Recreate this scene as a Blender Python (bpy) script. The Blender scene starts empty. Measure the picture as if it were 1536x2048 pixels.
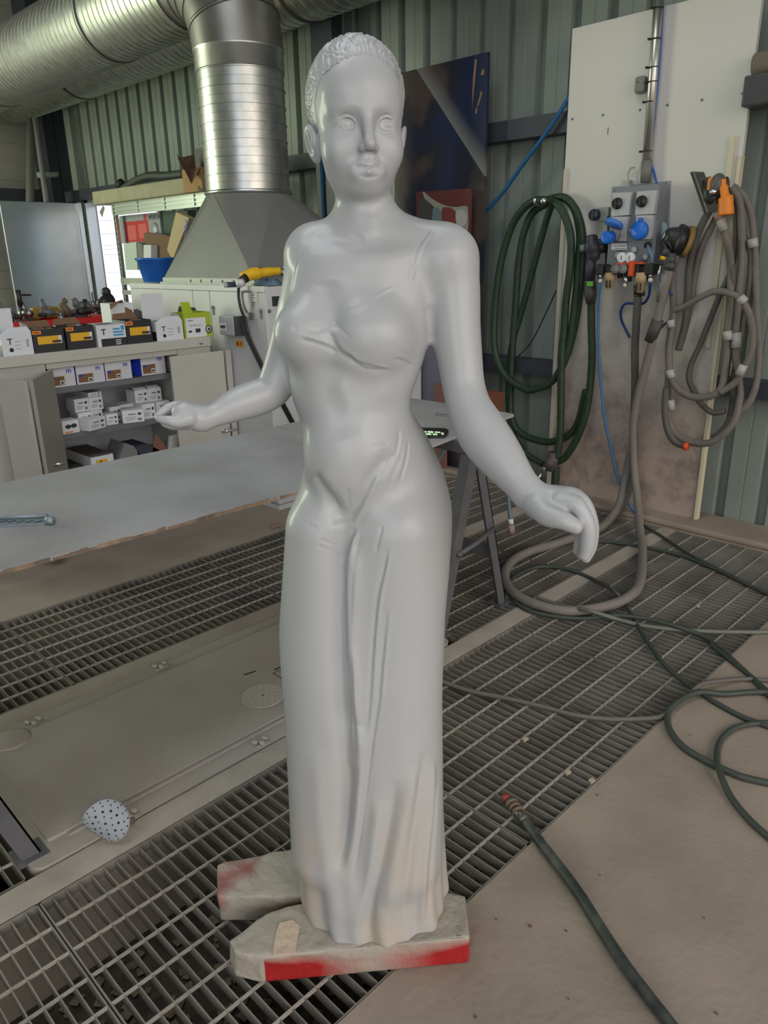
import bpy, bmesh, math, random
import numpy as np
from mathutils import Vector, Matrix
from mathutils.bvhtree import BVHTree
random.seed(7)
S = bpy.context.scene
COL = S.collection
# ------------------------------------------------------------------ camera (calibrated from the hall's straight lines)
F = 1500.0; H = 1.5
_p, _r, _y = [math.radians(a) for a in (18.933, 1.0555, 44.861)]
cy, sy, cp, sp, cr, sr = math.cos(_y), math.sin(_y), math.cos(_p), math.sin(_p), math.cos(_r), math.sin(_r)
FWD = np.array([sy*cp, cy*cp, -sp]); RGT = np.array([cy, -sy, 0.0]); DWN = np.cross(FWD, RGT)
CM = np.stack([cr*RGT + sr*DWN, -sr*RGT + cr*DWN, FWD])
CC = np.array([0, 0, H]); VD = np.array([sy, cy, 0.0])
cam = bpy.data.cameras.new('camera'); cam.sensor_fit = 'VERTICAL'; cam.sensor_height = 36; cam.lens = F/2048*36
cam.clip_start = 0.02; cam.clip_end = 200
co = bpy.data.objects.new('camera', cam); COL.objects.link(co)
mw = np.eye(4); mw[:3, 0] = CM[0]; mw[:3, 1] = -CM[1]; mw[:3, 2] = -CM[2]; mw[:3, 3] = CC
co.matrix_world = Matrix(mw.tolist()); S.camera = co

def ray(px, py): return CM.T @ np.array([(px-768)/F, (py-1024)/F, 1.0])
def at(px, py, ax, val):
    "the point where the sight line of a measured spot meets a real plane x=, y= or z= of the hall"
    d = ray(px, py); i = 'xyz'.index(ax); return CC + d*(val-CC[i])/d[i]
def atl(px, py, v):
    "same, on the upright plane v metres in front of the camera, in the statue's own frame (u, v, z)"
    d = ray(px, py); P = CC + d*v/(d @ VD); return np.array([P @ RGT, v, P[2]])
def l2w(p): return RGT*p[0] + VD*p[1] + np.array([0, 0, p[2]])

# ------------------------------------------------------------------ materials
MATS = {}
def mat(name, col, rough=0.5, metal=0.0, noise=0.0, nscale=8.0, bump=0.0, bscale=60.0, col2=None, coat=0.0, spec=None, vec='Object'):
    if name in MATS: return MATS[name]
    m = bpy.data.materials.new(name); m.use_nodes = True; nt = m.node_tree; n = nt.nodes; L = nt.links
    b = n['Principled BSDF']
    b.inputs['Base Color'].default_value = (*col, 1); b.inputs['Roughness'].default_value = rough; b.inputs['Metallic'].default_value = metal
    if coat: b.inputs['Coat Weight'].default_value = coat; b.inputs['Coat Roughness'].default_value = 0.12
    if spec is not None: b.inputs['Specular IOR Level'].default_value = spec
    if noise or col2 or bump:
        tc = n.new('ShaderNodeTexCoord')
    if noise or col2:
        t = n.new('ShaderNodeTexNoise'); t.inputs['Scale'].default_value = nscale; t.inputs['Detail'].default_value = 8
        L.new(tc.outputs[vec], t.inputs['Vector'])
        mx = n.new('ShaderNodeMix'); mx.data_type = 'RGBA'
        c2 = col2 or tuple(c*(1-noise) for c in col)
        mx.inputs[6].default_value = (*col, 1); mx.inputs[7].default_value = (*c2, 1)
        rp = n.new('ShaderNodeValToRGB'); rp.color_ramp.elements[0].position = 0.38; rp.color_ramp.elements[1].position = 0.66
        L.new(t.outputs['Fac'], rp.inputs[0]); L.new(rp.outputs[0], mx.inputs[0]); L.new(mx.outputs[2], b.inputs['Base Color'])
    if bump:
        t2 = n.new('ShaderNodeTexNoise'); t2.inputs['Scale'].default_value = bscale; t2.inputs['Detail'].default_value = 5
        L.new(tc.outputs[vec], t2.inputs['Vector'])
        bp = n.new('ShaderNodeBump'); bp.inputs['Strength'].default_value = bump; bp.inputs['Distance'].default_value = 0.01
        L.new(t2.outputs['Fac'], bp.inputs['Height']); L.new(bp.outputs[0], b.inputs['Normal'])
    MATS[name] = m; return m

# ------------------------------------------------------------------ objects
def tag(o, label=None, cat=None, group=None, kind=None):
    if label: o['label'] = label
    if cat: o['category'] = cat
    if group: o['group'] = group
    if kind: o['kind'] = kind
    return o
def empty(name, loc=(0, 0, 0), rz=0, label=None, cat=None, group=None, kind=None):
    o = bpy.data.objects.new(name, None); COL.objects.link(o); o.location = tuple(loc); o.rotation_euler = (0, 0, rz)
    o.empty_display_size = 0.05
    return tag(o, label, cat, group, kind)
def ori(o): return o
class MB:
    "collects shapes; build() links them as ONE mesh object"
    def __init__(s): s.v = []; s.f = []; s.m = []; s.sm = []
    def add(s, v, f, mi=0, smooth=False):
        k = len(s.v); s.v += [tuple(float(c) for c in p) for p in v]; s.f += [tuple(i+k for i in q) for q in f]
        s.m += [mi]*len(f); s.sm += [smooth]*len(f); return s
    def box(s, x0, y0, z0, x1, y1, z1, mi=0, M=None, bev=0.0):
        x0, x1 = min(x0, x1), max(x0, x1); y0, y1 = min(y0, y1), max(y0, y1); z0, z1 = min(z0, z1), max(z0, z1)
        if bev > 0:
            bm = bmesh.new(); bmesh.ops.create_cube(bm, size=1)
            for q in bm.verts: q.co = ((x0+x1)/2+q.co.x*(x1-x0), (y0+y1)/2+q.co.y*(y1-y0), (z0+z1)/2+q.co.z*(z1-z0))
            b = min(bev, (x1-x0)*.45, (y1-y0)*.45, (z1-z0)*.45)
            bmesh.ops.bevel(bm, geom=list(bm.edges), offset=b, segments=2, profile=0.5, affect='EDGES')
            bm.verts.ensure_lookup_table(); bm.verts.index_update()
            v = [q.co.copy() for q in bm.verts]; f = [[q.index for q in fa.verts] for fa in bm.faces]; bm.free()
        else:
            v = [Vector(q) for q in ((x0,y0,z0),(x1,y0,z0),(x1,y1,z0),(x0,y1,z0),(x0,y0,z1),(x1,y0,z1),(x1,y1,z1),(x0,y1,z1))]
            f = [(0,3,2,1),(4,5,6,7),(0,1,5,4),(1,2,6,5),(2,3,7,6),(3,0,4,7)]
        if M is not None: v = [M @ q for q in v]
        return s.add(v, f, mi)
    def prism(s, pts, d, mi=0):
        "closed outline (list of 3-D points) swept by vector d"
        n = len(pts); d = np.array(d, float)
        v = [np.array(p, float) for p in pts] + [np.array(p, float)+d for p in pts]
        f = [tuple(range(n))[::-1], tuple(range(n, 2*n))] + [(i, (i+1) % n, n+(i+1) % n, n+i) for i in range(n)]
        return s.add(v, f, mi)
    def tube(s, pts, r, seg=10, mi=0, close=False, smooth=True, caps=True):
        pts = [Vector([float(c) for c in p]) for p in pts]; n = len(pts); R = r if hasattr(r, '__len__') else [r]*n
        t0 = (pts[1]-pts[0]).normalized(); up = Vector((0, 0, 1)) if abs(t0.z) < .9 else Vector((1, 0, 0))
        nrm = (up - t0*up.dot(t0)).normalized(); v = []; prev = t0
        for i, p in enumerate(pts):
            if close: t = (pts[(i+1) % n]-pts[i-1]).normalized()
            else: t = (pts[min(i+1, n-1)]-pts[max(i-1, 0)]).normalized()
            if t.length < .5: t = prev
            q = prev.rotation_difference(t); nrm = q @ nrm; nrm = (nrm - t*nrm.dot(t)).normalized(); prev = t
            bn = t.cross(nrm)
            for k in range(seg):
                a = 2*math.pi*k/seg; v.append(p + (nrm*math.cos(a) + bn*math.sin(a))*R[i])
        f = []
        for i in range(n if close else n-1):
            j = (i+1) % n
            for k in range(seg): f.append((i*seg+k, i*seg+(k+1) % seg, j*seg+(k+1) % seg, j*seg+k))
        if caps and not close: f += [tuple(range(seg))[::-1], tuple(range((n-1)*seg, n*seg))]
        return s.add(v, f, mi, smooth)
    def lathe(s, prof, M=None, seg=32, mi=0, smooth=True, caps=True):
        "profile of (radius, height) turned about z, then moved by M"
        v = []; n = len(prof)
        for r_, h_ in prof:
            for k in range(seg):
                a = 2*math.pi*k/seg; v.append(Vector((r_*math.cos(a), r_*math.sin(a), h_)))
        if M is not None: v = [M @ q for q in v]
        f = [(i*seg+k, i*seg+(k+1) % seg, (i+1)*seg+(k+1) % seg, (i+1)*seg+k) for i in range(n-1) for k in range(seg)]
        if caps: f += [tuple(range(seg))[::-1], tuple(range((n-1)*seg, n*seg))]
        return s.add(v, f, mi, smooth)
    def cyl(s, a, b, r, seg=20, mi=0, smooth=True, r2=None):
        return s.tube([a, b], [r, r if r2 is None else r2], seg, mi, smooth=smooth)
    def ball(s, c, r, seg=16, mi=0):
        r = r if hasattr(r, '__len__') else (r, r, r); v = []; f = []; m = seg//2
        for i in range(m+1):
            th = math.pi*i/m
            for k in range(seg):
                a = 2*math.pi*k/seg
                v.append((c[0]+r[0]*math.sin(th)*math.cos(a), c[1]+r[1]*math.sin(th)*math.sin(a), c[2]+r[2]*math.cos(th)))
        for i in range(m):
            for k in range(seg): f.append((i*seg+k, (i+1)*seg+k, (i+1)*seg+(k+1) % seg, i*seg+(k+1) % seg))
        return s.add(v, f, mi, True)
    def build(s, name, mats, parent=None, label=None, cat=None, group=None, kind=None, fix=True, loc=None):
        me = bpy.data.meshes.new(name); v = s.v
        if loc is not None: v = [(p[0]-loc[0], p[1]-loc[1], p[2]-loc[2]) for p in v]
        me.from_pydata(v, [], s.f)
        if fix:
            bm = bmesh.new(); bm.from_mesh(me); bmesh.ops.recalc_face_normals(bm, faces=bm.faces); bm.to_mesh(me); bm.free()
        for m in (mats if isinstance(mats, (list, tuple)) else [mats]): me.materials.append(m)
        me.polygons.foreach_set('material_index', s.m[:len(me.polygons)]); me.polygons.foreach_set('use_smooth', s.sm[:len(me.polygons)])
        me.update()
        o = bpy.data.objects.new(name, me); COL.objects.link(o)
        if loc is not None: o.location = tuple(loc)
        if parent is not None:
            o.parent = parent
            o.matrix_parent_inverse = wm(parent).inverted()
        return tag(o, label, cat, group, kind)
def wm(o):
    "world matrix without waiting for the dependency graph"
    m = Matrix.LocRotScale(o.location, o.rotation_euler, o.scale)
    if o.parent is not None: return wm(o.parent) @ o.matrix_parent_inverse @ m
    return m
def smooth_path(pts, n=8, close=False):
    "Catmull-Rom through the points"
    P = [np.array(p, float) for p in pts]; m = len(P); out = []
    for i in range(m if close else m-1):
        if close: a, b, c, d = P[i-1], P[i], P[(i+1) % m], P[(i+2) % m]
        else: a, b, c, d = P[max(i-1, 0)], P[i], P[i+1], P[min(i+2, m-1)]
        for k in range(n):
            t = k/n; out.append(.5*((2*b)+(-a+c)*t+(2*a-5*b+4*c-d)*t*t+(-a+3*b-3*c+d)*t**3))
    if not close: out.append(P[-1])
    return out
def text_mesh(txt, size, M, mb, mi=0, depth=0.0004, bold=False):
    "adds real lettering (flat text turned to mesh) to a mesh builder"
    cu = bpy.data.curves.new('t', 'FONT'); cu.body = txt; cu.size = size; cu.align_x = 'CENTER'; cu.align_y = 'CENTER'; cu.resolution_u = 2
    cu.extrude = depth
    if bold: cu.offset = size*0.02
    o = bpy.data.objects.new('t', cu); COL.objects.link(o)
    dg = bpy.context.evaluated_depsgraph_get(); me = bpy.data.meshes.new_from_object(o.evaluated_get(dg))
    mb.add([M @ v.co for v in me.vertices], [tuple(p.vertices) for p in me.polygons], mi)
    bpy.data.objects.remove(o); bpy.data.curves.remove(cu); bpy.data.meshes.remove(me)
def frameM(o, x, y):
    "matrix with origin o, x axis x, y axis y"
    x = Vector(x).normalized(); y = Vector(y).normalized(); z = x.cross(y)
    M = Matrix.Identity(4)
    for i in range(3): M[i][0] = x[i]; M[i][1] = y[i]; M[i][2] = z[i]; M[i][3] = o[i]
    return M
def dup(root, loc, rz=None, label=None, group=None):
    r = root.copy(); COL.objects.link(r); r.location = tuple(loc)
    if rz is not None: r.rotation_euler = (0, 0, rz)
    if label: r['label'] = label
    if group: r['group'] = group
    for ch in list(root.children):
        c = ch.copy(); COL.objects.link(c); c.parent = r
        for g in list(ch.children):
            d = g.copy(); COL.objects.link(d); d.parent = c
    return r
# ================================================================== THE STATUE
def smin(a, b, k):
    h = np.clip(.5+.5*(b-a)/k, 0, 1); return b*(1-h)+a*h-k*h*(1-h)
def smax(a, b, k): return -smin(-a, -b, k)
class Ell:
    def __init__(s, c, r, rot=0.0, k=.015, sub=False, tilt=0.0):
        s.c = np.array(c, float); s.r = np.array(r, float); s.k = k; s.sub = sub; s.rot = rot; s.tilt = tilt
        m = s.r.max()+.02+k; s.lo = s.c-m; s.hi = s.c+m
    def __call__(s, P):
        q = P-s.c
        if s.rot:
            c, n = math.cos(s.rot), math.sin(s.rot); q = np.stack([c*q[..., 0]+n*q[..., 1], -n*q[..., 0]+c*q[..., 1], q[..., 2]], -1)
        if s.tilt:
            c, n = math.cos(s.tilt), math.sin(s.tilt); q = np.stack([c*q[..., 0]+n*q[..., 2], q[..., 1], -n*q[..., 0]+c*q[..., 2]], -1)
        k0 = np.sqrt(((q/s.r)**2).sum(-1)); k1 = np.sqrt(((q/s.r**2)**2).sum(-1))+1e-9
        return k0*(k0-1)/k1
class Cap:
    def __init__(s, a, b, ra, rb, k=.015, sub=False):
        s.a = np.array(a, float); s.b = np.array(b, float); s.ra = ra; s.rb = rb; s.k = k; s.sub = sub
        m = max(ra, rb)+.02+k; s.lo = np.minimum(s.a, s.b)-m; s.hi = np.maximum(s.a, s.b)+m
    def __call__(s, P):
        ab = s.b-s.a; h = np.clip(((P-s.a)@ab)/(ab@ab+1e-12), 0, 1)
        return np.sqrt(((P-s.a-h[..., None]*ab)**2).sum(-1))-(s.ra+(s.rb-s.ra)*h)
def chain(pts, k=.012):
    "pts: (point, radius) list -> tapered capsules"
    return [Cap(a[0], b[0], a[1], b[1], k) for a, b in zip(pts[:-1], pts[1:])]
class Sweep:
    "limb: a smooth path with changing radius as one primitive"
    def __init__(s, spec, k=.015, n=5):
        A = smooth_path([list(p)+[r] for p, r in spec], n) if len(spec) > 2 and n > 1 else [np.array(list(p)+[r]) for p, r in spec]
        s.A = np.array(A); s.k = k; m = s.A[:, 3].max()+.02+k; s.lo = s.A[:, :3].min(0)-m; s.hi = s.A[:, :3].max(0)+m; s.sub = False
    def __call__(s, P):
        best = np.full(P.shape[:-1], 9.)
        for a, b in zip(s.A[:-1], s.A[1:]):
            ab = b[:3]-a[:3]; h = np.clip(((P-a[:3])@ab)/(ab@ab+1e-12), 0, 1)
            best = np.minimum(best, np.sqrt(((P-a[:3]-h[..., None]*ab)**2).sum(-1))-(a[3]+(b[3]-a[3])*h))
        return best
class Fn:
    def __init__(s, f, lo, hi, k=.01, sub=False): s.f = f; s.lo = np.array(lo); s.hi = np.array(hi); s.k = k; s.sub = sub
    def __call__(s, P): return s.f(P)
def field(prims, P, lo, hi):
    f = np.full(P.shape[:-1], .25, np.float64)
    for p in prims:
        if (p.lo > hi).any() or (p.hi < lo).any(): continue
        d = p(P)
        f = smax(f, -d, p.k) if p.sub else smin(f, d, p.k)
    return f
def polygonize(prims, lo, hi, h, B=20):
    "block-wise field evaluation, then naive surface nets"
    lo = np.array(lo, float); n = np.ceil((np.array(hi)-lo)/h).astype(int)+1
    G = np.full(n, .25, np.float32)
    for i in range(0, n[0], B):
        for j in range(0, n[1], B):
            for k in range(0, n[2], B):
                e = np.minimum([i+B, j+B, k+B], n); b0 = lo+np.array([i, j, k])*h; b1 = lo+(e-1)*h; c = (b0+b1)/2; rad = np.linalg.norm(b1-b0)/2
                fc = field(prims, c[None], b0-.0, b1+.0)[0]
                if abs(fc) > rad*1.5+.012: G[i:e[0], j:e[1], k:e[2]] = fc; continue
                ax = [lo[d]+np.arange((i, j, k)[d], e[d])*h for d in range(3)]
                P = np.stack(np.meshgrid(*ax, indexing='ij'), -1)
                G[i:e[0], j:e[1], k:e[2]] = field(prims, P, b0, b1)
    s = G < 0
    cs = np.zeros(n-1, np.int8)
    for a in (0, 1):
        for b in (0, 1):
            for c in (0, 1): cs += s[a:n[0]-1+a, b:n[1]-1+b, c:n[2]-1+c]
    act = (cs > 0) & (cs < 8); idx = np.argwhere(act); num = len(idx)
    vid = np.full(n-1, -1, np.int64); vid[act] = np.arange(num)
    acc = np.zeros((num, 3)); cnt = np.zeros(num)
    corners = [(a, b, c) for a in (0, 1) for b in (0, 1) for c in (0, 1)]
    for c0 in corners:
        for ax in range(3):
            if c0[ax]: continue
            c1 = list(c0); c1[ax] = 1
            v0 = G[idx[:, 0]+c0[0], idx[:, 1]+c0[1], idx[:, 2]+c0[2]]; v1 = G[idx[:, 0]+c1[0], idx[:, 1]+c1[1], idx[:, 2]+c1[2]]
            m = (v0 < 0) != (v1 < 0); t = np.zeros(num); t[m] = v0[m]/(v0[m]-v1[m])
            p = np.tile(np.array(c0, float), (num, 1)); p[:, ax] += t
            acc[m] += p[m]; cnt[m] += 1
    V = lo+(idx+acc/np.maximum(cnt, 1)[:, None])*h
    faces = []
    for ax in range(3):
        b, c = (ax+1) % 3, (ax+2) % 3
        sl0 = [slice(None)]*3; sl1 = [slice(None)]*3; sl0[ax] = slice(0, n[ax]-1); sl1[ax] = slice(1, n[ax])
        A0 = s[tuple(sl0)]; A1 = s[tuple(sl1)]; q = np.argwhere(A0 != A1)
        ok = (q[:, b] > 0) & (q[:, c] > 0) & (q[:, b] < n[b]-1) & (q[:, c] < n[c]-1); q = q[ok]
        def g(db, dc):
            r = q.copy(); r[:, b] += db; r[:, c] += dc; return vid[r[:, 0], r[:, 1], r[:, 2]]
        Q = np.stack([g(-1, -1), g(0, -1), g(0, 0), g(-1, 0)], 1)
        fl = A0[q[:, 0], q[:, 1], q[:, 2]]; Q[~fl] = Q[~fl][:, ::-1]
        faces.append(Q)
    return V, np.concatenate(faces)
def vnormals(V, Q):
    n = np.cross(V[Q[:, 2]]-V[Q[:, 0]], V[Q[:, 3]]-V[Q[:, 1]]); N = np.zeros_like(V)
    for i in range(4): np.add.at(N, Q[:, i], n)
    return N/(np.linalg.norm(N, axis=1, keepdims=True)+1e-12)
def relax(V, Q, it=2, lam=.5, w=None):
    "laplacian smoothing of the quad mesh"
    E = np.concatenate([Q[:, [0, 1]], Q[:, [1, 2]], Q[:, [2, 3]], Q[:, [3, 0]]]); V = V.copy()
    for _ in range(it):
        A = np.zeros_like(V); c = np.zeros(len(V))
        np.add.at(A, E[:, 0], V[E[:, 1]]); np.add.at(A, E[:, 1], V[E[:, 0]]); np.add.at(c, E[:, 0], 1); np.add.at(c, E[:, 1], 1)
        d = (A/np.maximum(c, 1)[:, None]-V)*lam
        V += d if w is None else d*w[:, None]
    return V

def L(px, py, v): return atl(px, py, v)
def pr(px, py, v, rp):
    "a joint: measured centre, distance and radius in pixels -> (point, radius in metres)"
    p = atl(px, py, v); dep = (l2w(p)-CC)@FWD; return p, rp*dep/F

# trunk and skirt: outline rows (y, x_left, x_right) with the depth of the axis and half thickness
ROWS = [  # left pixel, right pixel, axis depth v, half thickness b
 ((676,457),(800,450),1.41,.045), ((612,478),(868,478),1.405,.062), ((592,510),(878,520),1.40,.076), ((580,560),(874,575),1.395,.083),
 ((570,610),(866,620),1.39,.088), ((568,650),(860,657),1.385,.090), ((570,690),(856,686),1.38,.090),
 ((578,732),(843,732),1.38,.088), ((582,779),(828,773),1.38,.086), ((587,801),(820,795),1.38,.085), ((599,831),(823,823),1.385,.087),
 ((607,860),(834,843),1.39,.092), ((612,890),(850,864),1.395,.098), ((613,905),(866,896),1.40,.104), ((608,937),(884,935),1.405,.112), ((599,976),(897,978),1.405,.117),
 ((591,1017),(904,1017),1.40,.119), ((583,1074),(903,1060),1.39,.118), ((574.7,1134),(898,1118),1.38,.117), ((568,1189),(892,1165),1.375,.116),
 ((563.5,1230),(885,1220),1.37,.116), ((562,1262),(882,1285),1.365,.116), ((565,1312),(879,1330),1.36,.117), ((572,1367),(878,1367),1.36,.119),
 ((579,1421),(880,1420),1.36,.121), ((586,1515),(883,1500),1.36,.126), ((594,1612),(885.5,1600),1.365,.132), ((600,1665),(887,1680),1.37,.136),
 ((599,1724),(889,1746),1.375,.139), ((603,1765),(892,1793),1.38,.142), ((612,1787),(893,1815),1.382,.145), ((622,1820),(892,1845),1.385,.148)]
_l = np.array([L(a[0], a[1], v) for a, b, v, t in ROWS]); _rr = np.array([L(b[0], b[1], v) for a, b, v, t in ROWS])
_zc = np.array([(L(a[0], a[1], v)[2]+L(b[0], b[1], v)[2])/2 for a, b, v, t in ROWS])
_vv = np.array([r[2] for r in ROWS]); _bb = np.array([r[3] for r in ROWS])
def _itp(zs, ys):
    o = np.argsort(zs); zz = np.arange(-.05, 1.7, .004); yy = np.interp(zz, zs[o], ys[o])
    k = np.ones(7)/7; yp = np.pad(yy, 3, mode='edge'); return zz, np.convolve(yp, k, 'valid')
TL, TR, TV, TB = _itp(_l[:, 2], _l[:, 0]), _itp(_rr[:, 2], _rr[:, 0]), _itp(_zc, _vv), _itp(_zc, _bb)
ZTOP = L(740, 470, 1.40)[2]
ZB = .075
def trunk(P):
    z = P[..., 2]; zz = np.minimum(z, ZTOP-.005)
    ul = np.interp(zz, *TL); ur = np.interp(zz, *TR); v = np.interp(zz, *TV); b = np.interp(zz, *TB)
    a = (ur-ul)/2; c = (ul+ur)/2; x = P[..., 0]-c; y = P[..., 1]-v
    th = np.arctan2(y, x)
    # hem flare with pleats, only near the floor
    lowf = np.clip((.42-z)/.40, 0, 1)**1.5
    pleat = lowf*(.007*np.sin(th*9+1.0)+.005*np.sin(th*17+.4+z*4))
    n = 2.25
    k = (np.abs(x/a)**n+np.abs(y/b)**n)**(1/n)+1e-9; r = np.sqrt(x*x+y*y)+1e-9
    d = r*(1-1/k)-pleat
    d = np.where(r < 1e-4, -np.minimum(a, b), d)
    d = np.maximum(d, -np.minimum(a, b))
    return d*.93
def trunk_all(P):
    d = trunk(P); return smax(smax(d, P[..., 2]-ZTOP, .04), ZB-P[..., 2], .004)
body = [Fn(trunk_all, (-.6, 1.0, -.1), (.6, 1.8, ZTOP+.03), .03)]
# shoulders, trapezius, neck
NB = pr(735, 462, 1.40, 44); NT = pr(716, 360, 1.40, 52)
body += [Cap(L(735, 470, 1.405), L(722, 350, 1.415), .050, .047, .022),
 Cap(L(738, 462, 1.415), L(870, 506, 1.40), .046, .046, .035), Cap(L(718, 465, 1.42), L(640, 498, 1.425), .040, .042, .035),
 Ell(L(890, 515, 1.39), (.052, .055, .052), k=.03), Ell(L(622, 508, 1.42), (.045, .05, .046), k=.025)]
# the arm at the right of the picture
def ch(spec, k=.02): return [Sweep([pr(*q) for q in spec], k)]
body += ch([(899,520,1.385,56),(905,580,1.38,55),(911,650,1.37,50),(920,720,1.36,45),(927,770,1.35,42.5),(939,816,1.33,44.5),(964,864,1.30,51),(994,906,1.27,48),(1028,951,1.235,38),(1058,988,1.21,31)], .022)
# the arm at the left of the picture
body += ch([(616,512,1.425,40),(602,570,1.43,37),(588,640,1.435,38),(572,710,1.43,38),(556,760,1.42,37),(542,784,1.415,34),(510,797,1.405,36),(475,809,1.39,33),(440,826,1.375,25),(408,838,1.36,21)], .018)
# breasts, ribs, belly, seat, thighs, calves
body += [Ell(L(744,672,1.315), (.066,.050,.060), k=.028), Ell(L(612,668,1.335), (.056,.052,.056), k=.026),
 Ell(L(700,915,1.325), (.075,.055,.080), k=.05),
 
 Cap(L(642,1060,1.345), L(642,1700,1.315), .064, .062, .04), Cap(L(800,1060,1.335), L(802,1720,1.30), .078, .068, .04),
 Ell(L(740,1000,1.47), (.12,.07,.10), k=.05),
 Fn(lambda P: ZB-P[..., 2], (-.6, 1.0, -.1), (.6, 1.8, ZB+.03), .004, sub=False)]
body = body[:-1]
# hands ---------------------------------------------------------------
def finger(pts, k=.004): return [Sweep([pr(*q) for q in pts], k)]
handR = ch([(1058,988,1.21,30.5),(1080,1003,1.195,31)], .015)
handR += [Cap(L(1085,1003,1.195), L(1135,1003,1.175), .0265, .025, .012), Cap(L(1082,1012,1.19), L(1120,1030,1.165), .024, .020, .012), Cap(L(1112,995,1.20), L(1150,1000,1.19), .019, .019, .012)]
handR += finger([(1120,1006,1.165,20),(1152,1010,1.15,17.5),(1174,1048,1.14,16.5),(1175,1085,1.14,15.5),(1169,1110,1.142,12)], .006)
handR += finger([(1128,1000,1.185,19),(1162,1003,1.17,17),(1182,1046,1.16,15),(1181,1090,1.16,13.5),(1172,1116,1.16,10)], .005)
handR += finger([(1130,998,1.20,17),(1158,1002,1.19,15.5),(1176,1045,1.18,14),(1172,1085,1.18,12.5),(1163,1110,1.18,9.5)], .005)
handR += finger([(1128,1000,1.215,15),(1150,1008,1.205,14),(1166,1045,1.20,12.5),(1160,1080,1.20,11.5),(1155,1102,1.195,9)], .005)
handR += finger([(1075,1012,1.175,24),(1095,1030,1.15,23),(1125,1040,1.13,19.5),(1151,1053,1.12,15.5)], .010)
handL = ch([(408,838,1.36,21),(396,836,1.355,22.5)], .012)
handL += [Cap(L(398,838,1.355), L(368,828,1.345), .021, .0225, .010), Cap(L(394,828,1.37), L(372,818,1.37), .018, .016, .010)]
handL += finger([(376,824,1.365,17),(360,813,1.365,12.5),(340,815,1.36,10),(325,824,1.352,8.5),(315,833,1.345,6.5)], .004)
handL += finger([(378,836,1.335,17),(356,843,1.325,13),(338,841,1.322,10),(324,839,1.325,8.5),(316,836,1.33,6.5)], .004)
handL += finger([(374,844,1.345,15),(354,849,1.34,10),(338,849,1.338,8.5),(328,846,1.338,7)], .004)
handL += finger([(376,846,1.36,14),(358,851,1.358,9.5),(344,852,1.356,8),(336,849,1.354,6.5)], .004)
handL += finger([(378,840,1.375,14),(364,848,1.378,8.5),(352,851,1.378,7)], .004)

# head ----------------------------------------------------------------
HC = L(714, 232, 1.40)            # head centre (between the ears)
YAW = math.radians(12.5); _c, _s = math.cos(YAW), math.sin(YAW)
def hl(x, y, z):
    "head frame (x to the picture's right, y out of the face, z up) -> statue frame"
    return HC+np.array([_c*x+_s*y, _s*x-_c*y, z])
def HE(c, r, k=.01, sub=False, rot=0.0, tilt=0.0): return Ell(hl(*c), r, rot=YAW+rot, k=k, sub=sub, tilt=tilt)
def HCp(a, b, ra, rb, k=.01, sub=False): return Cap(hl(*a), hl(*b), ra, rb, k, sub)
head = [HE((0,-.012,.028),(.0765,.097,.086)), HE((0,.024,-.030),(.0665,.058,.096),k=.025), HE((0,.020,-.083),(.0555,.055,.043),k=.022),
 HE((0,.050,-.106),(.029,.026,.019),k=.02), HE((0,.052,.020),(.058,.036,.055),k=.02)]
for sx in (-1, 1):
    head += [HE((sx*.043,.048,-.058),(.020,.024,.022),k=.025), HCp((sx*.009,.078,-.001),(sx*.047,.060,.000),.0075,.006,.014),
      HE((sx*.033,.097,-.0215),(.022,.025,.0125),k=.014,sub=True), HE((sx*.0125,.099,-.034),(.006,.014,.022),k=.010,sub=True)]
for sx in (-1, 1): head += [HE((sx*.0335,.0585,-.0225),(.0185,.0150,.0115),k=.003,rot=-sx*.25)]
head += [HCp((0,.0775,-.004),(0,.0985,-.050),.0068,.0088,.012), HE((0,.100,-.0555),(.0092,.0105,.0085),k=.007)]
for sx in (-1, 1): head += [HE((sx*.0108,.0890,-.0595),(.0058,.0100,.0066),k=.006)]
for sx in (-1, 1): head += [HE((sx*.0066,.0945,-.0670),(.0042,.0066,.0044),k=.0012,sub=True)]
head += [HE((0,.0785,-.073),(.012,.009,.010),k=.010), HE((0,.0760,-.092),(.026,.009,.012),k=.016)]
head += [Cap(hl(-.0035,.0865,-.0862), hl(-.0225,.0765,-.0895), .0032, .0012, .004), Cap(hl(.0035,.0865,-.0862), hl(.0225,.0765,-.0895), .0032, .0012, .004)]
head += [Cap(hl(0,.0858,-.0942), hl(sx*.0190,.0780,-.0915), .0046, .0018, .004) for sx in (-1, 1)]
head += [Cap(hl(-.009,.0925,-.1050), hl(.009,.0925,-.1050), .0052, .0052, .007, sub=True)]
for sx in (-1, 1):
    head += [HE((sx*.0755,-.006,-.043),(.0085,.019,.031),k=.005,rot=-sx*.35,tilt=-sx*.28), HE((sx*.0840,-.003,-.038),(.0055,.0120,.021),k=.003,sub=True,rot=-sx*.35,tilt=-sx*.28),
      HE((sx*.0755,.006,-.042),(.0050,.005,.009),k=.004), HE((sx*.0800,-.006,-.034),(.003,.004,.014),k=.003,rot=-sx*.35,tilt=-sx*.28)]
head += [HE((0,-.045,-.045),(.050,.045,.06),k=.03)]
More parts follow.
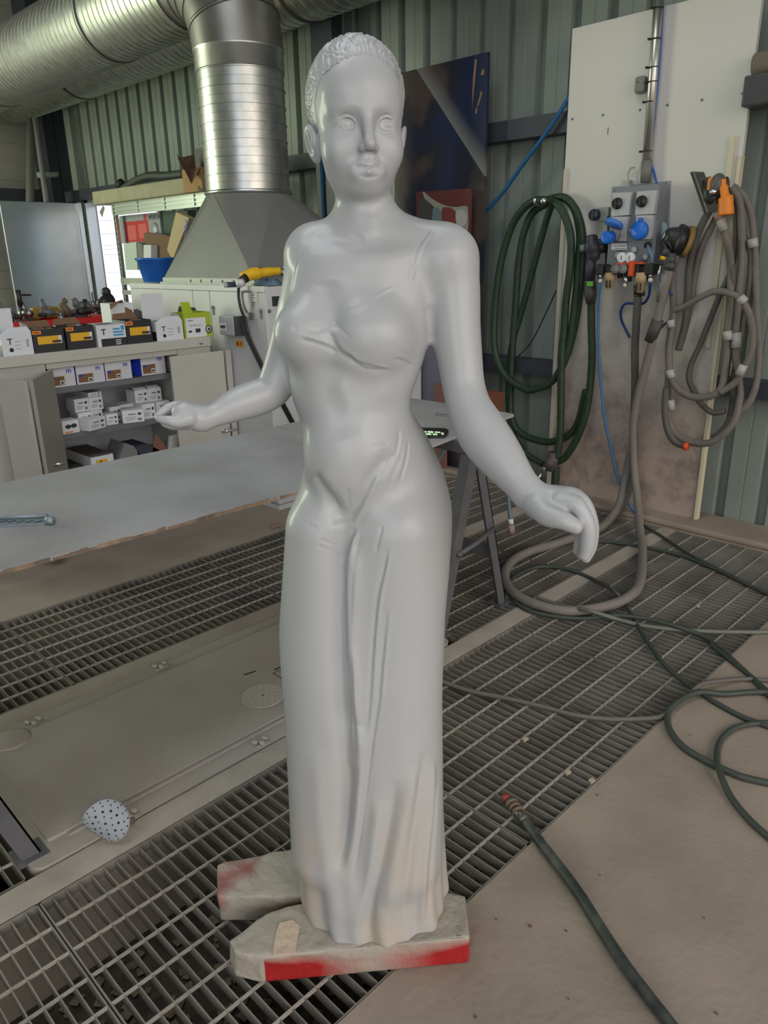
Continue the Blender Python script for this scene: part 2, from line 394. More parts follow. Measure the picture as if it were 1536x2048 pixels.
# the hair: a curly cap of its own
def hairline(q):
    "signed: >0 on the haired side of the head, in head coordinates"
    x, y, z = q[..., 0], q[..., 1], q[..., 2]
    ax = np.abs(x)
    top = z-(.073-6.*ax*ax)+.0012*np.sin(x*420)+.0012*np.sin(x*930+1)                 # above the forehead
    ylim = np.interp(z, [-.06, -.03, -.015, .01, .04, .075], [-.030, .012, .018, .022, .036, .060])
    side = ylim-y
    burn = (z+.034)
    back = -.030-y
    return np.where(y > .060, top, np.minimum(np.maximum(side, top), np.maximum(burn, back)))
rs = np.random.RandomState(5)
_wd = rs.normal(size=(14, 3)); _wd /= np.linalg.norm(_wd, axis=1, keepdims=True); _wf = rs.uniform(560, 950, 14); _wp = rs.uniform(0, 6.28, 14)
def curls(q):
    "ridged waves: long strands over the crown, tight curls at the sides"
    x, y, z = q[..., 0], q[..., 1], q[..., 2]
    wob = q+.0035*np.sin(q[..., [1, 2, 0]]*230+1)
    a = np.zeros(x.shape)
    for d, f_, p in zip(_wd, _wf, _wp): a += np.sin(wob@d*f_+p)
    tight = 1-np.abs(a)/2.6
    ang = np.arctan2(x-.002, .02+np.abs(z))
    strand = np.sin(ang*62+3.5*np.sin(y*75+ang*3)+2.5*np.sin(z*140+ang*11)+2*np.sin(y*190+ang*23))*(.7+.3*np.sin(y*330+ang*17))
    w = np.clip((z-.035)/.035, 0, 1)*np.clip((y+.03)/.04, 0, 1)*.85
    return tight*(1-w)+strand*w*.9
def hair_f(P):
    q = P-HC; q = np.stack([_c*q[..., 0]+_s*q[..., 1], _s*q[..., 0]-_c*q[..., 1], q[..., 2]], -1)
    d = np.sqrt((((q-np.array([0, -.012, .028]))/np.array([.0765, .097, .086]))**2).sum(-1)); base = (d-1)*.085
    # the brow and the back of the skull are fuller than the plain cap
    d2 = np.sqrt((((q-np.array([0, .052, .020]))/np.array([.058, .036, .055]))**2).sum(-1)); b2 = (d2-1)*.045
    d3 = np.sqrt((((q-np.array([0, .024, -.030]))/np.array([.0665, .058, .096]))**2).sum(-1)); b3 = (d3-1)*.062
    base = smin(smin(base, b3, .025), b2, .02)
    t = hairline(q); tt = np.clip(t/.030, 0, 1)
    th = .0078*tt**.9*np.clip((q[..., 2]+.06)/.03, 0, 1)
    crl = np.clip(curls(q), -.5, 1)
    f = base-th*(.72+.28*crl)
    return np.where(t > 0, f, np.maximum(f, .0012-t*.6))
hair = [Fn(hair_f, HC-.15, HC+.16, .001)]

# meshes --------------------------------------------------------------
SEAM_Z = L(722, 408, 1.41)[2]; SR = L(1050, 980, 1.21)[0]; SL = L(420, 835, 1.365)[0]
ALL = body+head+handR+handL
V1, Q1 = polygonize(ALL, (SL-.006, 1.12, ZB-.006), (SR+.006, 1.64, SEAM_Z+.006), .003)
V2, Q2 = polygonize(ALL, (HC[0]-.12, HC[1]-.14, SEAM_Z-.003), (HC[0]+.12, HC[1]+.13, HC[2]+.15), .00135)
V3, Q3 = polygonize(ALL, (SR-.003, 1.07, L(1100, 1150, 1.15)[2]-.03), (L(1220, 1000, 1.2)[0], 1.27, L(1100, 940, 1.15)[2]+.03), .0014)
V4, Q4 = polygonize(ALL, (L(295, 830, 1.33)[0]-.01, 1.27, L(350, 880, 1.36)[2]-.01), (SL+.003, 1.43, L(360, 780, 1.36)[2]+.03), .0014)
V5, Q5 = polygonize(hair, HC-np.array([.11, .13, .08]), HC+np.array([.11, .13, .16]), .0014)
def rim(V, Q):
    "0 at open borders, 1 inside"
    E = np.concatenate([Q[:, [0, 1]], Q[:, [1, 2]], Q[:, [2, 3]], Q[:, [3, 0]]]); E.sort(axis=1)
    u, c = np.unique(E, axis=0, return_counts=True); w = np.ones(len(V)); w[u[c == 1].ravel()] = 0; return w
R1, R2, R3, R4 = rim(V1, Q1), rim(V2, Q2), rim(V3, Q3), rim(V4, Q4)
V1 = relax(V1, Q1, 3, w=R1); V2 = relax(V2, Q2, 2, .4, R2); V3 = relax(V3, Q3, 4, w=R3); V4 = relax(V4, Q4, 3, w=R4); V5 = relax(V5, Q5, 1, .3)
SV = np.concatenate([V1, V2, V3, V4]); SQ = np.concatenate([Q1, Q2+len(V1), Q3+len(V1)+len(V2), Q4+len(V1)+len(V2)+len(V3)])
# carved folds, creases and lids: measured polylines laid on the surface, then pushed in or out
def to_world(V): return V[:, :1]*RGT+V[:, 1:2]*VD+np.array([0, 0, 1.])*V[:, 2:3]
WV = to_world(SV)
bvh = BVHTree.FromPolygons(WV.tolist(), SQ.tolist())
def onsurf(pts, step=2.0):
    out = []
    P = smooth_path([(a, b) for a, b in pts], 12)
    for a, b in P:
        d = Vector(ray(a, b)).normalized(); hit = bvh.ray_cast(Vector(CC), d)
        if hit[0] is not None: out.append(np.array(hit[0]))
    return np.array(out)
def stroke(W, N, pts, amp, sig, taper=True, skew=0.0, weight=None):
    C = onsurf(pts)
    if len(C) < 2: return np.zeros(len(W))
    lo = C.min(0)-4*sig; hi = C.max(0)+4*sig; m = ((W > lo) & (W < hi)).all(1); ii = np.nonzero(m)[0]
    if not len(ii): return np.zeros(len(W))
    Q = W[ii]; best = np.full(len(ii), 9.); tt = np.zeros(len(ii)); sd = np.zeros(len(ii)); nC = len(C)-1
    for k in range(nC):
        a, b = C[k], C[k+1]; ab = b-a; h = np.clip((Q-a)@ab/(ab@ab+1e-12), 0, 1); r = Q-a-h[:, None]*ab; d = np.linalg.norm(r, axis=1)
        u = d < best; best[u] = d[u]; tt[u] = (k+h[u])/nC
        if skew:
            side = np.cross(np.tile(ab/np.linalg.norm(ab), (len(Q), 1)), (a+b)/2-CC); s_ = (r*side).sum(1); sd[u] = np.sign(s_[u])
    w = np.exp(-(best/sig)**2)
    if skew: w = w-skew*sd*np.exp(-((best-1.6*sig)/sig)**2)
    if taper: w = w*np.clip(np.sin(np.pi*np.clip(tt, .0, 1))*2.2, 0, 1)
    o = np.zeros(len(W)); o[ii] = amp*w; return o
SOFT = [  # (points, depth in m, width in m)
 ([(660,720),(662,770),(672,820),(690,880)], -.0035, .024),
 ([(652,560),(655,620),(657,665)], -.006, .024),
 ([(668,760),(700,800),(745,802),(785,775)], .003, .020),
 ([(628,950),(640,968),(668,1010),(682,1050)], -.010, .014),
 ([(790,905),(745,950),(715,1000),(700,1050)], -.007, .014),
 ([(688,1010),(685,1100),(683,1200),(682,1300),(684,1400),(690,1500),(694,1600),(690,1700),(688,1760)], -.015, .015),
 ([(680,1060),(678,1200),(678,1350),(682,1480)], -.005, .026),
 ([(706,1090),(700,1200),(702,1350),(712,1450)], .007, .014),
 ([(715,1450),(722,1520),(712,1600),(700,1680),(684,1760)], .010, .013),
 ([(705,1530),(700,1600),(690,1680),(676,1740)], -.009, .012),
 ([(742,1480),(735,1560),(728,1640),(716,1700),(708,1780)], -.004, .010),
 ([(792,1560),(780,1640),(764,1720),(744,1800),(735,1870)], -.008, .012),
 ([(830,1530),(815,1610),(800,1680),(785,1760),(770,1860)], .007, .014),
 ([(850,1500),(838,1600),(824,1700),(812,1800),(806,1880)], -.007, .010),
 ([(866,1520),(862,1620),(850,1740),(842,1870)], .006, .009),
 ([(874,1560),(868,1660),(860,1760),(856,1850)], -.005, .008),
 ([(758,1600),(748,1680),(736,1760),(712,1860)], .006, .012),
 ([(640,1500),(640,1620),(655,1740),(676,1850)], .004, .02),
 ([(700,508),(735,498),(800,490),(862,472)], -.0015, .012), ([(705,520),(760,508),(830,498)], .0015, .014),
 ([(858,610),(862,650),(864,684)], -.004, .010),
 ([(976,740),(990,800),(975,860)], -.002, .016),
 ([(722,470),(712,490),(700,505)], -.002, .012), ([(745,430),(741,455),(727,482)], .0015, .012),
 ([(640,940),(660,975),(690,985),(730,960)], .003, .025),
]
FINE = [
 ([(585,655),(605,660),(625,663),(650,660)], -.0022, .0030), ([(600,678),(625,684),(650,692),(675,705)], -.0026, .0032),
 ([(590,658),(612,664),(634,668)], .0015, .0035), ([(612,672),(636,678),(655,686)], .0018, .0035),
 ([(650,662),(662,672),(672,694),(690,713),(715,730)], -.0030, .0055), ([(668,640),(680,655),(702,676)], -.0012, .0022),
 ([(690,707),(715,724),(745,733),(782,742)], -.0028, .0040), ([(700,718),(730,738),(765,742)], -.002, .004), ([(706,716),(730,728),(760,733),(776,738)], .0016, .003),
 ([(788,718),(806,722),(825,733)], -.0018, .0030), ([(798,700),(815,712)], -.0009, .0028), ([(812,655),(830,654)], -.0011, .0018),
 ([(656,656),(700,625),(760,592),(812,569)], -.0013, .0020), ([(658,652),(700,621),(760,588),(808,566)], .0008, .0022),
 ([(815,567),(825,530),(838,490),(862,460)], -.0011, .0020), ([(826,567),(834,540),(846,500),(872,458)], -.0010, .0020), ([(820,567),(829,535),(842,495),(867,459)], .0010, .0026),
 ([(607,505),(620,480),(634,460)], -.0010, .0020), ([(598,512),(610,485),(624,462)], -.0010, .0020), ([(580,598),(590,545),(602,508)], -.0008, .002),
 ([(745,893),(760,889),(780,884)], -.0013, .0020), ([(752,897),(770,893),(782,888)], .0012, .0022),
 ([(800,860),(797,890),(788,922)], -.0022, .0028), ([(818,880),(813,920),(800,965)], -.0016, .0024), ([(812,882),(807,915),(797,955)], .0012, .0028),
 ([(788,905),(772,935),(758,960)], -.0022, .0034), ([(800,918),(785,955),(770,995)], -.0015, .0026), ([(782,908),(762,940),(745,975),(722,1020),(708,1050)], .0024, .0060),
 ([(776,915),(754,945),(735,980),(715,1025)], -.0022, .0050),
 ([(664,985),(672,1000),(678,1014)], -.0022, .0040), ([(696,976),(697,995),(697,1014)], -.0018, .0030),
 ([(614,1048),(625,1052),(636,1056)], -.0012, .0020), ([(640,1078),(655,1084),(668,1090)], -.0011, .0022), ([(636,1090),(650,1096),(664,1102)], -.0010, .0022),
 ([(710,1056),(702,1080),(695,1105),(690,1128)], -.0035, .0045), ([(712,1062),(706,1090),(700,1130),(698,1200),(699,1280),(700,1350)], .0042, .0055),
 ([(704,1140),(701,1200),(700,1280),(702,1350),(706,1430),(712,1500)], -.0028, .0040), ([(690,1130),(692,1200),(694,1300),(698,1400),(700,1500)], -.0026, .0040),
 ([(706,1290),(710,1340),(712,1400),(718,1450),(724,1510)], .0032, .0050),
 ([(765,1050),(758,1080),(752,1105)], -.0016, .0026),
 ([(777,1095),(768,1140),(757,1190),(750,1250),(745,1320),(740,1400),(733,1470)], -.0036, .0026), ([(783,1095),(774,1140),(763,1190),(756,1250),(751,1320),(746,1400)], .0014, .0040),
 ([(775,1215),(770,1270),(764,1330),(758,1400),(748,1470),(740,1530),(728,1620),(720,1680),(706,1760)], -.0034, .0025), ([(782,1215),(776,1270),(770,1330),(764,1400)], .0012, .0040),
 ([(815,1620),(806,1680),(790,1740),(780,1770)], -.0010, .0030), ([(846,1660),(843,1690)], .0008, .003),
]
N = vnormals(SV, SQ); NW = to_world(N)
disp = np.zeros(len(SV))
for pts, a, s_ in SOFT: disp += stroke(WV, NW, pts, a, s_, skew=0)
lowm = (SV[:, 2] < SEAM_Z)
disp *= lowm
SV = SV+N*disp[:, None]
nb = len(V1)
# smooth the body a little after the soft carving, keep the head crisp
Vb = relax(SV[:nb], Q1, 2, w=R1); SV[:nb] = Vb
N = vnormals(SV, SQ); WV = to_world(SV); NW = to_world(N)
bvh = BVHTree.FromPolygons(WV.tolist(), SQ.tolist())
disp = np.zeros(len(SV))
for pts, a, s_ in FINE: disp += stroke(WV, NW, pts, a, s_, skew=.25)
# face: lids, iris rims, brows, lip line, chin, ear folds; given in pixels on the face
FACE = [
 ([(672,250),(682,238),(693,233),(704,236),(712,246)], .0018, .0016), ([(673,253),(683,242),(693,237.5),(703,240),(710,248)], -.0016, .0013),
 ([(674,254),(682,258),(692,259.5),(702,257),(710,250)], -.0011, .0013), ([(672,257),(682,262),(693,263),(704,260)], .0008, .0016),
 ([(676,236),(690,228),(704,232)], -.0010, .0022),
 ([(756,247),(763,237),(772,233.5),(781,236),(786,246)], .0018, .0016), ([(757,249),(764,241),(772,237.5),(780,240),(785,248)], -.0016, .0013),
 ([(758,251),(765,257),(774,259.5),(782,257),(786,250)], -.0011, .0013), ([(757,256),(766,262),(776,263),(783,260)], .0008, .0016),
 ([(760,236),(771,229),(782,233)], -.0010, .0022),
 ([(686,247),(689,241),(696,240),(701,245),(700,252),(694,255),(688,253),(686,247)], -.0008, .0012),
 ([(767,247),(770,241),(776,240),(781,245),(780,252),(775,255),(769,253),(767,247)], -.0008, .0012),
 ([(706,335),(719,332),(737,334),(753,331.5),(765,334)], -.0034, .0016), ([(712,331),(724,324),(733,322.5),(738,324),(743,322.5),(752,324.5),(762,331)], .0012, .0018), ([(718,351),(730,355),(745,355),(758,351)], -.0010, .0024),
 ([(737,304),(737,318)], -.0012, .0030), ([(716,303),(722,305.5),(728,303)], -.0012, .0014),
]
for pts, a, s_ in FACE: disp += stroke(WV, NW, pts, a, s_, taper=a != -.0008, skew=0)
SV = SV+N*disp[:, None]
# broad, uneven hand-smoothed filler surface
M_STAT = mat('primer_grey', (.42, .43, .445), .38, coat=.22, noise=0)
nt = M_STAT.node_tree; nn = nt.nodes; LL = nt.links; bs = nn['Principled BSDF']
tc = nn.new('ShaderNodeTexCoord'); n1 = nn.new('ShaderNodeTexNoise'); n1.inputs['Scale'].default_value = 9; n1.inputs['Detail'].default_value = 3
mp = nn.new('ShaderNodeMapping'); mp.inputs['Scale'].default_value = (1, 1, .35); LL.new(tc.outputs['Object'], mp.inputs[0]); LL.new(mp.outputs[0], n1.inputs['Vector'])
sx = nn.new('ShaderNodeSeparateXYZ'); LL.new(tc.outputs['Object'], sx.inputs[0])
mr = nn.new('ShaderNodeMapRange'); mr.inputs['From Min'].default_value = .62; mr.inputs['From Max'].default_value = .2; LL.new(sx.outputs['Z'], mr.inputs['Value'])
rp = nn.new('ShaderNodeValToRGB'); rp.color_ramp.elements[0].position = .42; rp.color_ramp.elements[0].color = (.42, .43, .445, 1)
rp.color_ramp.elements[1].position = .62; rp.color_ramp.elements[1].color = (.46, .41, .35, 1); LL.new(n1.outputs['Fac'], rp.inputs[0])
mx = nn.new('ShaderNodeMix'); mx.data_type = 'RGBA'; mx.inputs[6].default_value = (.42, .43, .445, 1); LL.new(mr.outputs[0], mx.inputs[0]); LL.new(rp.outputs[0], mx.inputs[7])
LL.new(mx.outputs[2], bs.inputs['Base Color'])
mr2 = nn.new('ShaderNodeMapRange'); mr2.inputs['From Min'].default_value = .5; mr2.inputs['From Max'].default_value = 1.2; mr2.inputs['To Min'].default_value = .62; mr2.inputs['To Max'].default_value = .46
LL.new(sx.outputs['Z'], mr2.inputs['Value']); LL.new(mr2.outputs[0], bs.inputs['Roughness'])
def mesh_np(name, W, Q, m, parent=None, **kw):
    me = bpy.data.meshes.new(name); me.vertices.add(len(W)); me.vertices.foreach_set('co', W.astype(np.float32).ravel())
    me.loops.add(Q.size); me.loops.foreach_set('vertex_index', Q.astype(np.int32).ravel())
    me.polygons.add(len(Q)); me.polygons.foreach_set('loop_start', np.arange(0, Q.size, 4, dtype=np.int32)); me.polygons.foreach_set('loop_total', np.full(len(Q), 4, np.int32))
    me.polygons.foreach_set('use_smooth', np.ones(len(Q), bool)); me.update(calc_edges=True); me.validate()
    me.materials.append(m); o = bpy.data.objects.new(name, me); COL.objects.link(o)
    if parent is not None: o.parent = parent
    return tag(o, **kw)
statue = mesh_np('statue', to_world(SV), SQ, M_STAT, label='life-size pale grey primed statue of a woman in a long strapped gown', cat='statue')
mesh_np('hair', to_world(V5), Q5, M_STAT, statue, label='short sculpted curly hair')
# ================================================================== THE HALL
def C(r, g, b): return tuple((c/255/12.92 if c/255 <= .04045 else ((c/255+.055)/1.055)**2.4) for c in (r, g, b))
XW = 4.27; YF = 9.8
M_conc = mat('dusty_concrete', (.33,.275,.22), .85, noise=.22, nscale=3.5, bump=.25, bscale=45, col2=(.26,.215,.175))
M_strip = mat('strip_concrete', (.40,.36,.31), .85, noise=.2, nscale=6, bump=.2, col2=(.33,.29,.25))
M_wall = mat('green_sheet', (.275,.315,.285), .45, noise=.12, nscale=2, spec=.4)
M_wallb = mat('grey_sheet', (.44,.44,.39), .5, noise=.12, nscale=2)
M_beam = mat('dark_steel', (.025,.03,.045), .5)
M_rail = mat('girt_steel', (.05,.055,.075), .5, noise=.2)
M_galv = mat('galvanised', (.58,.58,.57), .36, .95, noise=.25, nscale=14, col2=(.46,.48,.47))
M_galvg = mat('galvanised_run', (.62,.64,.60), .36, .95, noise=.2, nscale=14, col2=(.50,.52,.48))
M_galv2 = mat('galvanised_dull', (.235,.235,.23), .5, .3, noise=.1, nscale=3, col2=(.205,.21,.205))
M_steel = mat('zinc_bright', (.62,.64,.66), .3, 1.0)
M_white = mat('white_paint', (.60,.61,.63), .45, noise=.06)
M_board = mat('white_board', (.56,.545,.52), .55)
M_black = mat('black_plastic', (.018,.018,.02), .45)
M_dgrey = mat('dark_grey', (.055,.055,.06), .5)
M_grey = mat('mid_grey', (.17,.17,.175), .5)
M_blue = mat('blue_plastic', C(20,90,170), .4)
M_card = mat('cardboard', C(176,140,98), .8, noise=.12, nscale=20)
M_cardd = mat('cardboard_dark', C(120,92,70), .8, noise=.1)
M_red = mat('red_paint', C(190,25,30), .45)
M_yel = mat('yellow', C(222,170,35), .45)
M_orange = mat('orange', C(225,130,35), .45)
M_paper = mat('paper_white', (.68,.69,.72), .6)
M_ink = mat('ink', (.03,.03,.035), .6)
M_grate = mat('grating_steel', (.255,.24,.21), .65, .15, noise=.35, nscale=5, col2=(.165,.15,.13))
M_gratec = mat('grating_cross', (.37,.34,.295), .65, .1, noise=.3, nscale=4)
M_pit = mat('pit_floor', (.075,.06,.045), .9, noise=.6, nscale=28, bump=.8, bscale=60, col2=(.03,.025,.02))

def slab(name, x0, y0, x1, y1, z0=-.3, z1=0, m=None, **kw):
    return MB().box(x0, y0, z0, x1, y1, z1).build(name, m or M_conc, kind='structure', **kw)
YA, YB, YC, YD, YE, YG = .877, 1.640, 1.735, 2.455, 2.562, 3.306
XR = 3.955
# floor: near slab, strips between gratings, far slab, kerb at the wall, pit under the gratings
fl = MB()
fl.box(-4, -5, -.3, XW, YA, 0); fl.box(-4, YG, -.3, XW, YF, 0); fl.box(XR, YA, -.3, XW, YG, 0); fl.box(-4, YA, -.3, -1.6, YG, 0)
fl.build('floor', M_conc, kind='structure')
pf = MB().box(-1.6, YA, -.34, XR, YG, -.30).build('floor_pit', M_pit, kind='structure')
st_ = MB(); st_.box(-1.6, YB+.004, -.30, XR, YC-.004, 0); st_.box(-1.6, YD+.006, -.30, XR, YE-.004, 0)
st_.build('floor_strip', M_strip, kind='structure')
MB().box(XR+.02, -2.5, 0, XW, 9, .035, bev=.012).build('baseboard_right', M_conc, kind='structure')
# debris in the pit
rd = random.Random(3); db = MB()
for i in range(900):
    x, y = rd.uniform(-.6, 2.2), rd.uniform(YA+.03, YB-.03); s_ = rd.uniform(.006, .022)
    a = rd.uniform(0, 6.28); db.add([(x+s_*math.cos(a+q), y+s_*math.sin(a+q), -.298+rd.uniform(.003, .012)) for q in (0, 1.6, 3.1, 4.7)]+[(x, y, -.2999)], [(0,1,2,3),(0,1,4),(1,2,4),(2,3,4),(3,0,4)])
db.build('pit_debris', mat('debris', (.20,.16,.11), .9, noise=.5, nscale=30), label='dusty brown debris lying in the pit under the gratings', cat='debris', kind='stuff')

def grating(x0, x1, y0, y1, label, group):
    root = empty('floor_grating', (x0, y0, 0), label=label, cat='grating', group=group)
    fr = MB(); t = .004
    fr.box(x0+.002, y0+.002, -.032, x1-.002, y0+.002+t, -.001); fr.box(x0+.002, y1-.002-t, -.032, x1-.002, y1-.002, -.001)
    fr.box(x0+.002, y0+.002, -.032, x0+.002+t, y1-.002, -.001); fr.box(x1-.002-t, y0+.002, -.032, x1-.002, y1-.002, -.001)
    fr.build('frame', M_grate, root)
    b = MB(); n = max(2, round((x1-x0)/.0335)); p = (x1-x0)/n
    for i in range(1, n): b.box(x0+i*p-.0016, y0+.005, -.031, x0+i*p+.0016, y1-.005, -.0015)
    b.build('bearing_bars', M_grate, root)
    c = MB(); m = max(2, round((y1-y0)/.0955)); q = (y1-y0)/m
    for i in range(1, m): c.box(x0+.005, y0+i*q-.0026, -.008, x1-.005, y0+i*q+.0026, -.0008)
    c.build('cross_bars', M_gratec, root)
xs = [-1.59, -.6, .4, 1.4, 2.39, 3.17, XR]
ga = ['left of the red-painted block', 'running under the red-painted block', 'under the statue and its block', 'beside the concrete, with the dropped hose end on it', 'crossed by the hoses near the concrete', 'at the wall in front of the white board']
for i in range(6): grating(xs[i], xs[i+1], YA, YB, 'front row steel floor grating '+ga[i], 'front row of floor gratings') if xs[i+1] > 0 else None
grating(-.6, .412, YC, YD, 'steel floor grating at the far left beyond the end of the lift platform', None)
grating(2.14, 3.05, YC, YD, 'steel floor grating between the legs of the trestle', None)
grating(3.06, XR, YC, YD, 'steel floor grating in the middle row nearest the white wall board', None)
gb = ['at its left end', 'just right of its left end', 'behind the statue', 'behind the trestle legs', 'ending at the wall']
xb = [-.1, .9, 1.9, 2.9, XR]
for i in range(4): grating(xb[i], xb[i+1], YE, YG, 'rear row steel floor grating under the table, '+gb[i if i < 2 else i], 'rear row of floor gratings')

# lift platform let into the floor
M_lift = mat('lift_paint', (.40,.365,.33), .55, noise=.25, nscale=2.2, bump=.1, col2=(.335,.30,.26))
lift = empty('lift_platform', (1.2, 2.1, 0), label='pale dusty steel lift platform let into the floor between the gratings', cat='lift platform')
def rrect(x0, y0, x1, y1, r, n=6):
    o = []
    for cx_, cy_, a0 in ((x1-r, y1-r, 0), (x0+r, y1-r, 90), (x0+r, y0+r, 180), (x1-r, y0+r, 270)):
        for k in range(n+1):
            a = math.radians(a0+90*k/n); o.append((cx_+r*math.cos(a), cy_+r*math.sin(a)))
    return o
MB().prism([(x, y, -.20) for x, y in rrect(.43, YC+.004, 2.11, YD-.002, .04)], (0, 0, .205)).build('deck', M_lift, lift)
MB().prism([(x, y, .0045) for x, y in rrect(.50, YC+.085, 2.09, YD-.085, .01)], (0, 0, .010)).build('tread_plate', M_lift, lift)
rl = MB(); rl.box(.55, YC+.066, .004, 2.08, YC+.076, .010); rl.box(.55, YD-.076, .004, 2.08, YD-.066, .010); rl.build('edge_rails', M_lift, lift)
MB().lathe([(0,0),(.062,0),(.062,.010),(.05,.014),(0,.014)], Matrix.Translation((.60, 2.36, .005)), 28).build('hinge_cover', M_lift, lift)
def bolts(px, py):
    c = at(px, py, 'z', .01); b = MB()
    for dx, dy in ((0, 0), (.022, .016), (-.014, .020)): b.lathe([(0,0),(.010,0),(.010,.009),(.006,.012),(0,.012)], Matrix.Translation((c[0]+dx, c[1]+dy, .006)), 10)
    b.box(c[0]-.03, c[1]-.012, .005, c[0]+.03, c[1]+.004, .009); b.build('bolt_cluster', M_lift, lift)
for q in ((68, 1446), (260, 1635), (322, 1333), (525, 1487)): bolts(*q)
for (a, b_) in (((488,1350),(512,1342)), ((548,1340),(566,1332))):
    p = at(*a, 'z', .0146); q = at(*b_, 'z', .0146); d = (q-p)/np.linalg.norm(q-p)*.004; n_ = np.array([-d[1], d[0], 0])
    MB().prism([p-n_, q-n_, q+n_, p+n_], (0, 0, .0006)).build('slot', M_ink, lift)
p = at(545, 1347, 'z', .0146); MB().box(p[0], p[1]-.07, .0145, p[0]+.0035, p[1], .0150).box(p[0], p[1]-.003, .0145, p[0]+.10, p[1], .0150).build('slot', M_ink, lift)

# walls -----------------------------------------------------------------
def corrugated(name, x, y0, y1, z0, z1, m, pitch=.2265, gap=None, off=0.0):
    "upright trapezoid sheet facing -x, wide flats towards the room; gap = (ya, yb, z) leaves a doorway"
    b = MB(); d = .05; prof = []; y = y0+off
    prof.append((x, y0))
    while y < y1:
        for dy, dx in ((0, 0), (.07, 0), (.072, .003), (.078, .003), (.080, 0), (.160, 0), (.170, d), (.2165, d), (.2265, 0)):
            if y0 < y+dy < y1: prof.append((x+dx, y+dy))
        y += pitch
    prof.append((x, y1))
    for (xa, ya), (xb_, yb_) in zip(prof[:-1], prof[1:]):
        if yb_-ya < 1e-6: continue
        lo = gap[2] if gap and gap[0] < (ya+yb_)/2 < gap[1] else z0
        k = len(b.v); b.add([(xa, ya, lo), (xb_, yb_, lo), (xb_, yb_, z1), (xa, ya, z1), (xa+.004, ya, lo), (xb_+.004, yb_, lo), (xb_+.004, yb_, z1), (xa+.004, ya, z1)], [(0,1,2,3),(7,6,5,4),(0,4,5,1),(3,2,6,7)])
    return b.build(name, m, kind='structure')
DY0, DY1, DZ = 7.45, 9.00, 2.09
corrugated('wall_right', XW, -3.2, YF, 0, 5.2, M_wall, gap=(DY0, DY1, DZ), off=.02)
# far wall with horizontal boards
b = MB(); z = 0
while z < 5.2:
    h_ = .20; b.box(-4, YF, z, XW+.04, YF+.03, z+h_-.012); b.box(-4, YF+.008, z+h_-.012, XW+.04, YF+.03, z+h_); z += h_
b.build('wall_back', M_wallb, kind='structure')
MB().box(-4.05, -5, 0, -4, YF, 5.2).build('wall_left', M_wallb, kind='structure')
cb = MB(); cb.box(-4.05, -5, 5.2, XW+.04, YF+.03, 5.3)
cb.build('ceiling', mat('dark_roof', (.035,.037,.04), .8), kind='structure')
for y in (-1.0, 9.0): MB().box(-4, y-.08, 4.8, XW, y+.08, 5.19).build('ceiling_beam', M_beam, kind='structure')
# girts along the right wall
def girt(name, x0, x1, ya, yb, za, zb, m=M_rail):
    b = MB(); b.box(x0, ya, za, x1, yb, za+.008); b.box(x0, ya, zb-.008, x1, yb, zb); b.box((x0), ya, za+.008, x0+.008, yb, zb-.008)
    return b.build(name, m, kind='structure')
girt('trim_1', 4.155, 4.262, -3, YF-.2, 2.150, 2.262)
girt('trim_2', 4.155, 4.262, -3, DY0, .742, .838)
MB().box(2.4, YF-.12, 2.13, 4.0, YF-.001, 2.30).build('trim_3', M_rail, kind='structure')
MB().box(4.02, 9.42, 0, 4.13, 9.78, 5.2).box(4.14, 9.42, 0, 4.262, 9.46, 5.2).box(4.13,9.42,0,4.145,9.78,5.2).build('trim_4', M_beam, kind='structure')
# two dark uprights seen behind the statue
cpx = at(636, 430, 'x', 4.05); cpy = at(676, 430, 'x', 4.05)
MB().box(4.05, cpy[1], 0, 4.15, cpx[1], 4.8).build('trim_5', M_beam, kind='structure')
# doorway
fr = empty('door_1', (XW, DY1, 0), kind='structure')
f = MB(); f.box(XW-.05, DY1, 0, XW+.06, DY1+.07, DZ+.06); f.box(XW-.05, DY0-.07, 0, XW+.06, DY0, DZ+.06); f.box(XW-.05, DY0-.07, DZ, XW+.06, DY1+.07, DZ+.08)
f.build('door_frame', mat('alu_frame', (.50,.54,.58), .35, .7), fr)
lf = MB(); lf.box(3.25, DY1+.01, .03, 4.14, DY1+.05, 2.12, bev=.006)
lf.build('door_leaf', mat('brushed_door', (.58,.64,.70), .24, .95, noise=.14, nscale=3, col2=(.50,.57,.63)), fr)
lj = MB(); lj.box(4.10, DY1-.02, .03, 4.14, DY1+.005, 2.12); lj.box(4.18, DY1-.03, .03, 4.22, DY1+.0, 2.12); lj.build('door_edge', mat('alu_frame2', (.62,.66,.72), .3, .7), fr)
MB().box(4.115, DY1-.024, 1.0, 4.13, DY1-.021, 1.14).build('lock_plate', M_ink, fr)
# outside: pale clad building and yard
M_clad = mat('white_cladding', (.84,.84,.90), .6)
b = MB(); z = 0
i = 0
while z < 5:
    h_ = (.42, .13, .09, .26, .30)[i % 5]; i += 1
    b.box(9.0, 4, z, 9.1, 26, z+h_-.015); b.box(9.02, 4, z+h_-.015, 9.1, 26, z+h_); z += h_
b.build('neighbouring_building', M_clad, label='white clad building seen outside through the doorway', cat='building')
MB().box(XW+.05, -6, -.2, 30, 30, -.02).build('ground', mat('yard', (.10,.10,.11), .9, noise=.2), kind='structure')

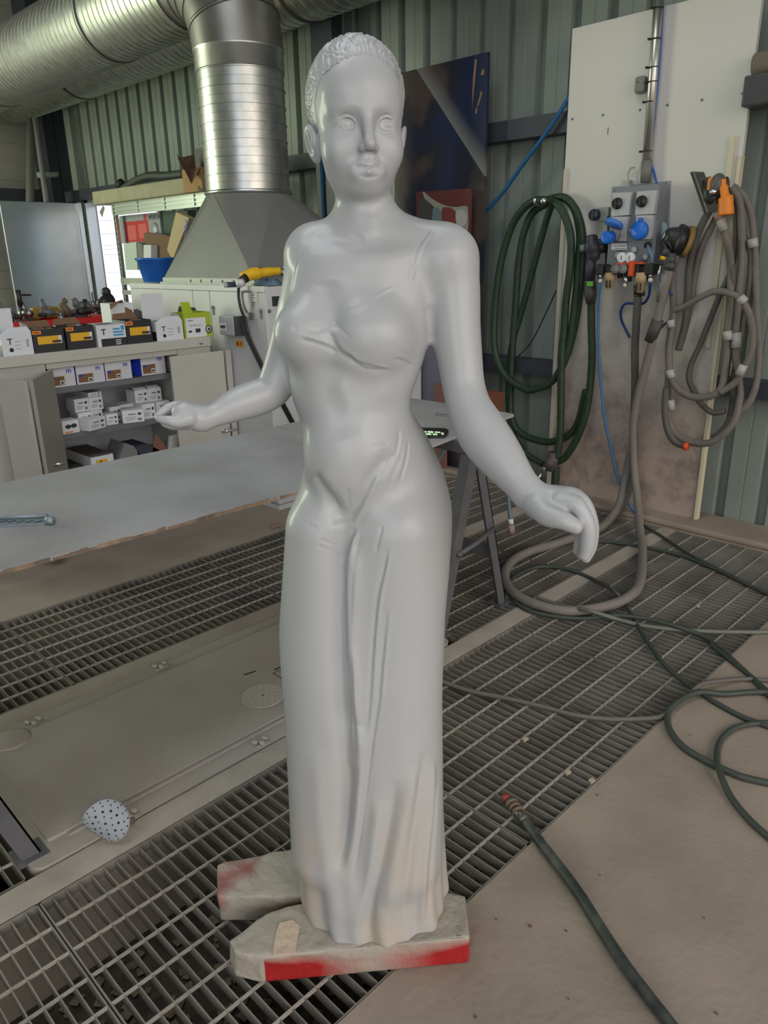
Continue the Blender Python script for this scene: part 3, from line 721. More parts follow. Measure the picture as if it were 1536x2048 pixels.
# ducts -----------------------------------------------------------------
def spiral(p0, p1, r, pitch, ridge=.006, seg=64, twin=False):
    "steel tube with standing seams between two points; every band is its own strip so the seams stay crisp"
    p0, p1 = Vector(p0), Vector(p1); L_ = (p1-p0).length; ax = (p1-p0).normalized()
    M = Matrix.Translation(p0) @ ax.to_track_quat('Z', 'Y').to_matrix().to_4x4(); b = MB(); h = 0.0
    def seam(z, rd): b.lathe([(r-.001, z-.005), (r+rd, z-.0035)], M, seg, caps=False); b.lathe([(r+rd, z-.0035), (r+rd, z)], M, seg, caps=False); b.lathe([(r+rd, z), (r-.001, z+.0015)], M, seg, caps=False)
    while h < L_:
        e = min(h+pitch, L_); b.lathe([(r, h), (r, e)], M, seg, caps=False)
        if twin: seam(h+.5*pitch, .35*ridge)
        if e < L_: seam(e, ridge)
        h = e
    return b
DX, DYc = 3.19, 4.42
vd = empty('extraction_duct', (DX, DYc, 1.9), label='large galvanised duct rising from the hood and bending left under the roof', cat='duct')
zb_, zt_ = 1.905, 2.595
spiral((DX, DYc, zb_), (DX, DYc, zt_), .272, .098, .006, twin=True).build('riser', M_galv, vd, fix=False)
b = MB(); b.lathe([(.272, 0), (.285, 0), (.288, .01), (.285, .02), (.274, .02)], Matrix.Translation((DX, DYc, 1.888)), 56, caps=False); b.build('collar', M_steel, vd)
b = MB(); b.lathe([(.274, 0), (.279, .004), (.279, .105), (.285, .11), (.285, .12)], Matrix.Translation((DX, DYc, zt_)), 56, caps=False); b.build('sleeve', M_galv, vd)
# elbow in segments, from up to +y
eb = MB(); R_ = .50; z0 = zt_+.115; segs = 5; rings = []
M_elb = mat('elbow_steel', (.30,.29,.275), .42, .85, noise=.15, nscale=6)
ZD = z0+R_
for i in range(segs+1):
    a = math.pi/2*i/segs; c = Vector((DX, DYc+R_*(1-math.cos(a)), z0+R_*math.sin(a))); n_ = Vector((0, math.sin(a), math.cos(a)))
    rings.append((c, n_))
for i in range(segs):
    (c0, n0), (c1, n1) = rings[i], rings[i+1]; v = []
    for c, n_ in ((c0, n0), (c1, n1)):
        u = Vector((1, 0, 0)); w = n_.cross(u)
        for k in range(56):
            a = 2*math.pi*k/56; v.append(c+(u*math.cos(a)+w*math.sin(a))*.283)
    eb.add(v, [(k, (k+1) % 56, 56+(k+1) % 56, 56+k) for k in range(56)], 0, True)
    M = Matrix.Translation(c1) @ n1.to_track_quat('Z', 'Y').to_matrix().to_4x4(); eb.lathe([(.283, -.008), (.290, -.008), (.290, .008), (.283, .008)], M, 56, caps=False)
eb.build('elbow', M_elb, vd)
spiral((DX, DYc+R_, ZD), (DX, YF-.01, ZD), .295, .072, .006).build('horizontal_run', M_galvg, vd, fix=False)
for y in (5.95, 8.25):
    b = MB(); b.lathe([(.296, -.012), (.305, -.010), (.305, .010), (.296, .012)], Matrix.Translation((DX, y, ZD)) @ Matrix.Rotation(-math.pi/2, 4, 'X'), 56, caps=False); b.build('joint_band', M_dgrey, vd)
d2 = empty('supply_duct', (3.86, 4, 3.3), label='galvanised duct running along the corrugated wall behind the riser', cat='duct')
spiral((3.86, -3, 3.31), (3.86, YF-.01, 3.31), .29, .085, .006).build('tube', M_galvg, d2, fix=False)
for y in (4.55, 8.0):
    b = MB(); b.lathe([(.291, -.012), (.300, -.010), (.300, .010), (.291, .012)], Matrix.Translation((3.86, y, 3.31)) @ Matrix.Rotation(-math.pi/2, 4, 'X'), 56, caps=False); b.build('joint_band', M_dgrey, d2)
for yy in (3.35, 7.4): MB().tube([(3.86, yy, 3.60), (3.86, yy, 5.2)], .006).build('hanger_rod', M_dgrey, d2)
hg = MB(); hg.tube([(DX, 5.45, 3.49), (DX, 5.45, 5.2)], .006); hg.build('hanger_rod', M_dgrey, vd)

# oven / extraction cabinet with hood --------------------------------------
OX, OY, OZ = 2.67, 3.61, 1.342
ov = empty('extraction_cabinet', (OX, OY, 0), label='tall white sheet-metal cabinet under the grey extraction hood', cat='cabinet')
MB().box(OX+.012, OY+.012, .03, 4.0, 5.20, OZ-.004).build('carcass', M_white, ov)
MB().box(OX+.0, OY+.0, 0, 3.95, 5.18, .029).build('plinth', M_white, ov)
ys = [OY, at(425, 660, 'x', OX)[1], at(386, 600, 'x', OX)[1], 5.20]
for i in range(3):
    MB().box(OX, ys[i]+.003, .04, OX+.014, ys[i+1]-.003, OZ-.035, bev=.003).build('front_panel', M_white, ov)
MB().box(OX-.004, OY, OZ-.032, OX+.02, 5.20, OZ).build('top_rail', M_white, ov)
for xa, xb_ in ((OX+.003, 3.3), (3.31, 3.99)): MB().box(xa, OY-.002, .04, xb_, OY+.012, OZ-.01, bev=.003).build('side_panel', M_white, ov)
p, q = at(543, 593, 'y', OY), at(566, 611, 'y', OY); MB().box(p[0], OY-.006, q[2], q[0]+.02, OY-.0005, p[2]).build('viewing_window', M_ink, ov)
def qlock(px, py, ax, val):
    p = at(px, py, ax, val); R = Matrix.Rotation(-math.pi/2, 4, 'Y') if ax == 'x' else Matrix.Rotation(math.pi/2, 4, 'X')
    b = MB(); b.lathe([(0,0),(.011,0),(.011,.006),(.004,.008),(0,.008)], Matrix.Translation(tuple(p)) @ R, 16)
    if ax == 'x': b.box(OX-.009, p[1]-.003, p[2]-.045, OX-.001, p[1]+.001, p[2]-.012)
    b.build('quarter_turn_lock', M_grey, ov)
qlock(426, 615, 'x', OX-.003); qlock(522, 622, 'x', OX-.003); qlock(538, 622, 'y', OY-.003)
# paper notice, lever latch, warning label
def wallrect(px0, py0, px1, py1, ax, val):
    a = at(px0, py0, ax, val); b_ = at(px1, py1, ax, val); return a, b_
a, b_ = wallrect(500, 577, 516, 604, 'x', OX)
mb = MB(); mb.box(OX-.003, a[1], a[2], OX-.001, b_[1], b_[2]); mb.build('notice', M_paper, ov)
mb = MB()
for k in range(7): mb.box(OX-.0045, a[1]-.012, a[2]-.02-k*.014, OX-.0032, b_[1]+(.03 if k % 3 else .045), a[2]-.024-k*.014)
mb.build('notice_print', M_ink, ov)
mb = MB(); p = at(489, 590, 'x', OX-.02); mb.tube(smooth_path([(OX, p[1]-.03, p[2]+.02), (OX-.03, p[1]-.02, p[2]+.02), (OX-.035, p[1]+.0, p[2]+.01), (OX-.03, p[1]+.0, p[2]-.06), (OX-.01, p[1], p[2]-.10)]), .007); mb.box(OX-.012, p[1]-.05, p[2]-.14, OX, p[1]-.012, p[2]-.10); mb.build('lever_latch', M_grey, ov)
sw = empty('isolator_switch', (OX, 3.95, 1.1), label='grey isolator switch box on the white cabinet front', cat='switch box')
a, b_ = wallrect(456, 626, 494, 674, 'x', OX)
MB().box(OX-.075, b_[1]+.025, b_[2]+.01, OX-.001, a[1]-.005, a[2]-.01, bev=.006).build('housing', mat('lgrey', (.42,.43,.45), .5), sw)
MB().box(OX-.07, b_[1]-.005, b_[2]+.01, OX-.002, b_[1]+.024, a[2]-.01).build('side_cover', M_dgrey, sw)
c = (a+b_)/2; MB().box(OX-.079, c[1]-.02+.03, c[2]-.03, OX-.0755, c[1]+.07, c[2]+.015).build('rating_plate', M_paper, sw)
MB().box(OX-.092, c[1]+.01, c[2]-.012, OX-.0795, c[1]+.045, c[2]+.002).build('rotary_knob', M_ink, sw)
wl = empty('warning_label', (OX, 3.94, 1.01), label='small orange warning label below the isolator switch', cat='label')
a, b_ = wallrect(472, 681, 487, 695, 'x', OX)
MB().box(OX-.002, b_[1], b_[2], OX-.0005, a[1], a[2]).build('sticker', M_yel, wl)
mb = MB(); c = (a+b_)/2
mb.prism([(OX-.0034, c[1]+.032, c[2]-.008), (OX-.0034, c[1]+.004, c[2]-.008), (OX-.0034, c[1]+.018, c[2]+.018)], (.001, 0, 0)); mb.lathe([(0,0),(.008,0),(0,.001)], Matrix.Translation((OX-.0025, c[1]-.02, c[2]+.002)) @ Matrix.Rotation(-math.pi/2, 4, 'Y'), 10)
mb.build('symbols', M_red, wl)
cabp = [at(*q, 'x', OX-.04) for q in ((478,566),(477,590),(481,615),(490,640),(497,670),(508,695),(523,726))]+[at(543,765,'y',OY-.02), at(565,803,'y',OY-.02), at(590,850,'y',OY-.02)]
kb = MB(); kb.tube(smooth_path(cabp, 8), .0085); kb.tube(smooth_path([p_+np.array([-.012, .012, 0]) for p_ in cabp[3:]], 8), .0065)
kc = kb.build('power_cable', M_black); tag(kc, 'black power cable hanging down the front of the white cabinet', 'cable')

# hood: square base to round neck
hd = empty('extraction_hood', (DX, DYc, OZ), label='grey sheet-metal pyramid hood between white cabinet and round duct', cat='hood')
_hc = at(452, 567, 'z', OZ+.02); _hl = at(328, 559, 'z', OZ+.02)
HX0, HX1, HY0, HY1, HZ = max(float(_hc[0]), OX+.03), 3.90, float(_hc[1]), float(at(328, 560, 'x', max(float(_hc[0]), OX+.03))[1]), OZ+.035
print('hood', HX0, HY0, HY1)
mb = MB(); cr4 = [(HX0, HY0), (HX1, HY0), (HX1, HY1), (HX0, HY1)]; a4 = [-135, -45, 45, 135]
def tp(a): return (DX+.273*math.cos(math.radians(a)), DYc+.273*math.sin(math.radians(a)), 1.89)
for k in range(4):
    am = (-90, 0, 90, 180)[k]; mb.add([(*cr4[k], HZ), (*cr4[(k+1) % 4], HZ), tp(am)], [(0, 1, 2)])
    a0 = (-180, -90, 0, 90)[k]; arc = [tp(a0+90*t/16) for t in range(17)]
    mb.add([(*cr4[k], HZ)]+arc, [(0, t+1, t+2) for t in range(16)], 0, True)
mb.build('hood_shell', M_galv2, hd, fix=False)
mb = MB(); mb.box(HX0-.02, HY0-.02, OZ+.001, HX1+.02, HY1+.02, OZ+.012); mb.box(HX0-.006, HY0-.006, OZ+.012, HX1+.006, HY1+.006, HZ+.004)
for k in range(6): mb.box(HX0-.012, HY0+.08+k*.12, OZ+.012, HX0-.004, HY0+.10+k*.12, OZ+.03)
mb.build('flange', mat('flange_zinc', (.28,.29,.28), .5, .5), hd)
mb = MB(); mb.tube([(HX0, HY0, HZ), tp(-180)], .003, 6); mb.build('seams', M_galv2, hd)
# ================================================================== THINGS ON THE RIGHT WALL
BX = 4.118   # face of the white board
bd = empty('wall_board', (BX, 2.1, 0), label='tall dusty white board standing against the corrugated wall', cat='board')
mb = MB(); mb.box(BX, 1.600, .012, BX+.028, 2.602, 2.655)
M_b = mat('board_face', C(206,203,197), .5, coat=.1)
nt = M_b.node_tree; n = nt.nodes; LL = nt.links
tc = n.new('ShaderNodeTexCoord'); sp = n.new('ShaderNodeSeparateXYZ'); LL.new(tc.outputs['Object'], sp.inputs[0])
t = n.new('ShaderNodeTexNoise'); t.inputs['Scale'].default_value = 7; t.inputs['Detail'].default_value = 9; t.inputs['Roughness'].default_value = .7; LL.new(tc.outputs['Object'], t.inputs['Vector'])
r1 = n.new('ShaderNodeMapRange'); r1.inputs['From Min'].default_value = 1.35; r1.inputs['From Max'].default_value = .35; LL.new(sp.outputs['Z'], r1.inputs['Value'])
r2 = n.new('ShaderNodeValToRGB'); r2.color_ramp.elements[0].position = .45; r2.color_ramp.elements[1].position = .72; LL.new(t.outputs['Fac'], r2.inputs[0])
mu = n.new('ShaderNodeMath'); mu.operation = 'MULTIPLY_ADD'; LL.new(r1.outputs[0], mu.inputs[0]); LL.new(r2.outputs[0], mu.inputs[1]); mu.inputs[2].default_value = 0
m1 = n.new('ShaderNodeMix'); m1.data_type = 'RGBA'; m1.inputs[6].default_value = (*C(206,203,197), 1); m1.inputs[7].default_value = (*C(176,158,146), 1); LL.new(r1.outputs[0], m1.inputs[0])
m2 = n.new('ShaderNodeMix'); m2.data_type = 'RGBA'; m2.inputs[7].default_value = (*C(120,110,106), 1); LL.new(m1.outputs[2], m2.inputs[6]); LL.new(mu.outputs[0], m2.inputs[0])
LL.new(m2.outputs[2], n['Principled BSDF'].inputs['Base Color'])
mb.build('panel', M_b, bd)
es = MB(); es.box(BX-.012, 1.598, .012, BX+.03, 1.614, 1.93); es.box(BX-.014, 1.640, 1.0, BX, 1.665, 2.02); es.build('edge_strip', mat('cream_edge', C(205,196,170), .6), bd)
es = MB(); es.box(BX-.010, 2.575, .012, BX, 2.602, 1.95); es.build('edge_strip', mat('cream_edge2', C(196,190,176), .6), bd)
for px, py in ((1145,238),(1206,230),(1280,220),(1335,210),(1404,200),(1485,187)):
    p = at(px, py, 'x', BX); MB().lathe([(0,0),(.007,0),(.006,.003),(0,.004)], Matrix.Translation(tuple(p)) @ Matrix.Rotation(-math.pi/2, 4, 'Y'), 10).build('screw', M_grey, bd)
a = at(1109, 695, 'x', BX); text_mesh('151', .035, frameM((BX-.0006, a[1]-.01, a[2]), (0, -1, .1), (0, .1, 1)), (tb := MB())); tb.build('written_number', M_ink, bd)
a = at(1216, 262, 'x', BX); MB().box(BX-.001, a[1]-.003, a[2]-.018, BX, a[1]+.003, a[2]+.018).build('pencil_mark', M_grey, bd)

def W(px, py, off=.02): return at(px, py, 'x', BX-off)
# conduit
M_pipe = mat('conduit_zinc', (.58,.56,.52), .33, .9, noise=.1)
cd = empty('conduit_pipe', tuple(W(1290, 345, .03)), label='steel conduit pipe running down the white board to the socket panel', cat='pipe')
t0, t1 = W(1322, -60, .032), W(1293, 326, .032)
MB().tube([t0, t1], .024, 20).build('pipe', M_pipe, cd)
MB().tube([W(1294, 322, .032), W(1291, 365, .032)], [.029, .027], 18).build('grey_sleeve', mat('pipe_sleeve', (.17,.165,.155), .6), cd)
for py, px in ((16, 1317), (78, 1312), (135, 1307), (164, 1305), (204, 1301), (303, 1294)):
    c = W(px, py, .032); M = Matrix.Translation(tuple(c)) @ Vector(t0-t1).to_track_quat('Z', 'Y').to_matrix().to_4x4()
    MB().lathe([(.0245,-.0025),(.0265,-.0025),(.0265,.0025),(.0245,.0025)], M, 20, caps=False).box(c[0]-.036, c[1]+.016, c[2]-.006, c[0]-.022, c[1]+.028, c[2]+.004).build('cable_tie', M_black, cd)
bl = MB(); bl.tube(smooth_path([W(1327, -40, .02), W(1325, 20, .02), W(1318, 130, .02), W(1308, 240, .02), W(1301, 315, .02), W(1308, 345, .02), W(1313, 368, .03)], 8), .006)
tag(bl.build('air_line', M_blue), 'thin blue air line tied along the conduit pipe', 'air line')
jb = empty('junction_box', tuple(W(1278, 170, .03)), label='small grey junction box on the white board beside the conduit', cat='box')
c = W(1279, 170, .03); MB().box(c[0]-.02, c[1]-.035, c[2]-.04, c[0]+.029, c[1]+.022, c[2]+.04, bev=.014).build('housing', mat('box_grey', (.20,.19,.175), .5), jb)
MB().lathe([(0,0),(.004,0),(0,.003)], Matrix.Translation((c[0]-.0205, c[1], c[2]+.01)) @ Matrix.Rotation(-math.pi/2, 4, 'Y'), 8).build('screw', M_ink, jb)

# blue compressed-air tube slung across the wall behind the board edge
tb_ = MB(); tb_.tube(smooth_path([at(1290, 8, 'x', 4.10), at(1240, 55, 'x', 4.175)+np.array([0,0,0]), at(1150, 190, 'x', 4.145), at(1100, 255, 'x', 4.13), at(1040, 335, 'x', 4.13), at(1000, 390, 'x', 4.13), at(955, 438, 'x', 4.12), at(900, 470, 'x', 4.10)], 10), .0135, 12)
tb_ = MB(); tb_.tube(smooth_path([at(1140, 192, 'x', 4.13), at(1100, 255, 'x', 4.12), at(1045, 330, 'x', 4.12), at(1000, 392, 'x', 4.12), at(955, 438, 'x', 4.12), at(915, 462, 'x', 4.11)], 10), .0125, 12)
tag(tb_.build('air_hose', mat('blue_hose', C(30,90,140), .4)), 'thick blue air hose slung diagonally across the corrugated wall', 'hose')
tb_ = MB(); q = at(648.5, 480, 'x', 4.035); tb_.tube([(4.035, q[1], .005), (4.035, q[1], 2.2)], .011, 12)
tag(tb_.build('air_pipe', mat('blue_pipe', C(35,80,120), .45)), 'upright blue air pipe seen left of the statue neck', 'pipe')
tb_ = MB(); tb_.tube(smooth_path([at(1112, 582, 'x', 4.14), at(1090, 630, 'x', 4.14), at(1062, 685, 'x', 4.13), at(1035, 714, 'x', 4.13)], 8), .004, 6)
tag(tb_.build('cable', M_black), 'thin black cable sagging on the wall behind the green hose coil', 'cable')

# socket and air panel ---------------------------------------------------
PX = 4.0
pn = empty('power_outlet_unit', (BX, 2.13, 1.4), label='grey service panel with two socket modules and blue caps on the white board', cat='panel')
M_pg = mat('panel_grey', (.20,.215,.25), .42, coat=.1)
def PP(px, py, x=PX): return at(px, py, 'x', x)
# backing plate and raised body
o = [PP(1318, 363, BX-.002), PP(1342, 361, BX-.002), PP(1334, 530, BX-.002), PP(1318, 530, BX-.002)]
MB().prism([PP(1224, 374, BX-.004), PP(1342, 361, BX-.004), PP(1334, 548, BX-.004), PP(1216, 536, BX-.004)], (.004, 0, 0)).build('back_plate', mat('plate_grey', (.30,.31,.33), .45), pn)
MB().prism([PP(1226, 375), PP(1320, 367), PP(1308, 530), PP(1213, 530)], (BX-PX-.005, 0, 0)).build('body', M_pg, pn)
M_mod = mat('module_grey', (.46,.46,.47), .5)
for i, (x0, y0, x1, y1, x2, y2, x3, y3) in enumerate(((1225,386,1263,384,1257,430,1222,433), (1223,434,1256,433,1252,482,1232,482), (1274,383,1314,380,1307,428,1270,430), (1272,431,1306,430,1301,478,1269,480))):
    MB().prism([PP(x0,y0,PX-.03), PP(x1,y1,PX-.03), PP(x2,y2,PX-.03), PP(x3,y3,PX-.03)], (.031, 0, 0)).build('module', M_mod, pn)
for px, py in ((1235,407),(1284,403)):
    c = PP(px, py, PX-.03); MB().lathe([(0,0),(.030,0),(.028,.012),(.0,.014)], Matrix.Translation(tuple(c)) @ Matrix.Rotation(-math.pi/2, 4, 'Y'), 26).box(c[0]-.026, c[1]-.005, c[2]-.026, c[0]-.008, c[1]+.005, c[2]+.026).build('rotary_switch', M_black, pn)
M_cap = mat('cap_blue', C(25,105,205), .4)
c = PP(1281, 461, PX-.03); MB().lathe([(0,0),(.047,0),(.047,.022),(.042,.028),(0,.026)], Matrix.Translation(tuple(c)) @ Matrix.Rotation(-math.pi/2, 4, 'Y'), 32).box(c[0]-.03, c[1]-.014, c[2]+.044, c[0]-.006, c[1]+.004, c[2]+.062).build('socket_cap', M_cap, pn)
c = PP(1226, 452, PX-.085); MB().lathe([(0,0),(.050,0),(.050,.02),(.045,.026),(0,.024)], Matrix.Translation(tuple(c)) @ Matrix.Rotation(math.radians(22), 4, 'Y') @ Matrix.Rotation(math.radians(14), 4, 'X'), 32).build('socket_cap', mat('cap_blue_light', C(60,120,205), .4), pn)
c = PP(1221, 475, PX-.03); MB().lathe([(0,-.01),(.033,-.01),(.033,.05),(.028,.055),(0,.05)], Matrix.Translation(tuple(c)) @ Matrix.Rotation(-math.pi/2, 4, 'Y'), 24).build('socket', M_cap, pn)
mb = MB(); mb.tube(smooth_path([PP(1231, 458, PX-.05), PP(1241, 462, PX-.05), PP(1238, 476, PX-.04), PP(1233, 482, PX-.035)], 6), .004); mb.build('cap_hinge', M_grey, pn)
c0, c1 = PP(1224, 487), PP(1253, 499); MB().box(PX-.003, c1[1], c1[2], PX-.0005, c0[1], c0[2]).build('data_label', M_paper, pn)
mb = MB()
for k in range(3): mb.box(PX-.0042, c1[1]+.006, c0[2]-.012-k*.013, PX-.0031, c0[1]-.012-.01*k, c0[2]-.015-k*.013)
mb.build('label_print', M_ink, pn)
c = PP(1295, 491); mb = MB(); mb.tube(smooth_path([PP(1290, 495), PP(1291, 487, PX-.008), PP(1299, 486, PX-.01), PP(1301, 494)], 6), .005); mb.build('grommet', M_black, pn)
mb = MB(); mb.tube(smooth_path([PP(1296, 491, PX-.0), PP(1299, 500, PX-.04), PP(1304, 512, PX-.045), PP(1304, 524, PX-.04)], 6), .009); mb.build('air_tube', mat('tube_grey_blue', (.12,.20,.33), .4), pn)
MB().tube([PP(1304, 521, PX-.04), PP(1304, 528, PX-.04)], .008).build('tube_fitting', M_steel, pn)
for px, py in ((1229, 381), (1333, 366)):
    MB().lathe([(0,0),(.006,0),(0,.004)], Matrix.Translation(tuple(PP(px, py, BX-.005 if px > 1300 else PX))) @ Matrix.Rotation(-math.pi/2, 4, 'Y'), 10).build('screw', M_steel, pn)
MB().ball(PP(1263, 461, PX-.008), .012, 10).build('valve_nub', M_paper, pn)

# air treatment row below the panel
ar = empty('air_regulator_unit', tuple(PP(1255, 540, 3.97)), label='row of air regulators, gauges and beige filter bowls under the socket panel', cat='regulator')
RX = 3.965
def RP(px, py, x=RX): return at(px, py, 'x', x)
MB().box(RX-.02, RP(1310, 540)[1], RP(1255, 545)[2]-.005, RX+.05, RP(1212, 540)[1], RP(1255, 533)[2]+.005, bev=.006).build('manifold', M_black, ar)
for px in (1205, 1238, 1275, 1302):
    c = RP(px, 539); MB().box(c[0]-.035, c[1]-.022, c[2]-.028, c[0]+.05, c[1]+.022, c[2]+.028, bev=.006).build('regulator_block', M_dgrey if px in (1238,) else M_black, ar)
for px, py in ((1246,515),(1262,515)):
    c = RP(px, py, RX-.02); MB().lathe([(0,0),(.027,0),(.027,.018),(.024,.020),(0,.020)], Matrix.Translation(tuple(c)) @ Matrix.Rotation(-math.pi/2, 4, 'Y'), 26).build('gauge', M_paper, ar)
    MB().box(c[0]-.0225, c[1]-.002, c[2]-.012, c[0]-.0205, c[1]+.001, c[2]+.010).build('gauge_needle', M_ink, ar)
for px, py in ((1268, 500), (1235, 511), (1290, 515)):
    c = RP(px, py, RX+.03); MB().lathe([(0,0),(.017,0),(.017,.006),(0,.008)], Matrix.Translation(tuple(c)) @ Matrix.Rotation(-math.pi/2, 4, 'Y'), 18).build('clear_knob', mat('clear_grey', (.42,.43,.45), .3), ar)
for px, py in ((1233,538),(1248,538)):
    c = RP(px, py, RX-.04); MB().lathe([(0,0),(.026,0),(.024,.020),(0,.022)], Matrix.Translation(tuple(c)) @ Matrix.Rotation(-math.pi/2, 4, 'Y'), 20).build('adjusting_knob', M_grey, ar)
M_orr = mat('orange_red', C(205,80,40), .5); M_beige = mat('filter_beige', C(178,152,120), .5)
c = RP(1264, 535, RX-.04); MB().box(c[0]-.02, c[1]-.012, c[2]-.045, c[0]+.02, c[1]+.012, c[2]+.035, bev=.004).build('red_lever', M_orr, ar)
c = RP(1250, 528, RX-.01); MB().box(c[0]-.03, c[1]-.035, c[2]-.008, c[0]+.02, c[1]+.035, c[2]+.008, bev=.003).build('red_ring', M_orr, ar)
c = RP(1279, 527, RX-.01); MB().box(c[0]-.03, c[1]-.03, c[2]-.004, c[0]+.02, c[1]+.03, c[2]+.006, bev=.003).build('red_ring', M_orr, ar)
for (xa, ya, xb_, yb_, r_) in ((1221, 545, 1220, 577, .029), (1283, 545, 1280, 585, .030)):
    a, b_ = RP(xa, ya, RX-.02), RP(xb_, yb_, RX-.02)
    MB().tube([a, a+(b_-a)*.45, a+(b_-a)*.5, b_], [r_, r_, r_*.72, r_*.66], 20).build('filter_bowl', M_beige, ar)
    mb = MB()
    for dy in (-.011, .013): c = a+(b_-a)*.72; mb.box(c[0]-r_*.80, c[1]+dy-.002, c[2]-.018, c[0]-r_*.5, c[1]+dy+.003, c[2]+.02)
    mb.build('bowl_slots', M_ink, ar)
for px, y0, y1 in ((1201, 547, 558), (1252, 548, 572), (1262, 545, 552), (1301, 546, 556)):
    MB().tube([RP(px, y0, RX-.02), RP(px, y1, RX-.02)], .010, 14).build('fitting', M_steel, ar)
for px, py in ((1201, 562), (1251, 570), (1301, 560)):
    MB().ball(RP(px, py, RX-.02), .013, 12).build('fitting_nut', M_paper, ar)
for px, y0, y1 in ((1201,532,557),(1240,549,556),(1258,549,563),(1300,545,562),(1273,570,590),(1284,580,592)):
    a, b_ = RP(px, y0, RX), RP(px, y1, RX); MB().tube([a, b_], .015, 12).build('coupling', M_black, ar)

def hose(name, pts, r, m, label, cat, x=None, n=9, seg=12, extra=None):
    P = [at(p[0], p[1], 'x', p[2] if len(p) > 2 else x) for p in pts]
    b = MB(); b.tube(smooth_path(P, n), r, seg); return tag(b.build(name, m), label, cat)
M_blueh = mat('blue_tube', C(60,120,170), .4)
hose('air_tube', [(1200,568,3.94),(1197,620,3.98),(1197,690,4.0),(1201,760,4.02),(1210,840,4.03),(1225,910,4.05),(1240,970,4.03),(1262,1015,4.0),(1275,1032,3.93)], .0075, M_blueh, 'thin light blue air tube hanging down the white board to the floor', 'air tube')
hose('looped_air_tube', [(1300,566,3.94),(1298,590,3.97),(1288,606,4.0),(1270,607,4.0),(1250,608,4.0),(1242,622,4.02),(1243,640,4.04),(1252,660,4.06),(1260,675,4.07)], .007, mat('deep_blue_tube', C(30,60,125), .4), 'dark blue looped air tube under the filter bowls', 'air tube')
M_ghose = mat('grey_hose', C(114,108,102), .7, noise=.12, nscale=25)
M_dhose = mat('dark_hose', C(92,88,84), .7, noise=.15, nscale=25)
M_wire = mat('dark_green_hose', C(62,70,64), .6, noise=.15, nscale=20)
hose('wide_hose', [(1276,592,3.98),(1273,640,4.0),(1270,700,4.02),(1270,770,4.03),(1268,840,4.04),(1268,930,4.05),(1256,985,4.0),(1236,1025,3.92),(1200,1062,3.7)], .021, M_dhose, 'dark grey hose hanging from the filter bowl down the middle of the white board', 'hose')

# left isolator on the board
si = empty('rotary_isolator', tuple(W(1200, 430, .03)), label='small grey isolator with a round dark knob left of the socket panel', cat='switch')
a, b_ = W(1194, 415, .045), W(1215, 442, .045); MB().box(a[0], b_[1], b_[2], BX, a[1], a[2], bev=.006).build('housing', mat('box_grey3', (.33,.33,.33), .5), si)
c = W(1187, 430, .05); MB().lathe([(0,0),(.032,0),(.030,.024),(0,.026)], Matrix.Translation(tuple(c+np.array([.0,-.012,0]))) @ Matrix.Rotation(-math.pi/2, 4, 'Y'), 24).box(c[0]-.034, c[1]-.018, c[2]-.024, c[0]-.022, c[1]-.008, c[2]+.024).build('knob', mat('knob_blueblack', (.03,.035,.06), .4), si)
cb_ = MB(); cb_.tube(smooth_path([W(1216, 432, .04), W(1216, 470, .05), W(1213, 500, .045), W(1212, 530, .05)], 6), .006); tag(cb_.build('cable', M_black), 'black cable running down the left edge of the socket panel', 'cable')
cb_ = MB(); cb_.tube(smooth_path([W(1262, 372, .03), W(1257, 362, .03), W(1256, 348, .03), W(1262, 336, .03), W(1270, 335, .02)], 6), .004); cb_.box(*(W(1250, 372, .05)-np.array([.0, .02, .012])), *(W(1262, 366, .01)+np.array([0, .03, .012]))); tag(cb_.build('cable_clamp', mat('clamp_grey', (.38,.37,.35), .5)), 'pale clamp and short looped wire on top of the socket panel', 'clamp')

# green hose coil on its hook ------------------------------------------------
M_green = mat('green_hose', C(42,66,46), .55, noise=.2, nscale=30, col2=C(34,50,38))
gh = empty('green_hose_coil', tuple(at(1090, 400, 'x', 4.08)), label='thick dark green suction hose coiled over a hook on the board edge', cat='hose')
def loop(pts, r=.0225, par=gh, m=M_green, nm='hose', close=False):
    P = [at(p[0], p[1], 'x', p[2]) for p in pts]; b = MB(); b.tube(smooth_path(P, 9, close), r, 14, close=close); return b.build(nm, m, par)
loop([(1095,400,4.05),(1062,405,4.05),(1030,440,4.07),(1008,500,4.08),(996,560,4.08),(989,630,4.08),(990,700,4.07),(1010,750,4.06),(1050,778,4.05),(1075,777,4.05),(1105,762,4.05),(1130,720,4.05),(1143,660,4.05),(1152,590,4.05),(1157,520,4.06),(1160,470,4.06),(1150,420,4.06),(1128,395,4.07),(1095,400,4.09)])
loop([(1100,400,4.05),(1118,412,4.02),(1133,440,4.01),(1142,480,4.01),(1140,540,4.01),(1132,600,4.02),(1128,660,4.03),(1123,720,4.03),(1122,800,4.03),(1120,870,4.03),(1114,915,4.03)])
loop([(1098,405,4.09),(1066,425,4.11),(1048,465,4.11),(1038,520,4.12),(1032,600,4.12),(1026,680,4.12),(1022,760,4.12),(1022,830,4.11),(1040,865,4.10),(1080,882,4.09),(1110,882,4.08),(1140,868,4.08),(1158,840,4.08),(1172,780,4.07)])
loop([(1104,407,4.07),(1090,450,4.10),(1068,530,4.12),(1044,620,4.13),(1022,700,4.13),(1016,780,4.12),(1024,860,4.10),(1050,905,4.08),(1085,928,4.07)], .020)
loop([(1135,398,4.07),(1156,430,4.06),(1166,490,4.06),(1160,580,4.07),(1150,650,4.07),(1135,710,4.06)], .0225)
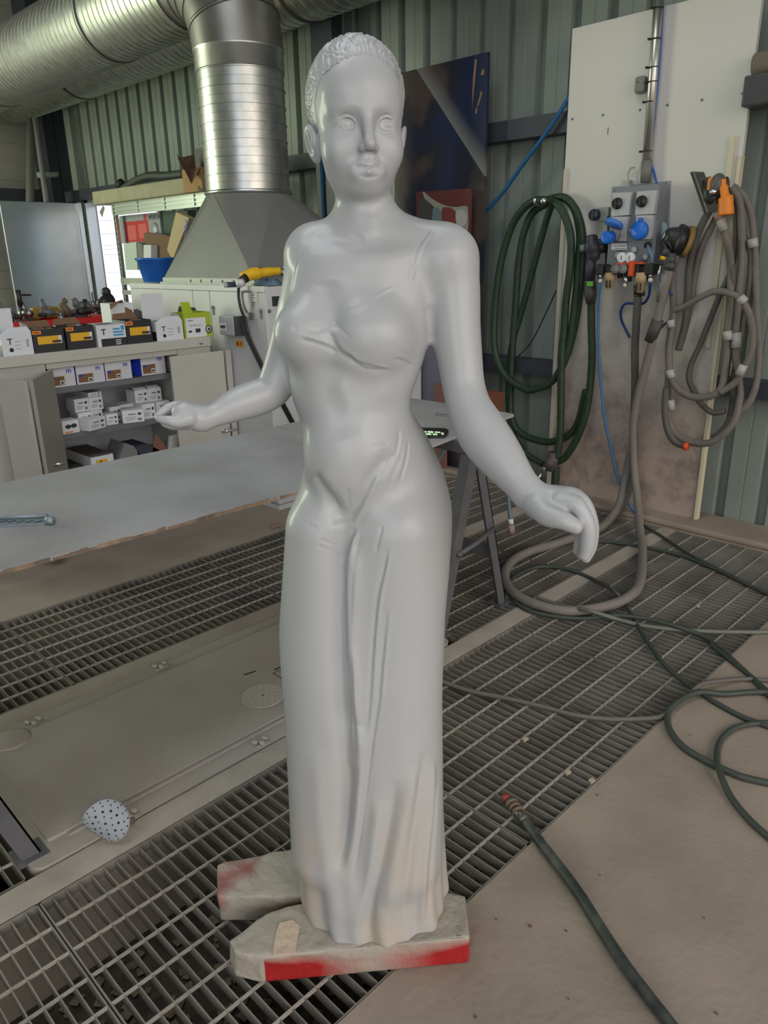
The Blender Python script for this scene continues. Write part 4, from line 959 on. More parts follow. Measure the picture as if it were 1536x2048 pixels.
loop([(1182,600,4.02),(1183,660,4.03),(1184,720,4.04),(1178,790,4.05),(1168,840,4.05),(1150,885,4.05),(1130,915,4.05),(1112,925,4.05)])
hk = MB(); hk.tube(smooth_path([(4.11, at(1088,398,'x',4.08)[1], at(1088,398,'x',4.08)[2]-.03), (4.0, at(1088,398,'x',4.08)[1], at(1088,398,'x',4.08)[2]-.03), (3.985, at(1088,398,'x',4.08)[1], at(1088,398,'x',4.08)[2]+.0)], 6), .009); hk.ball(at(1087, 402, 'x', 3.985), .020, 12)
tag(hk.build('hose_hook', M_steel), 'bright steel hook carrying the green hose coil', 'hook')
yc = at(1103, 925, 'x', 4.03); mb = MB(); mb.tube([at(1108, 905, 'x', 4.03), at(1103, 940, 'x', 4.03)], [.034, .042], 14); mb.tube([at(1106, 918, 'x', 4.02), at(1092, 935, 'x', 4.0)], [.034, .026], 12); mb.build('y_connector', mat('connector_grey', C(84,78,78), .6), gh)
mb = MB(); mb.tube([at(1094, 930, 'x', 4.0), at(1084, 944, 'x', 3.98)], .013); mb.tube([at(1084, 944, 'x', 3.98), at(1072, 966, 'x', 3.95)], .0075); mb.build('air_nipple', M_steel, gh)
loop([(1112,935,4.03),(1111,955,4.03),(1110,968,4.03)], .026, nm='hose_end')

# sanders ----------------------------------------------------------------
def tool_ball(mb, px, py, x, r): mb.ball(at(px, py, 'x', x), r, 16)
s1 = empty('festoon_sander', tuple(at(1185, 500, 'x', 4.0)), label='dark violet-grey sander with a green collar hanging left of the panel', cat='sander')
s1.name = 'hanging_sander'
M_viol = mat('violet_grey', C(58,56,68), .45)
a = [at(1183, 472, 'x', 4.0), at(1184, 488, 'x', 3.99), at(1186, 505, 'x', 4.0), at(1187, 520, 'x', 4.01)]
MB().tube(smooth_path(a, 5), [.022]*1+[.034]*4+[.043]*4+[.040]*4+[.036]*2+[.03], 20).build('head', M_viol, s1)
mb = MB(); mb.tube([at(1199, 478, 'x', 4.03), at(1201, 506, 'x', 4.04)], [.036, .046], 18); mb.build('skirt', M_black, s1)
mb = MB(); mb.box(*(at(1177, 493, 'x', 3.955)-np.array([.0, .02, .008])), *(at(1177, 493, 'x', 3.955)+np.array([.012, .02, .008]))); mb.build('badge', M_grey, s1)
MB().tube([at(1165, 490, 'x', 4.04), at(1167, 503, 'x', 4.04)], [.018, .02], 12).build('sanding_pad', mat('pad_blue', C(130,150,160), .5), s1)
MB().tube([at(1182, 512, 'x', 4.0), at(1181, 540, 'x', 4.0), at(1180, 562, 'x', 4.0)], [.028, .030, .029], 18).build('handle', M_viol, s1)
MB().tube([at(1180, 564, 'x', 4.0), at(1181, 590, 'x', 4.0), at(1182, 606, 'x', 4.01)], [.034, .036, .027], 18).build('hose_socket', M_dgrey, s1)
c = at(1180, 568, 'x', 3.968); MB().box(c[0]-.006, c[1]-.020, c[2]-.014, c[0]+.01, c[1]+.020, c[2]+.014, bev=.005).build('green_button', mat('lime', C(95,180,60), .45), s1)

s2 = empty('orbital_sander', tuple(at(1355, 480, 'x', 4.0)), label='black round orbital sander hanging right of the panel', cat='sander')
c = at(1352, 478, 'x', 4.0); M = Matrix.Translation(tuple(c)) @ Vector((-.6, .75, .25)).to_track_quat('Z', 'Y').to_matrix().to_4x4()
MB().lathe([(0,-.05),(.050,-.05),(.074,-.035),(.078,-.005),(.074,.0),(.060,.004),(.056,.02),(.046,.045),(.032,.062),(0,.064)], M, 30).build('housing', M_black, s2)
MB().lathe([(.070,-.07),(.079,-.066),(.079,-.05),(.072,-.046)], M, 30).lathe([(0,-.07),(.078,-.07),(.078,-.068),(0,-.068)], M, 30).build('backing_pad', mat('ochre_pad', C(150,118,70), .8), s2)
mb = MB(); mb.lathe([(.014,.064),(.022,.064),(.022,.070),(.014,.070)], M, 22); mb.lathe([(0,.064),(.008,.064),(.008,.068),(0,.068)], M, 14); mb.build('hub_ring', M_steel, s2)
mb = MB()
for k in range(5): mb.tube([c+np.array([-.01-.012*k, -.04+.012*k, -.02-.01*k]), c+np.array([-.035-.008*k, -.045+.02*k, .02-.01*k])], .004, 8)
mb.build('ribs', M_dgrey, s2)
MB().tube([at(1334, 497, 'x', 3.95), at(1328, 512, 'x', 3.95)], [.018, .016], 14).build('inlet', M_dgrey, s2)
MB().tube([at(1327, 512, 'x', 3.95), at(1325, 520, 'x', 3.95)], [.017, .014], 14).build('yellow_plug', M_yel, s2)
MB().tube([at(1346, 506, 'x', 3.96), at(1340, 532, 'x', 3.96)], [.017, .024], 14).build('exhaust_tube', M_dgrey, s2)
mb = MB(); mb.tube(smooth_path([at(1322, 532, 'x', 3.95), at(1318, 545, 'x', 3.94), at(1317, 560, 'x', 3.95), at(1322, 572, 'x', 3.96)], 6), .007); mb.build('trigger_lever', M_steel, s2)
c = at(1327, 458, 'x', 4.06); MB().prism([at(*q, 'x', 4.06) for q in ((1324,444),(1331,446),(1334,455),(1333,472),(1322,476),(1320,470))], (.008, 0, 0)).build('abrasive_sheet', mat('pale_blue', C(158,178,182), .6), s2)

s3 = empty('plate_sander', tuple(at(1440, 380, 'x', 3.96)), label='orange and black plate sander hung at the top of the grey hose bundle', cat='sander')
a = [at(*q, 'x', 3.93) for q in ((1386,343),(1408,344),(1441,424),(1414,425))]
MB().prism(a, (.035, .03, 0)).build('sanding_plate', mat('plate_black', (.055,.052,.05), .7), s3)
MB().prism([p+np.array([-.004, .0, 0]) for p in [at(*q, 'x', 3.93) for q in ((1386,343),(1389,343),(1418,425),(1414,425))]], (.003, .0, 0)).build('plate_edge', mat('edge_dust', C(120,112,100), .8), s3)
MB().ball(at(1436, 369, 'x', 3.95), (.045, .036, .052), 18).build('motor_cap', mat('motor_grey', (.09,.095,.095), .5), s3)
MB().tube([at(1410, 360, 'x', 3.96), at(1424, 395, 'x', 3.96), at(1430, 412, 'x', 3.97)], [.03, .045, .035], 14).build('gear_case', M_black, s3)
MB().box(*(at(1418, 368, 'x', 3.92)-np.array([0, .016, .03])), *(at(1418, 368, 'x', 3.92)+np.array([.02, .010, .03])), bev=.006).build('orange_trim', M_orange, s3)
MB().tube(smooth_path([at(1447, 358, 'x', 3.93), at(1448, 380, 'x', 3.93), at(1451, 395, 'x', 3.93), at(1452, 412, 'x', 3.93), at(1452, 430, 'x', 3.93)], 4), [.012]*3+[.020]*5+[.034]*5+[.036]*4, 16).build('orange_handle', M_orange, s3)
MB().tube([at(1424, 380, 'x', 3.92), at(1428, 388, 'x', 3.91)], .017, 14).build('exhaust_cap', M_steel, s3)
MB().tube(smooth_path([at(1452, 355, 'x', 3.96), at(1455, 364, 'x', 3.96), at(1454, 378, 'x', 3.96)], 5), .010).build('lever', M_black, s3)
MB().tube([at(1433, 425, 'x', 3.93), at(1438, 440, 'x', 3.93)], [.016, .02], 14).build('air_inlet', mat('inlet_brown', C(140,115,100), .5), s3)
MB().tube([at(1441, 440, 'x', 3.93), at(1448, 462, 'x', 3.93)], [.022, .019], 14).build('taped_cuff', mat('tape_pale', C(150,146,138), .6), s3)

# grey hose bundle --------------------------------------------------------------
gb_ = empty('grey_hose_bundle', tuple(at(1440, 400, 'x', 4.05)), label='bundle of dusty grey sander hoses hanging in long loops at the board edge', cat='hose')
def lp(pts, r=.019, m=M_ghose, x=4.03): 
    P = [at(p[0], p[1], 'x', p[2] if len(p) > 2 else x) for p in pts]; b = MB(); b.tube(smooth_path(P, 9), r, 12); return b.build('hose_loop', m, gb_)
def tape(a, b_, r=.023, m=None):
    MB().tube([at(*a), at(*b_)], r, 14).build('tape', m or mat('silver_tape', C(170,168,164), .45), gb_)
lp([(1448,462,3.94),(1456,490,3.96),(1462,540),(1460,600),(1455,660),(1452,720),(1440,780,4.0),(1400,795,3.99),(1365,785,3.99),(1342,755,4.0),(1338,700,4.01),(1343,660,4.02),(1347,620,4.03),(1345,560,4.03),(1352,510,4.0)])
lp([(1462,375,4.0),(1478,400,4.02),(1484,460,4.04),(1482,540,4.05),(1474,620,4.05),(1470,700,4.05),(1478,760,4.05),(1480,800,4.03),(1464,850,4.0),(1420,885,3.99),(1370,880,4.0),(1340,850,4.01),(1335,800,4.03),(1338,740,4.04)])
lp([(1465,372,4.03),(1490,395,4.05),(1503,430,4.06),(1508,480,4.07),(1512,540,4.07),(1514,620,4.07),(1518,700,4.06),(1512,770,4.04),(1495,810,4.03),(1470,830,4.03)], .017)
lp([(1450,380,4.03),(1420,420,4.05),(1395,470,4.05),(1380,530,4.05),(1375,600,4.05),(1370,650,4.05),(1357,700,4.05)], .019, M_dhose)
lp([(1455,395,4.06),(1430,440,4.08),(1402,500,4.08),(1388,560,4.08),(1382,610,4.08),(1364,680,4.08)], .017, M_ghose)
lp([(1470,400,4.05),(1472,470,4.07),(1462,540,4.07),(1440,590,4.07),(1420,640,4.08),(1400,690,4.08),(1382,730,4.08),(1378,760,4.07),(1390,785,4.06),(1400,805,4.05),(1425,825,4.03),(1450,822,4.03)], .015, M_dhose)
lp([(1350,620,3.97),(1372,612,3.96),(1400,595,3.95),(1430,583,3.95),(1460,587,3.95),(1485,602,3.96),(1502,640,3.98),(1505,690,4.0),(1490,735,4.0),(1470,765,4.0),(1440,785,3.99)], .017)
lp([(1480,460,4.06),(1500,500,4.07),(1500,560,4.07),(1490,620,4.08),(1478,700,4.08),(1466,760,4.08),(1466,800,4.07),(1452,850,4.05),(1425,875,4.04)], .015, M_dhose)
lp([(1455,480,3.99),(1466,560,4.03),(1455,640,4.05),(1458,700,4.06),(1452,760,4.06)], .013, M_dhose)
lp([(1333,775,4.0),(1330,820,3.99),(1336,860,3.98),(1352,885,3.98),(1375,892,3.98)], .019, M_dhose)
tape((1505,478,'x',4.05), (1507,495,'x',4.05), .024); tape((1480,594,'x',3.955), (1490,605,'x',3.96), .022); tape((1455,662,'x',4.0), (1456,680,'x',4.0), .022)
tape((1473,665,'x',4.03), (1472,695,'x',4.03), .024); tape((1341,640,'x',4.0), (1342,655,'x',4.0), .022); tape((1339,740,'x',3.99), (1343,756,'x',3.99), .022)
tape((1487,730,'x',3.98), (1478,750,'x',3.98), .021); tape((1342,800,'x',4.01), (1343,820,'x',4.01), .021)
tape((1368,892,'x',3.97), (1376,893,'x',3.97), .022, M_orr)
hb = MB(); c = at(1465, 380, 'x', 4.06); hb.tube([(4.14, c[1], c[2]), (3.98, c[1], c[2]), (3.975, c[1], c[2]+.03)], .010); tag(hb.build('hose_bracket', M_dgrey), 'dark bracket carrying the grey hose bundle', 'bracket')
# big grey suction hose from the orbital sander down and over the floor
zf = .024
P = [at(1342,530,'x',3.94), at(1330,575,'x',3.94), at(1318,625,'x',3.95), at(1305,680,'x',3.96), at(1290,740,'x',3.98), at(1276,790,'x',3.99), at(1267,850,'x',4.0), at(1268,930,'x',4.0), at(1275,1000,'x',3.92), at(1280,1060,'x',3.72), at(1285,1100,'x',3.52)]
P += [at(a, b_, 'z', zf) for a, b_ in ((1280,1165),(1255,1195),(1210,1213),(1150,1222),(1100,1217),(1050,1200),(1020,1178),(1010,1150),(1025,1122),(1060,1103),(1110,1088),(1150,1075),(1190,1062))]
P += [at(1218,1040,'x',3.80), at(1238,1010,'x',3.93), at(1250,960,'x',4.02), at(1262,900,'x',4.06)]
sh = empty('suction_hose', tuple(at(1280, 1165, 'z', 0)), label='long pale grey suction hose hanging from the round sander and looping over the gratings', cat='hose')
b = MB(); b.tube(smooth_path(P, 10), .0225, 14); b.build('hose', mat('pale_grey_hose', C(124,118,113), .7, noise=.12, nscale=30), sh)
MB().tube([at(1316,640,'x',3.95), at(1300,682,'x',3.96)], .031, 16).build('cuff', mat('cuff_grey', C(72,68,68), .6), sh)
MB().tube([at(1343,524,'x',3.94), at(1338,540,'x',3.94)], .028, 16).build('cuff', M_dgrey, sh)
MB().tube([at(1334,548,'x',3.94), at(1322,604,'x',3.95)], .0275, 16).build('sleeve', mat('sleeve_grey', C(118,118,120), .5), sh)
cb_ = MB(); cb_.tube(smooth_path([W(1318,660,.14), W(1328,650,.13), W(1338,640,.12)], 5), .006); cb_.build('bleed_tube', M_black, sh)
mk = MB(); mk.tube([W(1335, 580, .17), W(1345, 590, .17)], .005, 8); mk.build('blue_tie', mat('tie_blue', C(35,60,140), .5), sh)
# grey pipe end at the upper right, in front of the girt
MB_ = MB(); MB_.tube([(4.10, 1.585, 2.31), (4.10, .6, 2.33)], .055, 24); tag(MB_.build('waste_pipe', mat('pipe_brown_grey', C(125,112,104), .5)), 'grey plastic pipe along the wall right of the white board', 'pipe')
MB_ = MB(); MB_.box(4.02, -.5, 2.13, 4.15, 1.60, 2.262, bev=.01); tag(MB_.build('cable_duct', M_dgrey), 'black trunking along the wall under the grey pipe, right of the white board', 'trunking')

# painted panel leaning at the wall and the red one in front ----------------------------
PXp = 4.06
pa = empty('painted_panel', (PXp, 3.6, 0), label='tall dark blue-brown painted wooden panel with a pale diagonal streak', cat='panel')
A_ = at(808, 141, 'x', PXp); B_ = at(976, 107, 'x', PXp); ztop = (A_[2]+B_[2])/2
yl, yr = at(802, 300, 'x', PXp)[1], at(955, 400, 'x', PXp)[1]
lean = np.array([.0, 0, 0])
M_pp = mat('panel_paint', (.06,.05,.045), .5, coat=.1)
nt = M_pp.node_tree; n = nt.nodes; LL = nt.links; bs = n['Principled BSDF']
tc = n.new('ShaderNodeTexCoord'); sp = n.new('ShaderNodeSeparateXYZ'); LL.new(tc.outputs['Object'], sp.inputs[0])
t = n.new('ShaderNodeTexNoise'); t.inputs['Scale'].default_value = 2.3; t.inputs['Detail'].default_value = 4; LL.new(tc.outputs['Object'], t.inputs['Vector'])
cr_ = n.new('ShaderNodeValToRGB'); e = cr_.color_ramp; e.elements[0].position = .40; e.elements[0].color = (*C(26,38,72), 1); e.elements[1].position = .62; e.elements[1].color = (*C(78,66,62), 1)
k = e.elements.new(.52); k.color = (*C(34,36,48), 1)
LL.new(t.outputs['Fac'], cr_.inputs[0])
def mathn(op, a, b=None, c=None):
    m_ = n.new('ShaderNodeMath'); m_.operation = op
    for i, q in enumerate((a, b, c)):
        if q is None: continue
        if isinstance(q, (int, float)): m_.inputs[i].default_value = q
        else: LL.new(q, m_.inputs[i])
    return m_.outputs[0]
# diagonal streaks: d = z + k*y - c (object space = world)
q1, q2 = at(835, 142, 'x', PXp), at(958, 335, 'x', PXp); kk = (q1[2]-q2[2])/(q1[1]-q2[1]); cc_ = q1[2]-kk*q1[1]
dd = mathn('SUBTRACT', sp.outputs['Z'], mathn('MULTIPLY_ADD', sp.outputs['Y'], kk, cc_))
def streak(shift, wid, amt):
    s_ = mathn('SUBTRACT', dd, shift); a_ = mathn('DIVIDE', s_, wid); g = mathn('SUBTRACT', 1.0, a_); cl = n.new('ShaderNodeClamp'); LL.new(g, cl.inputs[0])
    pos = mathn('GREATER_THAN', s_, 0.0); return mathn('MULTIPLY', mathn('MULTIPLY', cl.outputs[0], pos), amt)
m1 = n.new('ShaderNodeMix'); m1.data_type = 'RGBA'; LL.new(streak(0, .16, .75), m1.inputs[0]); LL.new(cr_.outputs[0], m1.inputs[6]); m1.inputs[7].default_value = (*C(140,142,138), 1)
m3 = n.new('ShaderNodeMix'); m3.data_type = 'RGBA'; LL.new(streak(-1.02, .12, .35), m3.inputs[0]); LL.new(m1.outputs[2], m3.inputs[6]); m3.inputs[7].default_value = (*C(110,120,125), 1)
LL.new(m3.outputs[2], bs.inputs['Base Color'])
def onp(px, py): return at(px, py, 'x', PXp)
MB().prism([(PXp, A_[1]+.10, ztop), (PXp, B_[1], ztop), (PXp, B_[1]+.015, .0), (PXp, A_[1]+.10, .0)], (.022, 0, 0)).build('face', M_pp, pa)
ch_ = MB()
for q in ([(950,118),(954,119),(951,150),(948,180),(944,215),(946,160)], [(964,140),(969,138),(967,150),(962,150)], [(962,182),(965,184),(957,212),(954,214)], [(952,215),(955,218),(953,228),(950,228)]):
    ch_.prism([onp(*r_)-np.array([.0012, 0, 0]) for r_ in q], (.001, 0, 0))
ch_.build('bare_wood_chips', mat('raw_wood', C(150,122,84), .8), pa)
rpn = empty('small_painted_panel', (3.95, 3.2, .9), label='small red and white paint-spattered board standing before the dark panel', cat='board')
RXp = 4.0
M_rp = mat('red_board', C(104,54,52), .6, noise=.3, nscale=3)
o = [at(*q, 'x', RXp) for q in ((832,384),(938,377),(943,384),(936,600),(832,600))]
MB().prism(o, (.012, 0, 0)).build('board', M_rp, rpn)
def patch(par, pts, m, x, nm='paint_patch'): MB().prism([at(a, b_, 'x', x) for a, b_ in smooth_path([(p[0], p[1]) for p in pts], 5, True)], (.0012, 0, 0)).build(nm, m, par)
patch(rpn, [(846,383),(862,396),(885,409),(910,414),(932,412),(936,425),(935,460),(925,475),(905,470),(880,455),(862,430),(850,400)], mat('paint_pale', C(150,150,140), .6), RXp-.0015)
patch(rpn, [(838,400),(858,405),(874,425),(876,460),(868,500),(838,490)], mat('paint_grey_dark', C(72,70,68), .6), RXp-.003)
patch(rpn, [(866,418),(880,420),(884,450),(876,470),(866,462)], mat('paint_teal', C(104,128,128), .6), RXp-.0040)
patch(rpn, [(884,418),(902,416),(914,430),(916,452),(900,462),(886,452)], mat('paint_red', C(120,58,54), .6), RXp-.0045)
patch(rpn, [(912,424),(926,420),(934,436),(928,452),(914,450)], mat('paint_white', C(178,178,172), .6), RXp-.0055)
# things behind the table end
bx_ = MB(); a, b_ = at(975, 781, 'x', 3.98), at(1001, 826, 'x', 3.98); bx_.prism([at(*q, 'x', 3.98) for q in ((965,781),(1001,786),(996,815),(985,880),(965,880))], (.05, 0, 0))
tag(bx_.build('terracotta_block', mat('terracotta', C(128,76,52), .8)), 'orange-brown block leaning by the wall behind the table end', 'block')

b = MB(); b.prism([at(838,690,'x',4.02), at(880,690,'x',4.02), (4.02, at(889,800,'x',4.02)[1], .002), (4.02, at(838,800,'x',4.02)[1], .002)], (.015, 0, 0))
tag(b.build('leaning_sheet', mat('lilac_sheet', C(112,112,128), .5)), 'grey-lilac sheet leaning at the wall, seen between the statue waist and arm', 'sheet')
b = MB(); b.prism([at(868,768,'x',3.99), at(890,770,'x',3.99), (3.99, at(892,810,'x',3.99)[1], .002), (3.99, at(868,810,'x',3.99)[1], .002)], (.02, 0, 0))
tag(b.build('rusty_board', mat('rusty', C(128,92,80), .7)), 'narrow reddish-brown board standing behind the table, between statue waist and arm', 'board')
# ================================================================== CUPBOARD, BOXES, RACK
CY = 4.03
M_cup = mat('cupboard_cream', C(186,184,178), .5, noise=.06, nscale=6)
M_inn = mat('cupboard_inside', C(186,190,200), .6)
M_shelf = mat('shelf_grey', C(104,106,110), .55)
def Y(px, py, y=CY): return at(px, py, 'y', y)
cp_ = empty('tool_cupboard', (1.2, CY, 0), label='long cream steel cupboard with open folding doors and boxes inside', cat='cupboard')
x0, x1 = .95, Y(420, 690)[0]; ztop = (Y(418, 672)[2]+Y(100, 706)[2])/2; zlip = (Y(418, 691)[2]+Y(50, 733)[2])/2
MB().box(x0, CY-.012, zlip, x1, CY+.46, ztop, bev=.004).build('top', M_cup, cp_)
xi0, xi1 = Y(92, 730)[0], Y(352, 703)[0]
MB().box(x0, CY+.43, .05, x1, CY+.45, zlip-.001).build('back_panel', M_inn, cp_)
for xa, xb_ in ((x0, xi0-.005), (xi1+.01, x1)):
    MB().box(xa, CY+.004, .03, xb_, CY+.42, zlip-.002).build('side_panel', M_cup, cp_)
MB().box(x0, CY+.002, .0, x1, CY+.42, .06).build('plinth', M_cup, cp_)
MB().box(xi0, CY-.0, zlip-.028, xi1+.005, CY+.03, zlip-.002).build('top_rail', M_cup, cp_)
ZS1 = Y(220, 765)[2]; ZS2 = Y(240, 856)[2]; ZS3 = .335
# shelves: front edge 22 mm
SH = []
for z_ in (Y(225, 764)[2], Y(232, 855)[2]+.004, Y(240, 935)[2]-.01):
    MB().box(xi0, CY+.03, z_-.028, xi1+.005, CY+.425, z_).build('shelf', M_shelf, cp_); SH.append(z_)
# right folding door (two leaves swung flat to the right), left folding door
YD_ = CY-.060
a, b_ = Y(340, 708, YD_), Y(444, 905, YD_)
MB().box(a[0], YD_, .08, Y(447, 700, YD_)[0], YD_+.018, zlip-.03, bev=.003).build('door', M_cup, cp_)
MB().box(Y(452, 700, YD_+.0)[0], YD_+.005, .08, Y(463, 700, YD_)[0], YD_+.05, zlip-.028, bev=.003).build('door', M_cup, cp_)
h_ = MB(); p = Y(446, 861, YD_); q = Y(476, 864, YD_); h_.lathe([(0,0),(.014,0),(.014,.01),(0,.01)], Matrix.Translation((p[0], YD_, p[2])) @ Matrix.Rotation(math.pi/2, 4, 'X'), 16)
h_.tube(smooth_path([(p[0], YD_-.005, p[2]), (p[0], YD_-.028, p[2]), (p[0]+.012, YD_-.036, p[2]), (p[0]+.05, YD_-.036, p[2]), (p[0]+.075, YD_-.034, p[2])], 5), .0085, 12); h_.build('door_handle', M_steel, cp_)
MB().box(Y(448,700,YD_)[0]+.0, YD_+.004, p[2]-.022, Y(452,700,YD_)[0], YD_+.02, p[2]+.022).build('latch_plate', M_grey, cp_)
# left leaves standing out towards the room
def leaf(pa, pb, ya, yb, t=.018):
    "upright leaf between two plan points"
    A = np.array([pa, ya]); B = np.array([pb, yb]); d = (B-A)/np.linalg.norm(B-A); n_ = np.array([-d[1], d[0]])*t
    o = [A, B, B+n_, A+n_]; return [(p_[0], p_[1], .08) for p_ in o]
xa = Y(97, 727)[0]
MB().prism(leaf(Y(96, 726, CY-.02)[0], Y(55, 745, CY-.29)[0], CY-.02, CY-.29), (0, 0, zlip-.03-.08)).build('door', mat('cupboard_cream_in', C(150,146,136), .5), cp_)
xq = Y(52, 745, CY-.29)[0]
MB().prism(leaf(xq-.005, Y(-5, 735, CY-.12)[0], CY-.295, CY-.12), (0, 0, zlip-.035-.08)).build('door', M_cup, cp_)
p = Y(112, 928, CY-.2); q = Y(103, 926, CY-.2); h_ = MB(); h_.tube([(q[0], CY-.2, p[2]), (q[0]+.055, CY-.22, p[2])], .010, 12); h_.ball((q[0], CY-.2, p[2]), .017, 12); h_.tube([(q[0], CY-.22, p[2]), (q[0]-.03, CY-.14, p[2])], .009, 12); h_.build('door_handle', M_steel, cp_)
MB().box(x1-.08, CY-.0135, zlip+.014, x1-.055, CY-.0122, zlip+.024).build('maker_mark', M_grey, cp_)

# a box by its front face in the picture, on plane y
def carton(name, pl, pr_, pt, pb, y, depth, mats, label, group=None, zb=None, lid=None, cat='box', rz=0.0):
    """front face between columns pl..pr_, top row pt, on plane y, standing on zb"""
    a = at(pl, (pt+pb)/2, 'y', y); c = at(pr_, (pt+pb)/2, 'y', y); w_ = c[0]-a[0]
    top = at((pl+pr_)/2, pt, 'y', y)[2]; bot = at((pl+pr_)/2, pb, 'y', y)[2] if zb is None else zb
    r = empty(name, (a[0]+w_/2, y, bot), rz, label=label, cat=cat, group=group)
    return r, w_, top-bot
def local(r): return r
def open_box(r, w_, h, d, m, m_in=None, t=.003, flaps=(), front=True):
    "box shell in the thing's own frame (x along the front, y inwards)"
    b = MB(); X = w_/2
    b.box(-X, 0, 0, X, t, h); b.box(-X, d-t, 0, X, d, h); b.box(-X, t, 0, -X+t, d-t, h); b.box(X-t, t, 0, X, d-t, h); b.box(-X+t, t, 0, X-t, d-t, t)
    return lbuild(b, 'body', m, r)
def lbuild(b, name, m, r, label=None):
    "build in the parent's own frame"
    o = b.build(name, m, None, label=label); o.parent = r; return o
def ltext(r, txt, x, z, size, m, name='print', y=-.0006, bold=False, ang=0.0):
    b = MB(); M = Matrix.Translation((x, y, z)) @ Matrix.Rotation(math.pi/2, 4, 'X') @ Matrix.Rotation(ang, 4, 'Z'); text_mesh(txt, size, M, b, depth=.0002, bold=bold); return lbuild(b, name, m, r)
def lrect(r, x0, z0, x1, z1, m, name='print', y0=-.0005, y1=-.0001): return lbuild(MB().box(x0, y0, z0, x1, y1, z1), name, m, r)
M_boxw = mat('box_white', (.66,.68,.72), .5); M_boxk = mat('box_black', (.022,.022,.025), .45); M_inside = mat('box_inside', C(150,140,128), .7)
M_lime = mat('lime_box', C(160,178,40), .5); M_cyan = mat('cyan_print', C(60,150,205), .5); M_royal = mat('royal_blue', C(30,60,190), .5); M_brown = mat('brown_label', C(126,92,62), .6)
YB_ = CY+.012
def tbox(pl, pr_, pt, pb, label, rise=None, flap=True):
    r, w_, h = carton('abrasive_box', pl, pr_, pt, pb, YB_, .17, None, label, zb=ztop)
    open_box(r, w_, h, .17, M_boxw)
    ltext(r, 'T', -.22*w_, .62*h, .034*h/.09, M_ink, bold=True, name='letter'); lbuild(MB().lathe([(0,0),(.0105,0),(0,.0004)], Matrix.Translation((-.21*w_, -.0005, .26*h)) @ Matrix.Rotation(math.pi/2, 4, 'X'), 18), 'round_mark', M_ink, r)
    b = MB()
    for k in range(3): b.box(-.08*w_, -.0005, h*(.28+.16*k), .12*w_, -.0001, h*(.30+.16*k))
    for k in range(5): b.box(.30*w_, -.0005, h*(.36+.07*k), .38*w_, -.0001, h*(.40+.07*k))
    lbuild(b, 'small_print', M_grey, r)
    if rise: lbuild(MB().box(-w_*.5, .14, h, w_*.30, .143, h+rise), 'lid', M_boxw, r)
    if flap:
        b = MB(); b.prism([(-w_/2, 0, h), (w_/2, 0, h), (w_*.44, .03, h+.025), (-w_*.1, .03, h+.025)], (0, .001, .001)); b.prism([(w_/2, 0, h), (w_/2, .12, h), (w_/2-.012, .11, h+.045), (w_/2-.012, .02, h+.035)], (.001, 0, 0)); lbuild(b, 'flap', M_boxw, r)
    lbuild(MB().box(-w_/2-.0006, 0, 0, -w_/2-.0001, .17, h*.5), 'side_print', M_boxk, r)
    return r
tbox(2, 65, 666, 703, 'white box marked T with raised lid at the left end of the cupboard top', rise=.115)
tbox(312, 366, 643, 676, 'white box marked T with tall raised lid beside the lime green box', rise=.155)
def kbox(pl, pr_, pt, pb, label):
    r, w_, h = carton('abrasive_box', pl, pr_, pt, pb, YB_, .15, None, label, zb=ztop); open_box(r, w_, h, .15, M_boxk)
    lrect(r, -.36*w_, .36*h, .32*w_, .70*h, M_yel, 'yellow_label'); lrect(r, .32*w_, .36*h, .42*w_, .70*h, M_paper, 'white_label')
    lrect(r, .10*w_, .40*h, .40*w_, .50*h, M_ink, 'barcode', -.0009, -.0005); lrect(r, -.49*w_, .80*h, -.22*w_, .96*h, M_orange, 'orange_mark')
    lrect(r, -.44*w_, .86*h, -.27*w_, .90*h, M_ink, 'barcode', -.0009, -.0005)
    b = MB(); b.prism([(-w_/2, .15, h), (w_/2, .15, h), (w_*.42, .175, h+.035), (-w_*.38, .175, h+.03)], (0, .002, 0)); lbuild(b, 'flap', M_cardd, r)
    b = MB(); rr = random.Random(int(pl))
    for k in range(5): b.ball((rr.uniform(-.3, .3)*w_, rr.uniform(.04, .11), h-.012), (.022, .03, .016), 8)
    lbuild(b, 'contents', M_cardd, r)
    return r
kbox(66, 129, 658, 701, 'black box with yellow label, leftmost of the three black boxes')
r = kbox(133, 189, 651, 695, 'black box with yellow label and a pale blue disc sticking out'); lbuild(MB().lathe([(0,0),(.032,0),(.032,.004),(0,.004)], Matrix.Translation((.02, .07, .092)) @ Matrix.Rotation(1.35, 4, 'X'), 20), 'blue_disc', mat('pale_blue', C(150,180,190), .5), r)
r, w_, h = carton('abrasive_box', 194, 252, 649, 690, YB_, .16, None, 'white and black box marked T with blue print in the middle of the row', zb=ztop)
open_box(r, w_, h, .16, M_boxw); lbuild(MB().box(-w_/2, .0, h-.001, w_/2, .16, h+.001), 'lid', M_boxw, r)
lbuild(MB().box(-w_*.30, .03, h+.001, w_*.25, .11, h+.0015), 'opening', M_ink, r)
lrect(r, -.38*w_, 0, .5*w_, .36*h, M_boxk, 'black_band'); ltext(r, 'T', -.27*w_, .66*h, .045, M_ink, 'letter', bold=True)
lbuild(MB().box(.06*w_, -.0005, .46*h, .42*w_, -.0001, .54*h).box(.06*w_, -.0005, .60*h, .42*w_, -.0001, .68*h).box(.06*w_, -.0005, .74*h, .30*w_, -.0001, .82*h).box(.34*w_, -.0005, .72*h, .46*w_, -.0001, .92*h), 'blue_print', M_cyan, r)
